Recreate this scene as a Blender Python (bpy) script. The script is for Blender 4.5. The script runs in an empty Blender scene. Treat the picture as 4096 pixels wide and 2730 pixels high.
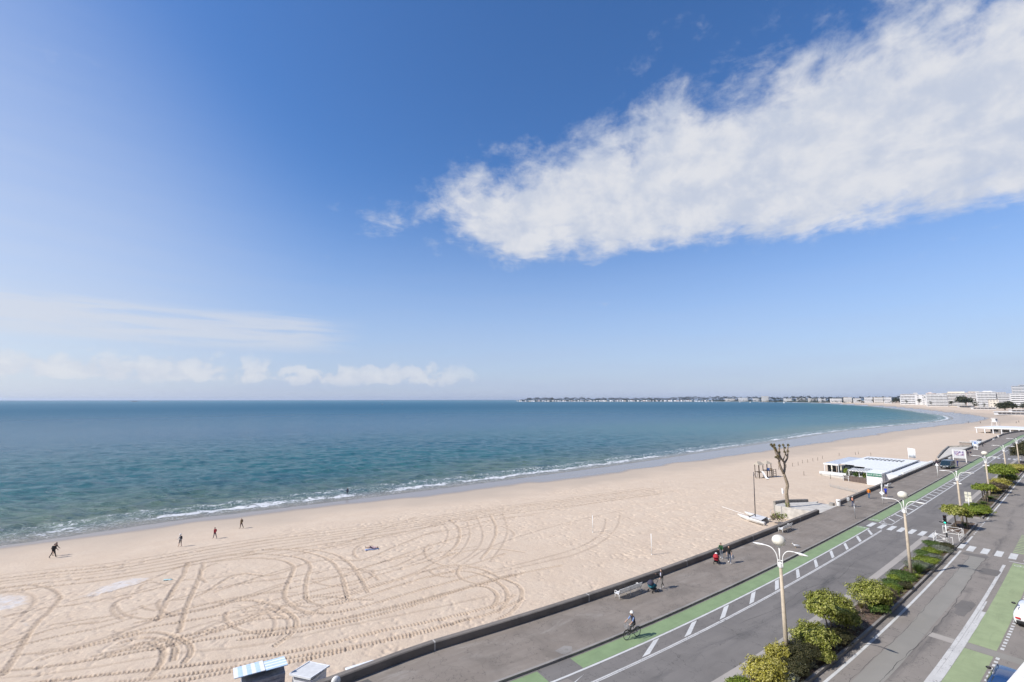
import bpy, bmesh, math, random
import numpy as np
from mathutils import Vector, Matrix
R = math.radians
rnd = random.Random(7)
scene = bpy.context.scene
COL = scene.collection

# ------------------------------------------------------------------ camera
H = 17.5                      # eye height above the promenade (z = 0)
FPX = 1820.0                  # focal length in pixels of the 4096 px wide photograph
TH = math.atan(234 / FPX)     # upward tilt
cam_d = bpy.data.cameras.new('camera')
cam_d.sensor_width = 36; cam_d.lens = 36 * FPX / 4096
cam_d.clip_start = 0.1; cam_d.clip_end = 80000
cam = bpy.data.objects.new('camera', cam_d); COL.objects.link(cam)
cam.location = (0, 0, H)
cam.rotation_euler = (math.pi / 2 + TH, R(0.06), 0)
scene.camera = cam

# ------------------------------------------------------------------ light
SUN_EL, SUN_SHADOW_AZ = 43.0, 70.5     # shadows fall towards 70.5 degrees from +Y to +X
sun_d = bpy.data.lights.new('sun', 'SUN'); sun_d.energy = 4.4; sun_d.angle = R(0.53); sun_d.color = (1.0, 0.955, 0.90)
sun = bpy.data.objects.new('sun', sun_d); COL.objects.link(sun)
vx, vy = math.sin(R(SUN_SHADOW_AZ)), math.cos(R(SUN_SHADOW_AZ))
ld = Vector((vx * math.cos(R(SUN_EL)), vy * math.cos(R(SUN_EL)), -math.sin(R(SUN_EL))))
sun.rotation_euler = ld.to_track_quat('-Z', 'Y').to_euler()
scene.view_settings.view_transform = 'Standard'; scene.view_settings.look = 'None'
scene.view_settings.gamma = 1; scene.view_settings.use_curve_mapping = False
scene.view_settings.exposure = 0.25
try:
    scene.cycles.use_denoising = True
    scene.cycles.max_bounces = 6; scene.cycles.diffuse_bounces = 2; scene.cycles.glossy_bounces = 3
    scene.cycles.transmission_bounces = 4; scene.cycles.transparent_max_bounces = 6
    scene.cycles.volume_bounces = 0
    scene.cycles.caustics_reflective = False; scene.cycles.caustics_refractive = False
except Exception:
    pass

class NT:
    """small helper to write node trees"""
    def __init__(s, tree): s.t = tree; s.n = tree.nodes; s.l = tree.links
    def new(s, typ, **kw):
        n = s.n.new(typ)
        for k, v in kw.items(): setattr(n, k, v)
        return n
    def put(s, sock, v):
        if v is None: return
        if isinstance(v, bpy.types.NodeSocket): s.l.new(v, sock)
        else: sock.default_value = v
    def m(s, op, a, b=None, c=None, clamp=False):
        n = s.new('ShaderNodeMath', operation=op, use_clamp=clamp)
        for i, v in enumerate((a, b, c)): s.put(n.inputs[i], v)
        return n.outputs[0]
    def vm(s, op, a, b=None, sc=None):
        n = s.new('ShaderNodeVectorMath', operation=op)
        s.put(n.inputs[0], a)
        if b is not None: s.put(n.inputs[1], b)
        if sc is not None: s.put(n.inputs['Scale'], sc)
        return n.outputs['Value' if op in ('LENGTH', 'DOT_PRODUCT', 'DISTANCE') else 'Vector']
    def ss(s, v, a, b, lo=0.0, hi=1.0):
        n = s.new('ShaderNodeMapRange', interpolation_type='SMOOTHSTEP', clamp=True)
        for i, x in enumerate((v, a, b, lo, hi)): s.put(n.inputs[i], x)
        return n.outputs[0]
    def noise(s, vec, scale, detail=4, rough=0.55, dist=0.0, out='Fac'):
        n = s.new('ShaderNodeTexNoise'); s.put(n.inputs['Vector'], vec)
        s.put(n.inputs['Scale'], scale); s.put(n.inputs['Detail'], detail); s.put(n.inputs['Roughness'], rough)
        s.put(n.inputs['Distortion'], dist)
        return n.outputs[out]
    def mix(s, f, a, b, blend='MIX'):
        n = s.new('ShaderNodeMix', data_type='RGBA', blend_type=blend)
        s.put(n.inputs[0], f); s.put(n.inputs[6], a if isinstance(a, bpy.types.NodeSocket) else c4(a))
        s.put(n.inputs[7], b if isinstance(b, bpy.types.NodeSocket) else c4(b))
        return n.outputs[2]
    def xyz(s, x, y, z):
        n = s.new('ShaderNodeCombineXYZ')
        for i, v in enumerate((x, y, z)): s.put(n.inputs[i], v)
        return n.outputs[0]
    def sep(s, v):
        n = s.new('ShaderNodeSeparateXYZ'); s.put(n.inputs[0], v); return n.outputs
def c4(c): return (*c, 1) if len(c) == 3 else tuple(c)

# ------------------------------------------------------------------ sky
world = bpy.data.worlds.new('World'); scene.world = world; world.use_nodes = True
w = NT(world.node_tree); w.n.clear()
sky = w.new('ShaderNodeTexSky', sky_type='NISHITA', sun_disc=False)
sky.sun_elevation = R(SUN_EL); sky.sun_rotation = R(SUN_SHADOW_AZ + 180)
sky.altitude = 0; sky.air_density = 1.0; sky.dust_density = 0.45; sky.ozone_density = 1.6
hs = w.new('ShaderNodeHueSaturation'); hs.inputs['Saturation'].default_value = 1.22; hs.inputs['Value'].default_value = 1.0
w.l.new(sky.outputs[0], hs.inputs['Color'])
tc = w.new('ShaderNodeTexCoord').outputs['Generated']
dirv = w.vm('NORMALIZE', tc)
dx, dy, dz = w.sep(dirv)
zc = w.m('MAXIMUM', dz, 0.03)
u = w.m('DIVIDE', dx, zc); v = w.m('DIVIDE', dy, zc)          # position on a flat cloud deck
uv = w.xyz(u, v, 0.0)
warp = w.noise(uv, 1.6, 4, 0.55, out='Color')
uvw = w.vm('ADD', uv, w.vm('SCALE', w.vm('SUBTRACT', warp, (0.5, 0.5, 0.5)), sc=0.30))
cdir = w.vm('ADD', w.vm('MULTIPLY', dirv, (1.0, 1.0, 1.35)), w.vm('SCALE', w.vm('SUBTRACT', warp, (0.5, 0.5, 0.5)), sc=0.05))
n1 = w.noise(cdir, 7.0, 10, 0.60, 0.1)
n1b = w.noise(w.vm('ADD', cdir, (5.3, 1.7, 0)), 19.0, 8, 0.60, 0.15)
n1s = w.noise(w.vm('ADD', cdir, (-0.030, -0.010, 0.03)), 7.0, 6, 0.60, 0.1)     # the same field a step towards the sun
m1 = w.m('ADD', w.m('MULTIPLY_ADD', u, 0.80, v), -1.93)        # front of the cloud bank
m2 = w.m('SUBTRACT', w.m('ADD', w.m('MULTIPLY_ADD', w.m('MAXIMUM', u, 0.2), -0.40, 3.66), w.m('MULTIPLY', w.m('MINIMUM', w.m('SUBTRACT', u, 0.5), 0.0), 0.34)), v)
da = w.ss(m1, -0.75, 0.75); db = w.ss(m2, -0.35, 1.15); dc = w.ss(u, -1.55, 0.1)
dens = w.m('MULTIPLY', w.m('MULTIPLY', da, db), dc)
n1p = w.noise(w.vm('MULTIPLY', uvw, (1.0, 0.8, 1.0)), 3.4, 9, 0.64, 0.3)                 # wisps drawn out along the deck
nn_ = w.m('ADD', w.m('ADD', w.m('MULTIPLY', w.m('SUBTRACT', n1, 0.5), 1.25), w.m('MULTIPLY', w.m('SUBTRACT', n1p, 0.5), 1.35)), w.m('MULTIPLY', w.m('SUBTRACT', n1b, 0.5), 1.05))
val = w.m('MULTIPLY_ADD', dens, 1.38, nn_)
al1 = w.m('MULTIPLY', w.ss(val, 0.30, 1.14), 0.96)
el = w.m('ARCSINE', dz); az = w.m('ARCTAN2', dx, dy)
# low cumulus heads far out over the sea
ae = w.xyz(w.m('MULTIPLY', az, 1.0), w.m('MULTIPLY', el, 1.2), 0.0)
n2 = w.noise(ae, 24.0, 8, 0.6, 0.15); n3 = w.noise(ae, 7.0, 2, 0.5)
win2 = w.m('MULTIPLY', w.ss(el, R(1.0), R(2.4)), w.ss(el, R(6.0), R(2.8)))
winaz = w.ss(az, R(2), R(-13))
v2 = w.m('ADD', w.m('ADD', w.m('MULTIPLY', n2, 1.0), w.m('MULTIPLY', n3, 0.75)), w.m('MULTIPLY', w.m('MULTIPLY', win2, winaz), 0.34))
al2 = w.m('MULTIPLY', w.m('MULTIPLY', w.ss(v2, 1.07, 1.20), win2), w.m('MULTIPLY', winaz, 0.72))
# thin layered veil above them
n4 = w.noise(w.xyz(w.m('MULTIPLY', az, 2.2), w.m('MULTIPLY', el, 26.0), 0.0), 2.4, 7, 0.62, 0.4)
win4 = w.m('MULTIPLY', w.m('MULTIPLY', w.ss(el, R(4.5), R(6.8)), w.ss(el, R(10.2), R(8.6))), w.ss(az, R(-17), R(-26)))
al4 = w.m('MULTIPLY', w.m('MULTIPLY', w.ss(w.m('ADD', n4, w.m('MULTIPLY', win4, 0.16)), 0.40, 0.70), win4), 0.62)
# haze: deep towards the sun side, shallow on the other
n5 = w.noise(w.xyz(w.m('MULTIPLY', az, 3.0), w.m('MULTIPLY', el, 30.0), 3.0), 1.6, 4, 0.55)
sun_side = w.vm('DOT_PRODUCT', dirv, (-math.sin(R(SUN_SHADOW_AZ)), -math.cos(R(SUN_SHADOW_AZ)), 0.0))
reach = w.ss(sun_side, 0.0, 0.78, R(31.0), R(84.0))
al5 = w.m('MULTIPLY', w.m('POWER', w.ss(w.m('DIVIDE', el, reach), 1.0, -0.12), 1.45), w.ss(n5, 0.1, 0.9, 0.84, 0.96))
hazec = w.mix(w.ss(sun_side, 0.0, 0.65), (3.95, 4.65, 6.4), (5.6, 6.05, 7.0))
skyc = w.mix(1.0, hs.outputs[0], (1.05, 1.18, 1.42), 'MULTIPLY')
lit = w.ss(w.m('ADD', w.m('SUBTRACT', n1s, n1), w.m('MULTIPLY', n1b, 0.30)), -0.02, 0.30)
ccol = w.mix(lit, (4.9, 5.35, 6.35), (6.55, 6.65, 7.0))
skyc = w.mix(al5, skyc, hazec)
skyc = w.mix(al4, skyc, (6.0, 6.2, 6.75))
skyc = w.mix(al2, skyc, w.mix(w.ss(n2, 0.4, 0.65), (5.7, 6.0, 6.7), (6.7, 6.8, 7.1)))
skyc = w.mix(al1, skyc, ccol)
bg = w.new('ShaderNodeBackground'); w.l.new(skyc, bg.inputs['Color']); bg.inputs['Strength'].default_value = 0.098
wo = w.new('ShaderNodeOutputWorld'); w.l.new(bg.outputs[0], wo.inputs['Surface'])

# ------------------------------------------------------------------ layout helpers
cT, sT = math.cos(TH), math.sin(TH)
def at(px, py, z=0.0):
    """point of the level z that the photograph shows at pixel px, py"""
    a = (px - 2048) / FPX; b = (1365 - py) / FPX
    d = (a, cT - b * sT, sT + b * cT); t = (z - H) / d[2]
    return Vector((d[0] * t, d[1] * t, z))
DS = 0.1
_s = -60 + np.arange(7200) * DS
_h = np.radians(51.4 + 8 * np.exp(-np.maximum(_s, 3) / 20) + np.where(_s > 305, np.minimum((_s - 305) * 0.22, 26), 0))
_X = np.cumsum(np.sin(_h)) * DS; _Y = np.cumsum(np.cos(_h)) * DS
_X += -0.92 - _X[600]; _Y += 30.88 - _Y[600]
def SI(s): return min(max(int(round((s + 60) / DS)), 0), 7199)
def head(s): return float(_h[SI(s)])
def S(s, d, z=0.0):
    """street coordinates: s metres along the promenade kerb, d metres to its right"""
    i = SI(s); h = _h[i]
    return Vector((_X[i] + d * math.cos(h), _Y[i] - d * math.sin(h), z))
def SDof(x, y):
    i = int(np.argmin((_X - x) ** 2 + (_Y - y) ** 2)); h = _h[i]
    return float(_s[i]), float((x - _X[i]) * math.cos(h) - (y - _Y[i]) * math.sin(h))
def rotz(s): return -head(s)             # local +Y runs along the street, local +X to its right
SEA = -4.4
_shore_px = [(0, 2184), (333, 2137), (666, 2086), (1012, 2046), (1400, 2000), (1800, 1951), (2150, 1905), (2500, 1859), (2900, 1799), (3078, 1774),
             (3318, 1735), (3518, 1712), (3700, 1697), (3790, 1686), (3822, 1677), (3790, 1664), (3725, 1656), (3637, 1642.4), (3518, 1628.5), (3400, 1622)]
shore = [at(*p, SEA) for p in _shore_px]
shore = [(p.x, p.y) for p in shore]
shore = [(shore[0][0] - 330, shore[0][1] - 215)] + shore
def far_pt(px, Y): return ((px - 2048) / FPX * Y, Y)
shore += [far_pt(3285, 2620), far_pt(3107, 3600), far_pt(2900, 4350), far_pt(2750, 4750), far_pt(2400, 4950), far_pt(2200, 5000), far_pt(2075, 5080)]
land_poly = shore + [far_pt(2062, 5400), far_pt(2300, 5900), (9000, 6500), (9000, -800), (-700, -800)]
def seg_dist(x, y, pts):
    best = np.full(x.shape, 1e12)
    for (ax, ay), (bx, by) in zip(pts[:-1], pts[1:]):
        ex, ey = bx - ax, by - ay; L = ex * ex + ey * ey
        t = np.clip(((x - ax) * ex + (y - ay) * ey) / L, 0, 1)
        best = np.minimum(best, (x - ax - t * ex) ** 2 + (y - ay - t * ey) ** 2)
    return np.sqrt(best)
def smooth_poly(pts, it=2):
    for _ in range(it):
        q = [pts[0]]
        for a, b in zip(pts[:-1], pts[1:]):
            q += [(a[0] * .75 + b[0] * .25, a[1] * .75 + b[1] * .25), (a[0] * .25 + b[0] * .75, a[1] * .25 + b[1] * .75)]
        pts = q + [pts[-1]]
    return pts
shore_s = smooth_poly(shore, 1)
land_s = shore_s + land_poly[len(shore):]
def shore_sd(x, y):
    """distance to the waterline, positive on land"""
    x = np.asarray(x, float); y = np.asarray(y, float)
    d = seg_dist(x, y, shore_s + land_poly[len(shore):len(shore) + 3])
    ins = np.zeros(x.shape, bool)
    P = land_s + [land_s[0]]
    for (ax, ay), (bx, by) in zip(P[:-1], P[1:]):
        if ay == by: continue
        c = (ay > y) != (by > y)
        ins ^= c & (x < (bx - ax) * (y - ay) / (by - ay) + ax)
    return np.where(ins, d, -d)
def beach_z_sd(sd): return np.where(sd > 0, np.minimum(SEA + 0.043 * sd, -1.85), np.maximum(SEA + 0.05 * sd, -7.0))
def beach_z(x, y): return float(beach_z_sd(shore_sd(np.array([x]), np.array([y])))[0])
def sand(px, py):
    """point of the beach at a pixel"""
    z = -2.5
    for _ in range(6):
        p = at(px, py, z); z = 0.5 * z + 0.5 * beach_z(p.x, p.y)
    p = at(px, py, z); p.z = beach_z(p.x, p.y)
    return p
def smooth_path(pts, step):
    """Catmull-Rom through pts, resampled"""
    P = [np.array(p, float) for p in pts]; P = [2 * P[0] - P[1]] + P + [2 * P[-1] - P[-2]]
    out = []
    for i in range(1, len(P) - 2):
        for t in np.linspace(0, 1, 14, endpoint=False):
            a, b, c, d = P[i - 1:i + 3]
            out.append(0.5 * ((2 * b) + (-a + c) * t + (2 * a - 5 * b + 4 * c - d) * t * t + (-a + 3 * b - 3 * c + d) * t ** 3))
    out.append(P[-2]); out = np.array(out)
    L = np.concatenate([[0], np.cumsum(np.linalg.norm(np.diff(out, axis=0), axis=1))])
    q = np.arange(0, L[-1], step)
    return np.stack([np.interp(q, L, out[:, k]) for k in range(out.shape[1])], 1)

# ------------------------------------------------------------------ mesh helpers
class MB:
    def __init__(s): s.v = []; s.f = []; s.uv = None
    def add(s, vs, fs):
        o = len(s.v); s.v += [tuple(p) for p in vs]; s.f += [tuple(i + o for i in f) for f in fs]; return s
    def box(s, c, size, rz=0.0, rx=0.0, ry=0.0, taper=1.0):
        hx, hy, hz = size[0] / 2, size[1] / 2, size[2] / 2
        M = Matrix.Rotation(rz, 3, 'Z') @ Matrix.Rotation(ry, 3, 'Y') @ Matrix.Rotation(rx, 3, 'X')
        vs = []
        for z in (-hz, hz):
            k = taper if z > 0 else 1.0
            for x, y in ((-hx, -hy), (hx, -hy), (hx, hy), (-hx, hy)):
                vs.append(M @ Vector((x * k, y * k, z)) + Vector(c))
        return s.add(vs, [(0, 3, 2, 1), (4, 5, 6, 7), (0, 1, 5, 4), (1, 2, 6, 5), (2, 3, 7, 6), (3, 0, 4, 7)])
    def tube(s, pts, r, n=8, cap=True):
        pts = [Vector(p) for p in pts]; k = len(pts)
        rs = list(r) if hasattr(r, '__len__') else [r] * k
        vs = []; up = None
        for i, p in enumerate(pts):
            t = (pts[min(i + 1, k - 1)] - pts[max(i - 1, 0)]).normalized()
            if up is None: up = Vector((0, 0, 1)) if abs(t.z) < 0.9 else Vector((1, 0, 0))
            a = t.cross(up)
            if a.length < 1e-4: a = t.cross(Vector((0, 1, 0)))
            a.normalize(); b = a.cross(t).normalized(); up = b
            for j in range(n):
                g = 2 * math.pi * j / n
                vs.append(p + (a * math.cos(g) + b * math.sin(g)) * rs[i])
        fs = [(i * n + j, i * n + (j + 1) % n, (i + 1) * n + (j + 1) % n, (i + 1) * n + j) for i in range(k - 1) for j in range(n)]
        if cap: fs += [tuple(range(n))[::-1], tuple((k - 1) * n + j for j in range(n))]
        return s.add(vs, fs)
    def lathe(s, prof, c=(0, 0, 0), n=16, sx=1.0, sy=1.0):
        k = len(prof); vs = []
        for r, z in prof:
            for j in range(n):
                g = 2 * math.pi * j / n
                vs.append((c[0] + r * math.cos(g) * sx, c[1] + r * math.sin(g) * sy, c[2] + z))
        fs = [(i * n + j, i * n + (j + 1) % n, (i + 1) * n + (j + 1) % n, (i + 1) * n + j) for i in range(k - 1) for j in range(n)]
        fs += [tuple(range(n))[::-1], tuple((k - 1) * n + j for j in range(n))]
        return s.add(vs, fs)
    def ball(s, c, r, n=12, m=8):
        r = r if hasattr(r, '__len__') else (r, r, r)
        prof = [(max(math.sin(math.pi * i / m), 0.02), -math.cos(math.pi * i / m)) for i in range(m + 1)]
        vs0 = len(s.v); s.lathe(prof, (0, 0, 0), n)
        for i in range(vs0, len(s.v)):
            x, y, z = s.v[i]; s.v[i] = (c[0] + x * r[0], c[1] + y * r[1], c[2] + z * r[2])
        return s
    def prism(s, poly, z0, z1):
        n = len(poly)
        vs = [(p[0], p[1], z0) for p in poly] + [(p[0], p[1], z1) for p in poly]
        return s.add(vs, [tuple(range(n))[::-1], tuple(range(n, 2 * n))] + [(i, (i + 1) % n, n + (i + 1) % n, n + i) for i in range(n)])
    def ring(s, c, R0, r, axis='X', n=28, m=8, a0=0.0, a1=2 * math.pi):
        vs = []; full = abs(a1 - a0 - 2 * math.pi) < 1e-6; cnt = n if full else n + 1
        for i in range(cnt):
            g = a0 + (a1 - a0) * i / n
            for j in range(m):
                q = 2 * math.pi * j / m; rr = R0 + r * math.cos(q); o = r * math.sin(q)
                x, y = rr * math.cos(g), rr * math.sin(g)
                p = (o, x, y) if axis == 'X' else ((x, o, y) if axis == 'Y' else (x, y, o))
                vs.append((c[0] + p[0], c[1] + p[1], c[2] + p[2]))
        k = cnt if full else cnt - 1
        return s.add(vs, [(i * m + j, i * m + (j + 1) % m, ((i + 1) % cnt) * m + (j + 1) % m, ((i + 1) % cnt) * m + j) for i in range(k) for j in range(m)])
    def mesh(s, name, smooth=False):
        me = bpy.data.meshes.new(name); me.from_pydata(s.v, [], s.f); me.update()
        if s.uv is not None:
            l = me.uv_layers.new(name='UVMap')
            idx = np.zeros(len(me.loops), np.int32); me.loops.foreach_get('vertex_index', idx)
            l.data.foreach_set('uv', np.asarray(s.uv, np.float32)[idx].ravel())
        if smooth: me.polygons.foreach_set('use_smooth', [True] * len(me.polygons))
        return me
    def build(s, name, mat, parent=None, smooth=False, loc=None, rz=None):
        return link(name, s.mesh(name, smooth), mat, parent, loc, rz)
def link(name, me, mat=None, parent=None, loc=None, rz=None):
    o = bpy.data.objects.new(name, me); COL.objects.link(o)
    if mat is not None and me is not None and len(me.materials) == 0: me.materials.append(mat)
    if parent is not None: o.parent = parent
    if loc is not None: o.location = loc
    if rz is not None: o.rotation_euler = (0, 0, rz)
    return o
def tag(o, label, cat, group=None):
    o['label'] = label; o['category'] = cat
    if group: o['group'] = group
    return o
def thing(name, label, cat, loc=(0, 0, 0), rz=0.0, group=None):
    return tag(link(name, None, loc=loc, rz=rz), label, cat, group)
def struct(o): o['kind'] = 'structure'; return o
def box_part(name, mat, parent, c, size, rz=0.0, rx=0.0, ry=0.0, taper=1.0):
    return MB().box(c, size, rz, rx, ry, taper).build(name, mat, parent)
def bevel(o, w=0.02, seg=1):
    m = o.modifiers.new('bevel', 'BEVEL'); m.width = w; m.segments = seg; m.limit_method = 'ANGLE'; return o
def copy_tree(o, parent=None):
    c = o.copy(); COL.objects.link(c); c.parent = parent
    for ch in list(o.children): copy_tree(ch, c)
    return c

# ------------------------------------------------------------------ materials
MATS = {}
def M(name, col=None, rough=0.75, var=0.12, scale=6.0, bump=0.0, bscale=None, metal=0.0, spec=0.35, col2=None, coord='pos', emit=None, detail=5, coat=0.0, trans=0.0):
    if name in MATS: return MATS[name]
    m = bpy.data.materials.new(name); m.use_nodes = True; t = NT(m.node_tree)
    b = t.n['Principled BSDF']
    vec = t.new('ShaderNodeNewGeometry').outputs['Position'] if coord == 'pos' else t.new('ShaderNodeTexCoord').outputs['UV' if coord == 'uv' else 'Object']
    if col2 is None: col2 = tuple(c * (1 - var) for c in col); colA = tuple(min(c * (1 + var), 1) for c in col)
    else: colA = col
    n = t.noise(vec, scale, detail, 0.6)
    cc = t.mix(t.ss(n, 0.3, 0.7), colA, col2)
    t.l.new(cc, b.inputs['Base Color'])
    b.inputs['Roughness'].default_value = rough; b.inputs['Metallic'].default_value = metal
    b.inputs['Specular IOR Level'].default_value = spec; b.inputs['Coat Weight'].default_value = coat
    if trans: b.inputs['Transmission Weight'].default_value = trans
    if bump:
        bn = t.new('ShaderNodeBump'); bn.inputs['Strength'].default_value = bump; bn.inputs['Distance'].default_value = 0.05
        t.l.new(t.noise(vec, bscale or scale * 4, 4, 0.6), bn.inputs['Height']); t.l.new(bn.outputs[0], b.inputs['Normal'])
    if emit:
        b.inputs['Emission Color'].default_value = c4(emit[0]); b.inputs['Emission Strength'].default_value = emit[1]
    MATS[name] = m
    return m

WHITE = M('white_paint_metal', (0.78, 0.77, 0.74), 0.45, 0.05, 3)
WHITEW = M('white_painted_wood', (0.80, 0.79, 0.76), 0.6, 0.06, 4)
CREAM = M('cream_glass_globe', (0.74, 0.70, 0.60), 0.3, 0.08, 3)
CONC = M('weathered_concrete', (0.30, 0.28, 0.25), 0.9, 0.25, 1.5, 0.3)
CONCL = M('pale_concrete', (0.50, 0.47, 0.42), 0.9, 0.15, 1.2, 0.2)
BLACK = M('black_plastic', (0.02, 0.02, 0.022), 0.45, 0.2, 4)
RUBBER = M('rubber', (0.025, 0.025, 0.025), 0.8, 0.2, 4)
STEEL = M('galvanised_steel', (0.45, 0.46, 0.47), 0.4, 0.1, 4, metal=0.7)
DARKW = M('dark_timber', (0.10, 0.075, 0.055), 0.8, 0.3, 5)
BROWN = M('brown_screen', (0.13, 0.10, 0.085), 0.85, 0.15, 3)
GLASS = M('dark_window_glass', (0.03, 0.04, 0.05), 0.06, 0.2, 2, spec=0.6)
STONEP = M('lamp_post_concrete', (0.50, 0.42, 0.32), 0.85, 0.12, 3, 0.15)
BARK = M('bark', (0.38, 0.31, 0.23), 0.95, 0.35, 4, 0.9, 12, col2=(0.19, 0.15, 0.105))

# ------------------------------------------------------------------ beach
nrng = np.random.default_rng(5)
_lat = nrng.random((512, 512))
def vnoise(x, y, ox=0, oy=0):
    xi = np.floor(x).astype(int); yi = np.floor(y).astype(int); fx = x - xi; fy = y - yi
    fx = fx * fx * (3 - 2 * fx); fy = fy * fy * (3 - 2 * fy)
    g = lambda a, b: _lat[(a + ox) & 511, (b + oy) & 511]
    return (g(xi, yi) * (1 - fx) + g(xi + 1, yi) * fx) * (1 - fy) + (g(xi, yi + 1) * (1 - fx) + g(xi + 1, yi + 1) * fx) * fy
def sstep(x, a, b):
    t = np.clip((x - a) / (b - a), 0, 1); return t * t * (3 - 2 * t)
wall_line = [tuple(S(s, -5.65).xy) for s in list(np.arange(-55, 40, 4)) + list(np.arange(40, 320, 12)) + [330, 345, 360, 400, 450, 520, 600]]
def right_of_wall(x, y):
    best = np.full(x.shape, 1e12); side = np.zeros(x.shape)
    for (ax, ay), (bx, by) in zip(wall_line[:-1], wall_line[1:]):
        ex, ey = bx - ax, by - ay; L = ex * ex + ey * ey
        t = np.clip(((x - ax) * ex + (y - ay) * ey) / L, 0, 1)
        d = (x - ax - t * ex) ** 2 + (y - ay - t * ey) ** 2
        c = (x - ax) * ey - (y - ay) * ex
        k = d < best; best = np.where(k, d, best); side = np.where(k, np.sign(c), side)
    return np.sqrt(best) * side
def grid_mesh(name, V, ok, attrs, mat):
    """V (rows, cols, 3); faces kept where all four corners are ok"""
    nr, nc = V.shape[:2]
    idx = np.arange(nr * nc).reshape(nr, nc)
    q = np.stack([idx[:-1, :-1], idx[:-1, 1:], idx[1:, 1:], idx[1:, :-1]], -1).reshape(-1, 4)
    okf = ok.ravel(); q = q[okf[q].all(1)]
    used = np.unique(q); remap = np.zeros(nr * nc, np.int64); remap[used] = np.arange(len(used)); q = remap[q]
    me = bpy.data.meshes.new(name); nv, nf = len(used), len(q)
    me.vertices.add(nv); me.vertices.foreach_set('co', V.reshape(-1, 3)[used].astype(np.float32).ravel())
    me.loops.add(nf * 4); me.loops.foreach_set('vertex_index', q[:, ::-1].astype(np.int32).ravel())
    me.polygons.add(nf); me.polygons.foreach_set('loop_start', (np.arange(nf) * 4).astype(np.int32))
    try: me.polygons.foreach_set('loop_total', np.full(nf, 4, np.int32))
    except Exception: pass
    me.polygons.foreach_set('use_smooth', np.ones(nf, bool))
    me.update(calc_edges=True)
    for k, a in attrs.items():
        at_ = me.attributes.new(k, 'FLOAT', 'POINT'); at_.data.foreach_set('value', a.ravel()[used].astype(np.float32))
    return struct(link(name, me, mat))

AZ0, AZ1, NC = R(-60), R(60), 1020
R0, DR, NRN = 24.0, 0.10, 900
rn = R0 + np.arange(NRN) * DR
rf = 1 / np.linspace(1 / rn[-1], 1 / 7000.0, 150)[1:]
rr = np.concatenate([rn, rf]); aa = np.linspace(AZ0, AZ1, NC)
RR, AA = np.meshgrid(rr, aa, indexing='ij')
BX, BY = RR * np.sin(AA), RR * np.cos(AA)
BSD = shore_sd(BX, BY); BZ = beach_z_sd(BSD)
ROW = right_of_wall(BX, BY)
near = RR < 125
dry = sstep(BSD + 6 * (vnoise(BX / 9, BY / 9) - .5), 17, 27)
lum = vnoise(BX / .52, BY / .52) * .55 + vnoise(BX / .27, BY / .27, 40, 9) * .45
pits = np.clip(0.40 - lum, 0, 1) * 4
patch = sstep(vnoise(BX / 5, BY / 5, 77, 3) * .6 + vnoise(BX / 1.7, BY / 1.7, 20, 60) * .4, .25, .65)
BZ = BZ + near * (dry * (.25 + .75 * patch) * (0.075 * (lum - .5) - 0.075 * np.clip(pits, 0, 1)) + 0.05 * (vnoise(BX / 3.5, BY / 3.5, 11, 5) - .5) * dry + 0.012 * (vnoise(BX / 1.1, BY / 1.1, 31, 2) - .5))
# ripples by the wall where the sand lies deep and trodden
TURN = np.zeros_like(BX)
def stamp(path, kind='lug', wdt=0.27, depth=1.0):
    """press a wheel rut into the sand; path = sampled points (x, y)"""
    n = len(path); u0 = 0.0
    for i in range(n - 1):
        ax, ay = path[i]; bx, by = path[i + 1]; ex, ey = bx - ax, by - ay; L = math.hypot(ex, ey)
        if L < 1e-6: continue
        ex /= L; ey /= L; pad = wdt + .25
        r_ = math.hypot(ax, ay); a_ = math.atan2(ax, ay)
        i0 = int((r_ - L - pad - R0) / DR); i1 = int((r_ + L + pad - R0) / DR) + 2
        da = (L + pad) / max(r_, 1)
        j0 = int((a_ - da - AZ0) / (AZ1 - AZ0) * (NC - 1)); j1 = int((a_ + da - AZ0) / (AZ1 - AZ0) * (NC - 1)) + 2
        i0, i1, j0, j1 = max(i0, 0), min(i1, NRN), max(j0, 0), min(j1, NC)
        if i0 >= i1 or j0 >= j1: u0 += L; continue
        x, y = BX[i0:i1, j0:j1] - ax, BY[i0:i1, j0:j1] - ay
        t = x * ex + y * ey; vv = x * ey - y * ex
        k = (t >= 0) & (t < L) & (np.abs(vv) < pad)
        if k.any():
            inn = sstep(wdt - np.abs(vv), 0, .06); berm = np.exp(-((np.abs(vv) - wdt - .06) / .07) ** 2)
            z = -0.036 * inn + .020 * berm * (.3 + 1.4 * vnoise(BX[i0:i1, j0:j1] / .8, BY[i0:i1, j0:j1] / .8, 14, 8))
            if kind == 'lug':
                ph = (u0 + t) / 0.30 + np.abs(vv) * 1.5
                fr = ph - np.floor(ph)
                z = z + inn * (0.10 * sstep(fr, .34, .46) * sstep(1 - fr, .0, .14) - .06)
            sub = BZ[i0:i1, j0:j1]; sub[k] += (z * (.65 + 1.0 * vnoise(BX[i0:i1, j0:j1] / 2.3, BY[i0:i1, j0:j1] / 2.3, 90, 41)))[k] * depth
            sub = TURN[i0:i1, j0:j1]; sub[k] = np.maximum(sub[k], (inn * (0.55 + .45 * (fr < .40) if kind == 'lug' else .6))[k])
        u0 += L
def track(pts, kind='lug', wdt=0.27, depth=1.0):
    P = [sand(*p) for p in pts]
    stamp(smooth_path([(p.x, p.y) for p in P], 0.25), kind, wdt, depth)
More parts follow.
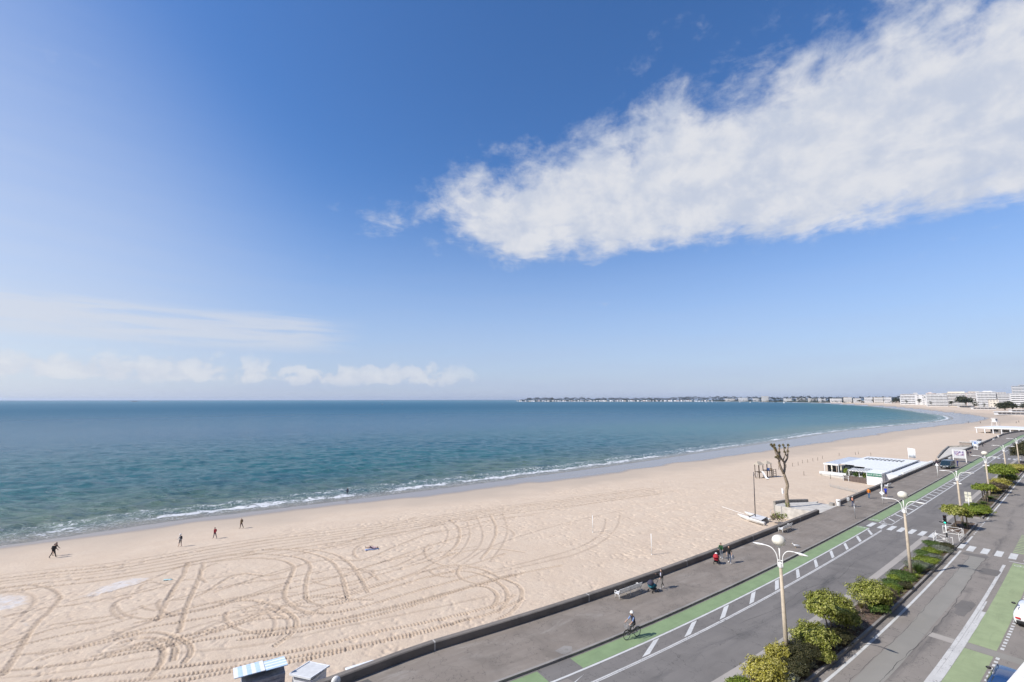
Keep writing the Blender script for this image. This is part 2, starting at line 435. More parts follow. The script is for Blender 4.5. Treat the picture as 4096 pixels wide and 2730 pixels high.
for k, (y0, y1, y2, y3, y4) in enumerate([(2297, 2243, 2151, 2098, 2034), (2311, 2256, 2163, 2107, 2041), (2323, 2268, 2174, 2116, 2047), (2333, 2279, 2186, 2125, 2054), (2349, 2292, 2199, 2133, 2060), (2366, 2306, 2212, 2146, 2068)]):
    track([(-60, y0 + 8), (200, y0 - 22), (500, y1), (1050, y2), (1500, y3), (1950, y4), (2300, y4 - 45), (2650, y4 - 92)], 'lug' if k % 3 else 'rut', .27 + .05 * (k % 2), 1.35)
for pts, kind in [
    ([(-20, 2358), (60, 2345), (140, 2340), (215, 2358), (238, 2392), (200, 2440), (140, 2500), (95, 2570), (55, 2635), (10, 2700)], 'lug'),
    ([(-20, 2374), (60, 2366), (120, 2374), (140, 2400), (105, 2445), (60, 2490), (0, 2540)], 'rut'),
    ([(750, 2250), (738, 2292), (700, 2350), (660, 2420), (628, 2490)], 'lug'), ([(815, 2246), (792, 2322), (758, 2395), (735, 2460), (715, 2535)], 'lug'),
    ([(740, 2262), (728, 2300), (688, 2360), (648, 2430)], 'rut'),
    ([(840, 2248), (1000, 2232), (1110, 2238), (1170, 2262), (1165, 2300), (1145, 2345), (1138, 2390), (1180, 2430), (1260, 2452), (1400, 2440), (1560, 2395), (1760, 2340), (1950, 2290)], 'lug'),
    ([(900, 2222), (1060, 2216), (1190, 2230), (1240, 2262), (1228, 2310), (1222, 2360), (1232, 2400), (1290, 2420), (1400, 2405), (1540, 2360), (1700, 2312), (1850, 2275), (1960, 2268)], 'lug'),
    ([(960, 2206), (1120, 2198), (1250, 2214), (1330, 2250), (1368, 2310), (1390, 2390)], 'lug'), ([(1050, 2196), (1220, 2196), (1340, 2218), (1410, 2266), (1440, 2310), (1475, 2375)], 'lug'),
    ([(460, 2560), (540, 2535), (640, 2530), (725, 2555), (765, 2600), (730, 2660)], 'lug'), ([(470, 2575), (560, 2552), (650, 2556), (700, 2590), (690, 2650)], 'lug'), ([(540, 2578), (600, 2572), (650, 2600), (640, 2660), (590, 2720)], 'lug'),
    ([(880, 2412), (1010, 2402), (1110, 2425), (1175, 2470), (1185, 2500), (1160, 2540), (1090, 2590)], 'lug'), ([(930, 2430), (1040, 2430), (1090, 2470), (1098, 2510), (1060, 2560)], 'rut'), ([(1000, 2425), (1090, 2440), (1150, 2480), (1148, 2520), (1110, 2560)], 'rut'),
    ([(-30, 2690), (300, 2650), (650, 2590), (980, 2535), (1300, 2490), (1600, 2420), (1800, 2372), (2100, 2290)], 'lug'), ([(-30, 2715), (350, 2672), (700, 2615), (1050, 2575), (1400, 2500), (1700, 2440), (1960, 2385)], 'rut'),
    ([(100, 2735), (500, 2690), (860, 2650), (1200, 2600), (1500, 2530), (1750, 2480), (1990, 2420), (2060, 2380)], 'lug'), ([(420, 2735), (800, 2690), (1100, 2640), (1400, 2590), (1700, 2522), (1960, 2455), (2100, 2395)], 'lug'),
    ([(700, 2728), (1000, 2672), (1250, 2632), (1500, 2572), (1700, 2530), (1900, 2470)], 'lug'), ([(1100, 2520), (1400, 2470), (1700, 2398), (2000, 2312), (2250, 2262)], 'lug'), ([(950, 2560), (1250, 2515), (1550, 2450), (1850, 2360), (2050, 2300)], 'lug'),
    ([(60, 2620), (300, 2590), (600, 2510), (900, 2455), (1100, 2400), (1400, 2330), (1650, 2262), (1830, 2210)], 'lug'), ([(620, 2470), (900, 2400), (1200, 2345), (1450, 2275), (1700, 2190), (1900, 2130)], 'lug'),
    ([(1760, 2085), (1792, 2125), (1775, 2180), (1720, 2222), (1640, 2255)], 'rut'), ([(1800, 2078), (1838, 2120), (1825, 2180), (1770, 2230)], 'lug'), ([(1870, 2085), (1880, 2140), (1850, 2200), (1790, 2250)], 'rut'),
    ([(1905, 2062), (1925, 2110), (1930, 2160), (1890, 2215), (1810, 2262)], 'rut'), ([(1960, 2055), (1985, 2120), (1960, 2190), (1920, 2240)], 'lug'), ([(2010, 2050), (2030, 2120), (2010, 2180), (1960, 2250)], 'rut'),
    ([(1690, 2290), (1800, 2262), (1900, 2272), (2000, 2310), (2075, 2345), (2085, 2395), (2045, 2450), (1985, 2482)], 'lug'), ([(1720, 2310), (1830, 2285), (1930, 2300), (2010, 2345), (2030, 2400), (1990, 2455)], 'lug'),
    ([(1880, 2340), (1955, 2352), (1990, 2390), (1965, 2440)], 'lug'), ([(1950, 2298), (2150, 2255), (2320, 2212), (2420, 2160), (2470, 2105), (2480, 2060)], 'rut'), ([(1985, 2280), (2180, 2232), (2330, 2185), (2410, 2130), (2425, 2075)], 'rut'),
    ([(2000, 2080), (2200, 2045), (2400, 2010), (2700, 1965)], 'rut'), ([(1850, 2260), (1950, 2195), (2100, 2140), (2300, 2085), (2500, 2040)], 'rut'), ([(1700, 2140), (1850, 2110), (2000, 2075), (2140, 2062)], 'lug'),
]:
    track(pts, kind, .25 if kind == 'lug' else .2, 1.0 if kind == 'lug' else .7)
tr_ = random.Random(21)
for k in range(26):                                          # many more passes of the beach tractor
    x0 = tr_.uniform(-100, 1500); y0 = 2730 - (x0 + 100) * .21 + tr_.uniform(-260, 10); n_ = tr_.randint(4, 8); pts = []
    for q in range(n_):
        pts.append((x0 + q * 150, y0 - q * 150 * tr_.uniform(.20, .27) + 14 * math.sin(q * 1.1 + k)))
    pts = [p for p in pts if p[1] < 2733 - max(0, p[0] - 1180) * .335 and p[1] > 2260 - p[0] * .12]
    if len(pts) > 2: track(pts, 'lug' if k % 4 else 'rut', .25, .75)
for k in range(16):
    cx, cy_ = tr_.uniform(300, 2000), 0; cy_ = 2620 - cx * .18 + tr_.uniform(-170, 40); r_ = tr_.uniform(60, 170); a0 = tr_.uniform(0, 6.28); sp = tr_.uniform(1.2, 2.6)
    pts = [(cx + r_ * math.cos(a0 + sp * q / 6), cy_ + .42 * r_ * math.sin(a0 + sp * q / 6)) for q in range(7)]
    pts = [p for p in pts if p[1] < 2733 - max(0, p[0] - 1180) * .335]
    if len(pts) > 3: track(pts, 'lug', .22, .7)
wetw = 3.5 + np.clip(BY - 80, 0, 190) * 0.12
wob = (vnoise(BX / 14, BY / 14, 3, 90) - .5) * 5 + (vnoise(BX / 4, BY / 4, 9, 9) - .5) * 2
WET = sstep(wetw - BSD + wob, -2.5, 1.5)
DAMP = sstep(wetw * 1.7 + 7 - BSD + wob * 2, -6, 8)
PALE = np.zeros_like(BX)
for quad in ([(310, 2388), (400, 2345), (520, 2312), (600, 2310), (560, 2335), (450, 2365), (350, 2390)], [(-60, 2398), (-20, 2376), (60, 2376), (118, 2384), (112, 2412), (50, 2432), (-60, 2452)], [(90, 2492), (115, 2488), (120, 2500), (98, 2505)]):
    P = [sand(*p) for p in quad]; P = [(p.x, p.y) for p in P] + [(P[0].x, P[0].y)]
    ins = np.zeros(BX.shape, bool)
    for (ax, ay), (bx, by) in zip(P[:-1], P[1:]):
        if ay != by: ins ^= ((ay > BY) != (by > BY)) & (BX < (bx - ax) * (BY - ay) / (by - ay) + ax)
    e = seg_dist(BX, BY, P); PALE = np.maximum(PALE, np.where(ins, sstep(e + .5 * (vnoise(BX / .5, BY / .5) - .5), -.1, .5), 0) * near)
BZ = BZ - 0.0 * PALE

ms = bpy.data.materials.new('sand'); ms.use_nodes = True; t = NT(ms.node_tree); b = t.n['Principled BSDF']
pos = t.new('ShaderNodeNewGeometry').outputs['Position']
def attr(t, n): return t.new('ShaderNodeAttribute', attribute_name=n).outputs['Fac']
wet, damp, pale = attr(t, 'wet'), attr(t, 'damp'), attr(t, 'pale')
c = t.mix(t.ss(t.noise(pos, 0.35, 6, 0.6), 0.3, 0.7), (0.60, 0.489, 0.374), (0.565, 0.45, 0.338))
c = t.mix(t.ss(t.noise(pos, 2.6, 5, 0.65), 0.45, 0.75), c, (0.52, 0.41, 0.32))
c = t.mix(t.m('MULTIPLY', t.ss(t.noise(pos, 14.0, 3, 0.7), 0.58, 0.75), 0.35), c, (0.40, 0.30, 0.23))
c = t.mix(t.m('MULTIPLY', pale, t.ss(t.noise(pos, 1.3, 6, 0.75), 0.30, 0.66)), c, (0.60, 0.57, 0.545))
c = t.mix(t.m('MULTIPLY', attr(t, 'turned'), 0.56), c, (0.34, 0.255, 0.185))
c = t.mix(t.m('MULTIPLY', damp, 0.80), c, t.mix(t.noise(pos, 0.12, 4), (0.47, 0.385, 0.30), (0.40, 0.335, 0.27)))
c = t.mix(wet, c, (0.275, 0.225, 0.18))
t.l.new(c, b.inputs['Base Color'])
t.l.new(t.m('MULTIPLY_ADD', wet, -0.72, 0.92), b.inputs['Roughness'])
t.l.new(t.m('MULTIPLY_ADD', wet, 0.34, 0.12), b.inputs['Specular IOR Level'])
bn = t.new('ShaderNodeBump'); bn.inputs['Distance'].default_value = 0.06
t.l.new(t.m('MULTIPLY', t.m('SUBTRACT', 1.0, damp), 0.95), bn.inputs['Strength'])
t.l.new(t.noise(pos, 3.6, 5, 0.72), bn.inputs['Height']); t.l.new(bn.outputs[0], b.inputs['Normal'])
grid_mesh('beach', np.stack([BX, BY, BZ], -1), (BSD > -14) & ((ROW < 0.35) | (RR > 650)), {'wet': WET, 'damp': DAMP, 'pale': PALE, 'turned': TURN}, ms)

# ------------------------------------------------------------------ sea
rs = 1 / np.linspace(1 / 62.0, 1 / 45000.0, 470); sa = np.linspace(R(-62), R(62), 820)
RR2, AA2 = np.meshgrid(rs, sa, indexing='ij'); SX, SY = RR2 * np.sin(AA2), RR2 * np.cos(AA2)
off = -shore_sd(SX, SY)                                   # metres out from the waterline
lam_n = (vnoise(SX / 18, SY / 18, 60, 60) - .5) * 9 + (vnoise(SX / 6, SY / 6, 5, 70) - .5) * 3
fadeg = np.clip(1.3 - RR2 / 330, 0, 1)
sh = 1 - np.abs(np.sin(np.pi * (off + lam_n) / 9.5))      # swell lines that follow the shore
amp = 0.46 * sstep(off, 2, 14) * (0.35 + .65 * vnoise(SX / 16, SY / 16, 7, 7))
chop = (vnoise(SX / 2.6 + SY / 9, SY / 1.5, 3, 3) - .5) * .40 + (vnoise(SX / 5.5, SY / 3.0, 30, 3) - .5) * .60
SZ = SEA + fadeg * (amp * (sh ** 2) * np.clip(1.25 - off / 240, .2, 1) + chop * sstep(off, 0, 12)) - 0.04 * sstep(-off, 0, 4)
mw = bpy.data.materials.new('sea_water'); mw.use_nodes = True; t = NT(mw.node_tree); b = t.n['Principled BSDF']
pos = t.new('ShaderNodeNewGeometry').outputs['Position']; px_, py_, pz_ = t.sep(pos)
o_ = attr(t, 'off'); dist = attr(t, 'far')
# depth colour: green over the shallows, blue further out; then a painted lift towards the horizon
wn = t.noise(pos, 0.018, 4, 0.6)
oo = t.m('ADD', o_, t.m('MULTIPLY', t.m('SUBTRACT', wn, 0.5), 60.0))
c = t.mix(t.ss(oo, 6.0, 60.0), (0.115, 0.168, 0.125), (0.024, 0.130, 0.140))
c = t.mix(t.ss(oo, 45.0, 260.0), c, (0.007, 0.096, 0.160))
c = t.mix(t.ss(oo, 300.0, 2200.0), c, (0.020, 0.118, 0.190))
c = t.mix(t.ss(dist, 900.0, 6000.0), c, (0.072, 0.195, 0.260))  # paler with distance from the eye: horizon sheen put into the colour
streak = t.noise(t.xyz(t.m('MULTIPLY', px_, 0.0016), t.m('MULTIPLY', py_, 0.006), 0.0), 1.0, 5, 0.6, 0.4)
c = t.mix(t.m('MULTIPLY', t.ss(streak, 0.42, 0.68), 0.55), c, (0.016, 0.085, 0.150))
rip = t.noise(t.xyz(t.m('MULTIPLY', px_, 0.16), t.m('MULTIPLY', py_, 0.42), 0.0), 1.0, 5, 0.62, 0.3)
c = t.mix(t.m('MULTIPLY', t.ss(rip, 0.46, 0.66), 0.60), c, (0.010, 0.060, 0.092))
# shallow film over the sand at the very edge
c = t.mix(t.ss(o_, 9.0, 0.5), c, (0.24, 0.22, 0.18))
# foam
wv = t.noise(pos, 0.22, 4, 0.55, 0.3); f1 = t.noise(t.xyz(t.m('MULTIPLY', px_, 0.9), t.m('MULTIPLY', py_, 0.9), 0.0), 1.0, 6, 0.72, 0.6)
f2 = t.noise(pos, 0.07, 3, 0.5)
o1 = t.m('ADD', o_, t.m('MULTIPLY', t.m('SUBTRACT', wv, 0.5), 7.0))
scale_far = t.m('MULTIPLY_ADD', dist, 0.006, 1.0)
band = lambda x, a, bb, cc_, dd: t.m('MULTIPLY', t.ss(x, a, bb), t.ss(x, dd, cc_))
edge = t.m('MULTIPLY', band(o1, 0.0, 0.7, 1.0, 2.6), 0.40)
brk = t.m('MULTIPLY', band(o1, 3.0, 4.6, 5.6, 9.0), t.ss(f2, 0.34, 0.58, 0.55, 1.05))
brk2 = t.m('MULTIPLY', band(t.m('ADD', o1, t.m('MULTIPLY', f2, 5.0)), 11.0, 13.5, 15.0, 18.0), 0.75)
fm = t.m('MAXIMUM', t.m('MAXIMUM', edge, brk), brk2)
fo = t.ss(t.m('ADD', t.m('MULTIPLY', fm, 0.46), f1), 0.84, 0.98)
fo = t.m('MULTIPLY', fo, t.ss(fm, 0.02, 0.3))
fo = t.m('MULTIPLY', fo, t.ss(t.m('ADD', f2, t.m('MULTIPLY', brk, 0.18)), 0.30, 0.52))
lace = t.m('MULTIPLY', t.m('MULTIPLY', t.ss(t.noise(pos, 1.3, 6, 0.78, 1.4), 0.50, 0.60), band(o1, 0.2, 2.0, 8.0, 17.0)), 0.50)
fo = t.m('MAXIMUM', fo, lace)
caps = t.m('MULTIPLY', t.ss(t.noise(t.xyz(t.m('MULTIPLY', px_, 0.11), t.m('MULTIPLY', py_, 0.35), 0.0), 1.0, 4, 0.6), 0.735, 0.79), t.m('MULTIPLY', t.ss(o_, 14.0, 40.0), t.ss(o_, 420.0, 60.0)))
fo = t.m('MAXIMUM', fo, t.m('MULTIPLY', caps, 0.35))
c = t.mix(fo, c, (0.70, 0.71, 0.72))
t.l.new(c, b.inputs['Base Color'])
t.l.new(t.m('MAXIMUM', t.m('MULTIPLY', fo, 0.8), t.ss(dist, 80.0, 1500.0, 0.16, 0.42)), b.inputs['Roughness'])
b.inputs['IOR'].default_value = 1.33
t.l.new(t.m('MULTIPLY', t.m('SUBTRACT', 1.0, fo), t.ss(dist, 60.0, 700.0, 0.34, 0.11)), b.inputs['Specular IOR Level'])
hh = t.m('ADD', t.m('MULTIPLY', t.noise(t.xyz(t.m('MULTIPLY', px_, 0.40), t.m('MULTIPLY', py_, 1.0), 0.0), 1.0, 6, 0.66, 0.5), 1.5), t.m('MULTIPLY', t.noise(t.xyz(t.m('MULTIPLY', px_, 0.07), t.m('MULTIPLY', py_, 0.20), 4.0), 1.0, 4, 0.6), 2.2))
bn = t.new('ShaderNodeBump'); t.l.new(t.ss(dist, 150.0, 1600.0, 0.66, 0.22), bn.inputs['Strength']); bn.inputs['Distance'].default_value = 0.9
t.l.new(hh, bn.inputs['Height']); t.l.new(bn.outputs[0], b.inputs['Normal'])
grid_mesh('sea', np.stack([SX, SY, SZ], -1), off > -3.5, {'off': off, 'far': RR2}, mw)

# ------------------------------------------------------------------ promenade, road, kerbs
def strip(name, mat, d0, d1, s0, s1, z, parent=None, step=2.0, nd=1, edge=0.0):
    """a sheet between two offsets of the street line"""
    n = max(int((s1 - s0) / step), 1); mb = MB(); mb.uv = []
    f0 = d0 if callable(d0) else (lambda s: d0); f1 = d1 if callable(d1) else (lambda s: d1)
    for i in range(n + 1):
        s = s0 + (s1 - s0) * i / n
        for k in range(nd + 1):
            d = f0(s) + (f1(s) - f0(s)) * k / nd
            if edge: d += edge * (math.sin(s * 3.1 + k * 9) + math.sin(s * 7.7 + k * 4)) * .5
            mb.v.append(tuple(S(s, d, z))); mb.uv.append((s, d))
    w_ = nd + 1
    mb.f = [(i * w_ + k, i * w_ + k + 1, (i + 1) * w_ + k + 1, (i + 1) * w_ + k) for i in range(n) for k in range(nd)]
    mb.f = [f[::-1] for f in mb.f]
    me = mb.mesh(name)
    if me.polygons[0].normal.z < 0: me.flip_normals()
    return link(name, me, mat, parent)
def sweep(name, mat, prof, s0, s1, parent=None, step=2.0):
    """a closed (d, z) profile swept along the street"""
    n = max(int(math.ceil((s1 - s0) / step)), 1); mb = MB(); mb.uv = []; k = len(prof)
    for i in range(n + 1):
        s = s0 + (s1 - s0) * i / n
        for d, z in prof:
            d = d(s) if callable(d) else d
            mb.v.append(tuple(S(s, d, z))); mb.uv.append((s, d + z))
    mb.f = [(i * k + j, i * k + (j + 1) % k, (i + 1) * k + (j + 1) % k, (i + 1) * k + j) for i in range(n) for j in range(k)]
    mb.f += [tuple(range(k))[::-1], tuple(n * k + j for j in range(k))]
    return mb.build(name, mat, parent)
def surf(name, cols, rough=0.85, stripes=None, bump=0.25, speck=0.3):
    m = bpy.data.materials.new(name); m.use_nodes = True; t = NT(m.node_tree); b = t.n['Principled BSDF']
    uv_ = t.new('ShaderNodeTexCoord').outputs['UV']; x, y, z = t.sep(uv_)
    long_ = t.xyz(t.m('MULTIPLY', x, 0.12), t.m('MULTIPLY', y, 1.1), 0.0)
    c = t.mix(t.ss(t.noise(long_, 1.0, 5, 0.6, 0.3), 0.3, 0.7), cols[0], cols[1])
    c = t.mix(t.ss(t.noise(uv_, 0.30, 5, 0.62, 0.5), 0.40, 0.75), c, cols[2])
    c = t.mix(t.m('MULTIPLY', t.ss(t.noise(uv_, 26.0, 2, 0.7), 0.50, 0.72), speck), c, tuple(k * 1.7 for k in cols[0]))
    if stripes: c = stripes(t, c, x, y, uv_)
    t.l.new(c, b.inputs['Base Color']); b.inputs['Roughness'].default_value = rough; b.inputs['Specular IOR Level'].default_value = 0.3
    bn = t.new('ShaderNodeBump'); bn.inputs['Strength'].default_value = bump; bn.inputs['Distance'].default_value = 0.02
    t.l.new(t.noise(uv_, 40.0, 3, 0.7), bn.inputs['Height']); t.l.new(bn.outputs[0], b.inputs['Normal'])
    return m
def prom_stripes(t, c, x, y, uv_):
    # pale salt stains, tyre-width streaks and transverse joints
    k = t.ss(t.noise(t.xyz(t.m('MULTIPLY', x, 0.22), t.m('MULTIPLY', y, 0.7), 0.0), 1.0, 7, 0.72, 0.8), 0.50, 0.70)
    near_wall = t.ss(y, -1.6, -5.0, 0.25, 1.0)
    c = t.mix(t.m('MULTIPLY', k, t.m('MULTIPLY', near_wall, 0.62)), c, (0.36, 0.335, 0.30))
    jn = t.m('ABSOLUTE', t.m('SUBTRACT', t.m('FRACT', t.m('DIVIDE', t.m('ADD', x, t.m('MULTIPLY', t.noise(uv_, 0.8, 2), 0.5)), 0.62)), 0.5))
    fine = t.m('MULTIPLY', t.ss(jn, 0.12, 0.0), t.ss(x, 40.0, 75.0, 0.05, 0.32))
    c = t.mix(t.m('MULTIPLY', fine, t.ss(t.noise(uv_, 1.1, 3), 0.35, 0.65)), c, (0.085, 0.078, 0.072))
    crack = t.m('ABSOLUTE', t.m('SUBTRACT', t.noise(uv_, 0.5, 4, 0.6), 0.5))
    return t.mix(t.m('MULTIPLY', t.ss(crack, 0.006, 0.0), 0.6), c, (0.06, 0.055, 0.05))
def road_stripes(t, c, x, y, uv_):
    tr = t.m('ABSOLUTE', t.m('SUBTRACT', y, 4.9)); tr2 = t.m('ABSOLUTE', t.m('SUBTRACT', y, 13.4))
    oil = t.m('MULTIPLY', t.m('MAXIMUM', t.ss(tr, 0.9, 0.1), t.ss(tr2, 0.8, 0.1)), t.ss(t.noise(t.xyz(t.m('MULTIPLY', x, 0.10), t.m('MULTIPLY', y, 0.9), 0.0), 1.0, 5, 0.65, 0.6), 0.46, 0.68))
    c = t.mix(t.m('MULTIPLY', oil, 0.55), c, (0.055, 0.055, 0.058))
    crack = t.m('ABSOLUTE', t.m('SUBTRACT', t.noise(uv_, 0.42, 5, 0.62, 0.4), 0.5))
    return t.mix(t.m('MULTIPLY', t.ss(crack, 0.004, 0.0), 0.75), c, (0.03, 0.03, 0.03))
PROM = surf('worn_promenade_asphalt', [(0.215, 0.183, 0.153), (0.257, 0.222, 0.188), (0.173, 0.149, 0.126)], stripes=prom_stripes)
ROAD = surf('road_asphalt', [(0.176, 0.163, 0.152), (0.200, 0.185, 0.171), (0.152, 0.141, 0.131)], stripes=road_stripes, speck=0.18)
ROADB = surf('older_road_asphalt', [(0.236, 0.212, 0.189), (0.263, 0.236, 0.210), (0.210, 0.189, 0.169)], stripes=road_stripes, speck=0.18)
PATCHM = surf('repair_asphalt', [(0.253, 0.240, 0.214), (0.271, 0.256, 0.229), (0.235, 0.224, 0.200)], speck=0.15)
PATCHD = surf('dark_repair_asphalt', [(0.158, 0.146, 0.136), (0.173, 0.160, 0.149), (0.142, 0.132, 0.123)], speck=0.15)
GUTTER = surf('gutter_concrete', [(0.378, 0.345, 0.312), (0.347, 0.320, 0.288), (0.315, 0.290, 0.263)], speck=0.2)
def worn_paint(name, col, under, wear, rough=0.7):
    m = bpy.data.materials.new(name); m.use_nodes = True; t = NT(m.node_tree); b = t.n['Principled BSDF']
    uv_ = t.new('ShaderNodeTexCoord').outputs['UV']; x, y, z = t.sep(uv_)
    c = t.mix(t.ss(t.noise(uv_, 0.7, 5, 0.65), 0.3, 0.7), col, tuple(k * 0.84 for k in col))
    a = t.noise(uv_, 7.0, 6, 0.75, 0.4); a2 = t.noise(uv_, 0.9, 4, 0.6)
    c = t.mix(t.ss(t.m('ADD', a, t.m('MULTIPLY', a2, 0.45)), wear, wear + 0.10), c, under)
    dirt = t.noise(t.xyz(t.m('MULTIPLY', x, 0.3), t.m('MULTIPLY', y, 2.5), 0.0), 1.0, 5, 0.65)
    c = t.mix(t.m('MULTIPLY', t.ss(dirt, 0.50, 0.78), 0.35), c, tuple(k * 0.5 for k in col))
    t.l.new(c, b.inputs['Base Color']); b.inputs['Roughness'].default_value = rough; b.inputs['Specular IOR Level'].default_value = 0.3
    return m
GREENP = worn_paint('green_lane_paint', (0.235, 0.318, 0.165), (0.18, 0.185, 0.155), 0.86)
GREENP2 = worn_paint('faded_green_lane_paint', (0.315, 0.375, 0.21), (0.23, 0.24, 0.19), 0.85)
LINEP = worn_paint('white_road_paint', (0.62, 0.62, 0.60), (0.14, 0.14, 0.14), 0.86)
LINEP2 = worn_paint('scuffed_white_road_paint', (0.58, 0.57, 0.55), (0.15, 0.15, 0.15), 0.80)
SOIL = M('planting_bed_soil', (0.17, 0.115, 0.085), 0.95, 0.3, 3.0, 0.8, 20, col2=(0.08, 0.058, 0.045))
KERBM = surf('kerb_stone', [(0.30, 0.28, 0.255), (0.26, 0.24, 0.22), (0.20, 0.185, 0.17)], speck=0.4)
ZR = -0.15
S0, S1 = -24.0, 420.0
prom = struct(strip('promenade', PROM, -5.45, -0.20, S0, S1, 0.0, nd=3))
road = struct(strip('road', ROAD, -0.3, 8.4, S0, S1, ZR, nd=3))
road2 = struct(strip('service_road', ROADB, 10.5, 22.0, S0, S1, ZR, nd=4))
pave = struct(strip('pavement', CONCL, 22.0, 34.0, S0, S1, ZR + .1, nd=1))
kerb = struct(link('kerb', None))
for i in range(150):                                         # kerb stones of the promenade edge
    s = S0 + i * 2.0
    o = sweep('kerb_stone', KERBM, [(-0.215, -0.3), (-0.005 + .006 * math.sin(i * 5.1), -0.3), (-0.015 + .006 * math.sin(i * 5.1), 0.004 + .004 * math.sin(i * 2.3)), (-0.215, 0.004)], s + .008, s + 1.992, kerb)
sweep('kerb_stone', KERBM, [(-0.21, -0.3), (-0.01, -0.3), (-0.01, 0.004), (-0.21, 0.004)], S0 + 300, S1, kerb)
def paint(name, mat, poly, z, parent):
    """a painted figure given by street coordinates"""
    mb = MB(); mb.uv = list(poly); mb.v = [tuple(S(a, b_, z)) for a, b_ in poly]; mb.f = [tuple(range(len(poly)))]
    me = mb.mesh(name)
    if me.polygons[0].normal.z < 0: me.flip_normals()
    return link(name, me, mat, parent)
# seaward cycle lane
for s0, s1 in ((-24, 2.9), (5.7, 61.2), (66.0, 180.0), (186.0, 420)):
    strip('green_lane', GREENP, 0.14, 1.47, s0, s1, ZR + .004, road, edge=.008)
strip('lane_line', LINEP, 1.50, 1.66, -24, 61.0, ZR + .006, road, edge=.006)
strip('lane_line', LINEP, 1.62, 1.76, 71.5, 420, ZR + .006, road)
strip('lane_line', LINEP2, 2.86, 2.98, -24, 61.3, ZR + .006, road, edge=.006)
strip('lane_line', LINEP2, 3.01, 3.09, -24, 60.5, ZR + .006, road, edge=.006)
strip('lane_line', LINEP, 2.98, 3.14, 74.5, 420, ZR + .006, road)
for k in range(5): paint('lane_dash', LINEP, [(66.6 + k * 1.0, 1.55), (67.1 + k * 1.0, 1.55), (67.1 + k, 1.72), (66.6 + k, 1.72)], ZR + .006, road)
for k in range(4): paint('lane_dash', LINEP, [(70.6 + k * 1.0, 2.96), (71.1 + k * 1.0, 2.96), (71.1 + k, 3.1), (70.6 + k, 3.1)], ZR + .006, road)
strip('lane_line', LINEP, 1.58, 1.70, 65.4, 66.3, ZR + .006, road)
strip('lane_line', LINEP2, 2.98, 3.10, 65.4, 70.0, ZR + .006, road)
paint('lane_line', LINEP, [(65.3, 1.7), (65.6, 1.7), (65.6, 3.1), (65.3, 3.1)], ZR + .006, road)
s = -20.4
while s < 61:                                                # slanting bars of the buffer strip
    if not (3.0 < s < 8.3): paint('buffer_bar', LINEP, [(s - .38, 1.74), (s + .38, 1.74), (s - 1.95, 2.74), (s - 2.75, 2.74)], ZR + .006, road)
    s += 4.72
paint('buffer_bar', LINEP, [(4.6, 2.2), (5.3, 2.0), (3.1, 2.78), (2.6, 2.78)], ZR + .006, road)
paint('buffer_bar', LINEP, [(66.6, 1.8), (67.0, 1.8), (66.0, 2.3)], ZR + .006, road)
paint('buffer_bar', LINEP, [(69.4, 1.8), (69.9, 1.8), (68.2, 2.85), (67.8, 2.85)], ZR + .006, road)
s = 73.0
while s < 180:
    paint('buffer_bar', LINEP, [(s, 1.84), (s + .5, 1.84), (s - .55, 2.90), (s - 1.05, 2.90)], ZR + .006, road); s += 3.45
# zebra crossings
for d in (-0.0, 1.25, 2.45, 3.52, 4.56, 5.66, 6.72, 7.78):
    if d < .2: continue
    paint('crossing_bar', LINEP, [(61.9, d - .28), (64.9, d - .28), (64.9, d + .28), (61.9, d + .28)], ZR + .008, road)
for d in (11.76, 12.93, 14.04, 15.15, 16.3, 17.4):
    paint('crossing_bar', LINEP, [(58.3, d - .30), (61.1, d - .30), (61.1, d + .30), (58.3, d + .30)], ZR + .008, road2)
for k in range(8):
    d = .6 + k * 1.05
    paint('crossing_bar', LINEP, [(181.6, d - .27), (184.6, d - .27), (184.6, d + .27), (181.6, d + .27)], ZR + .008, road)
def bike_mark(s, d, k, parent, rot):
    mb = MB(); cr, sr = math.cos(rot), math.sin(rot)
    def P(x, y): return S(s + (x * sr + y * cr) * k, d + (x * cr - y * sr) * k, ZR + .009)
    def bar(a, b_, w_):
        ax = Vector(b_) - Vector(a); n = Vector((-ax.y, ax.x)).normalized() * w_
        mb.add([P(*(Vector(a) + n)), P(*(Vector(b_) + n)), P(*(Vector(b_) - n)), P(*(Vector(a) - n))], [(0, 1, 2, 3)])
    for cx in (-.55, .55):
        for i in range(14):
            a, b_ = 2 * math.pi * i / 14, 2 * math.pi * (i + 1) / 14
            bar((cx + .36 * math.cos(a), .36 * math.sin(a)), (cx + .36 * math.cos(b_), .36 * math.sin(b_)), .055)
    for a, b_ in (((-.55, 0), (-.05, 0)), ((-.05, 0), (.4, .5)), ((-.3, .5), (.4, .5)), ((-.55, 0), (-.3, .5)), ((.55, 0), (.36, .7)), ((-.05, 0), (-.3, .55)), ((-.45, .62), (-.15, .62)), ((.2, .72), (.45, .7))): bar(a, b_, .05)
    me = mb.mesh('cycle_symbol')
    for p in me.polygons:
        pass
    return link('cycle_symbol', me, LINEP, parent)
bike_mark(60.6, .85, .62, road, 0); bike_mark(66.9, .75, .62, road, 0); bike_mark(55.6, 16.1, .62, road2, 0)
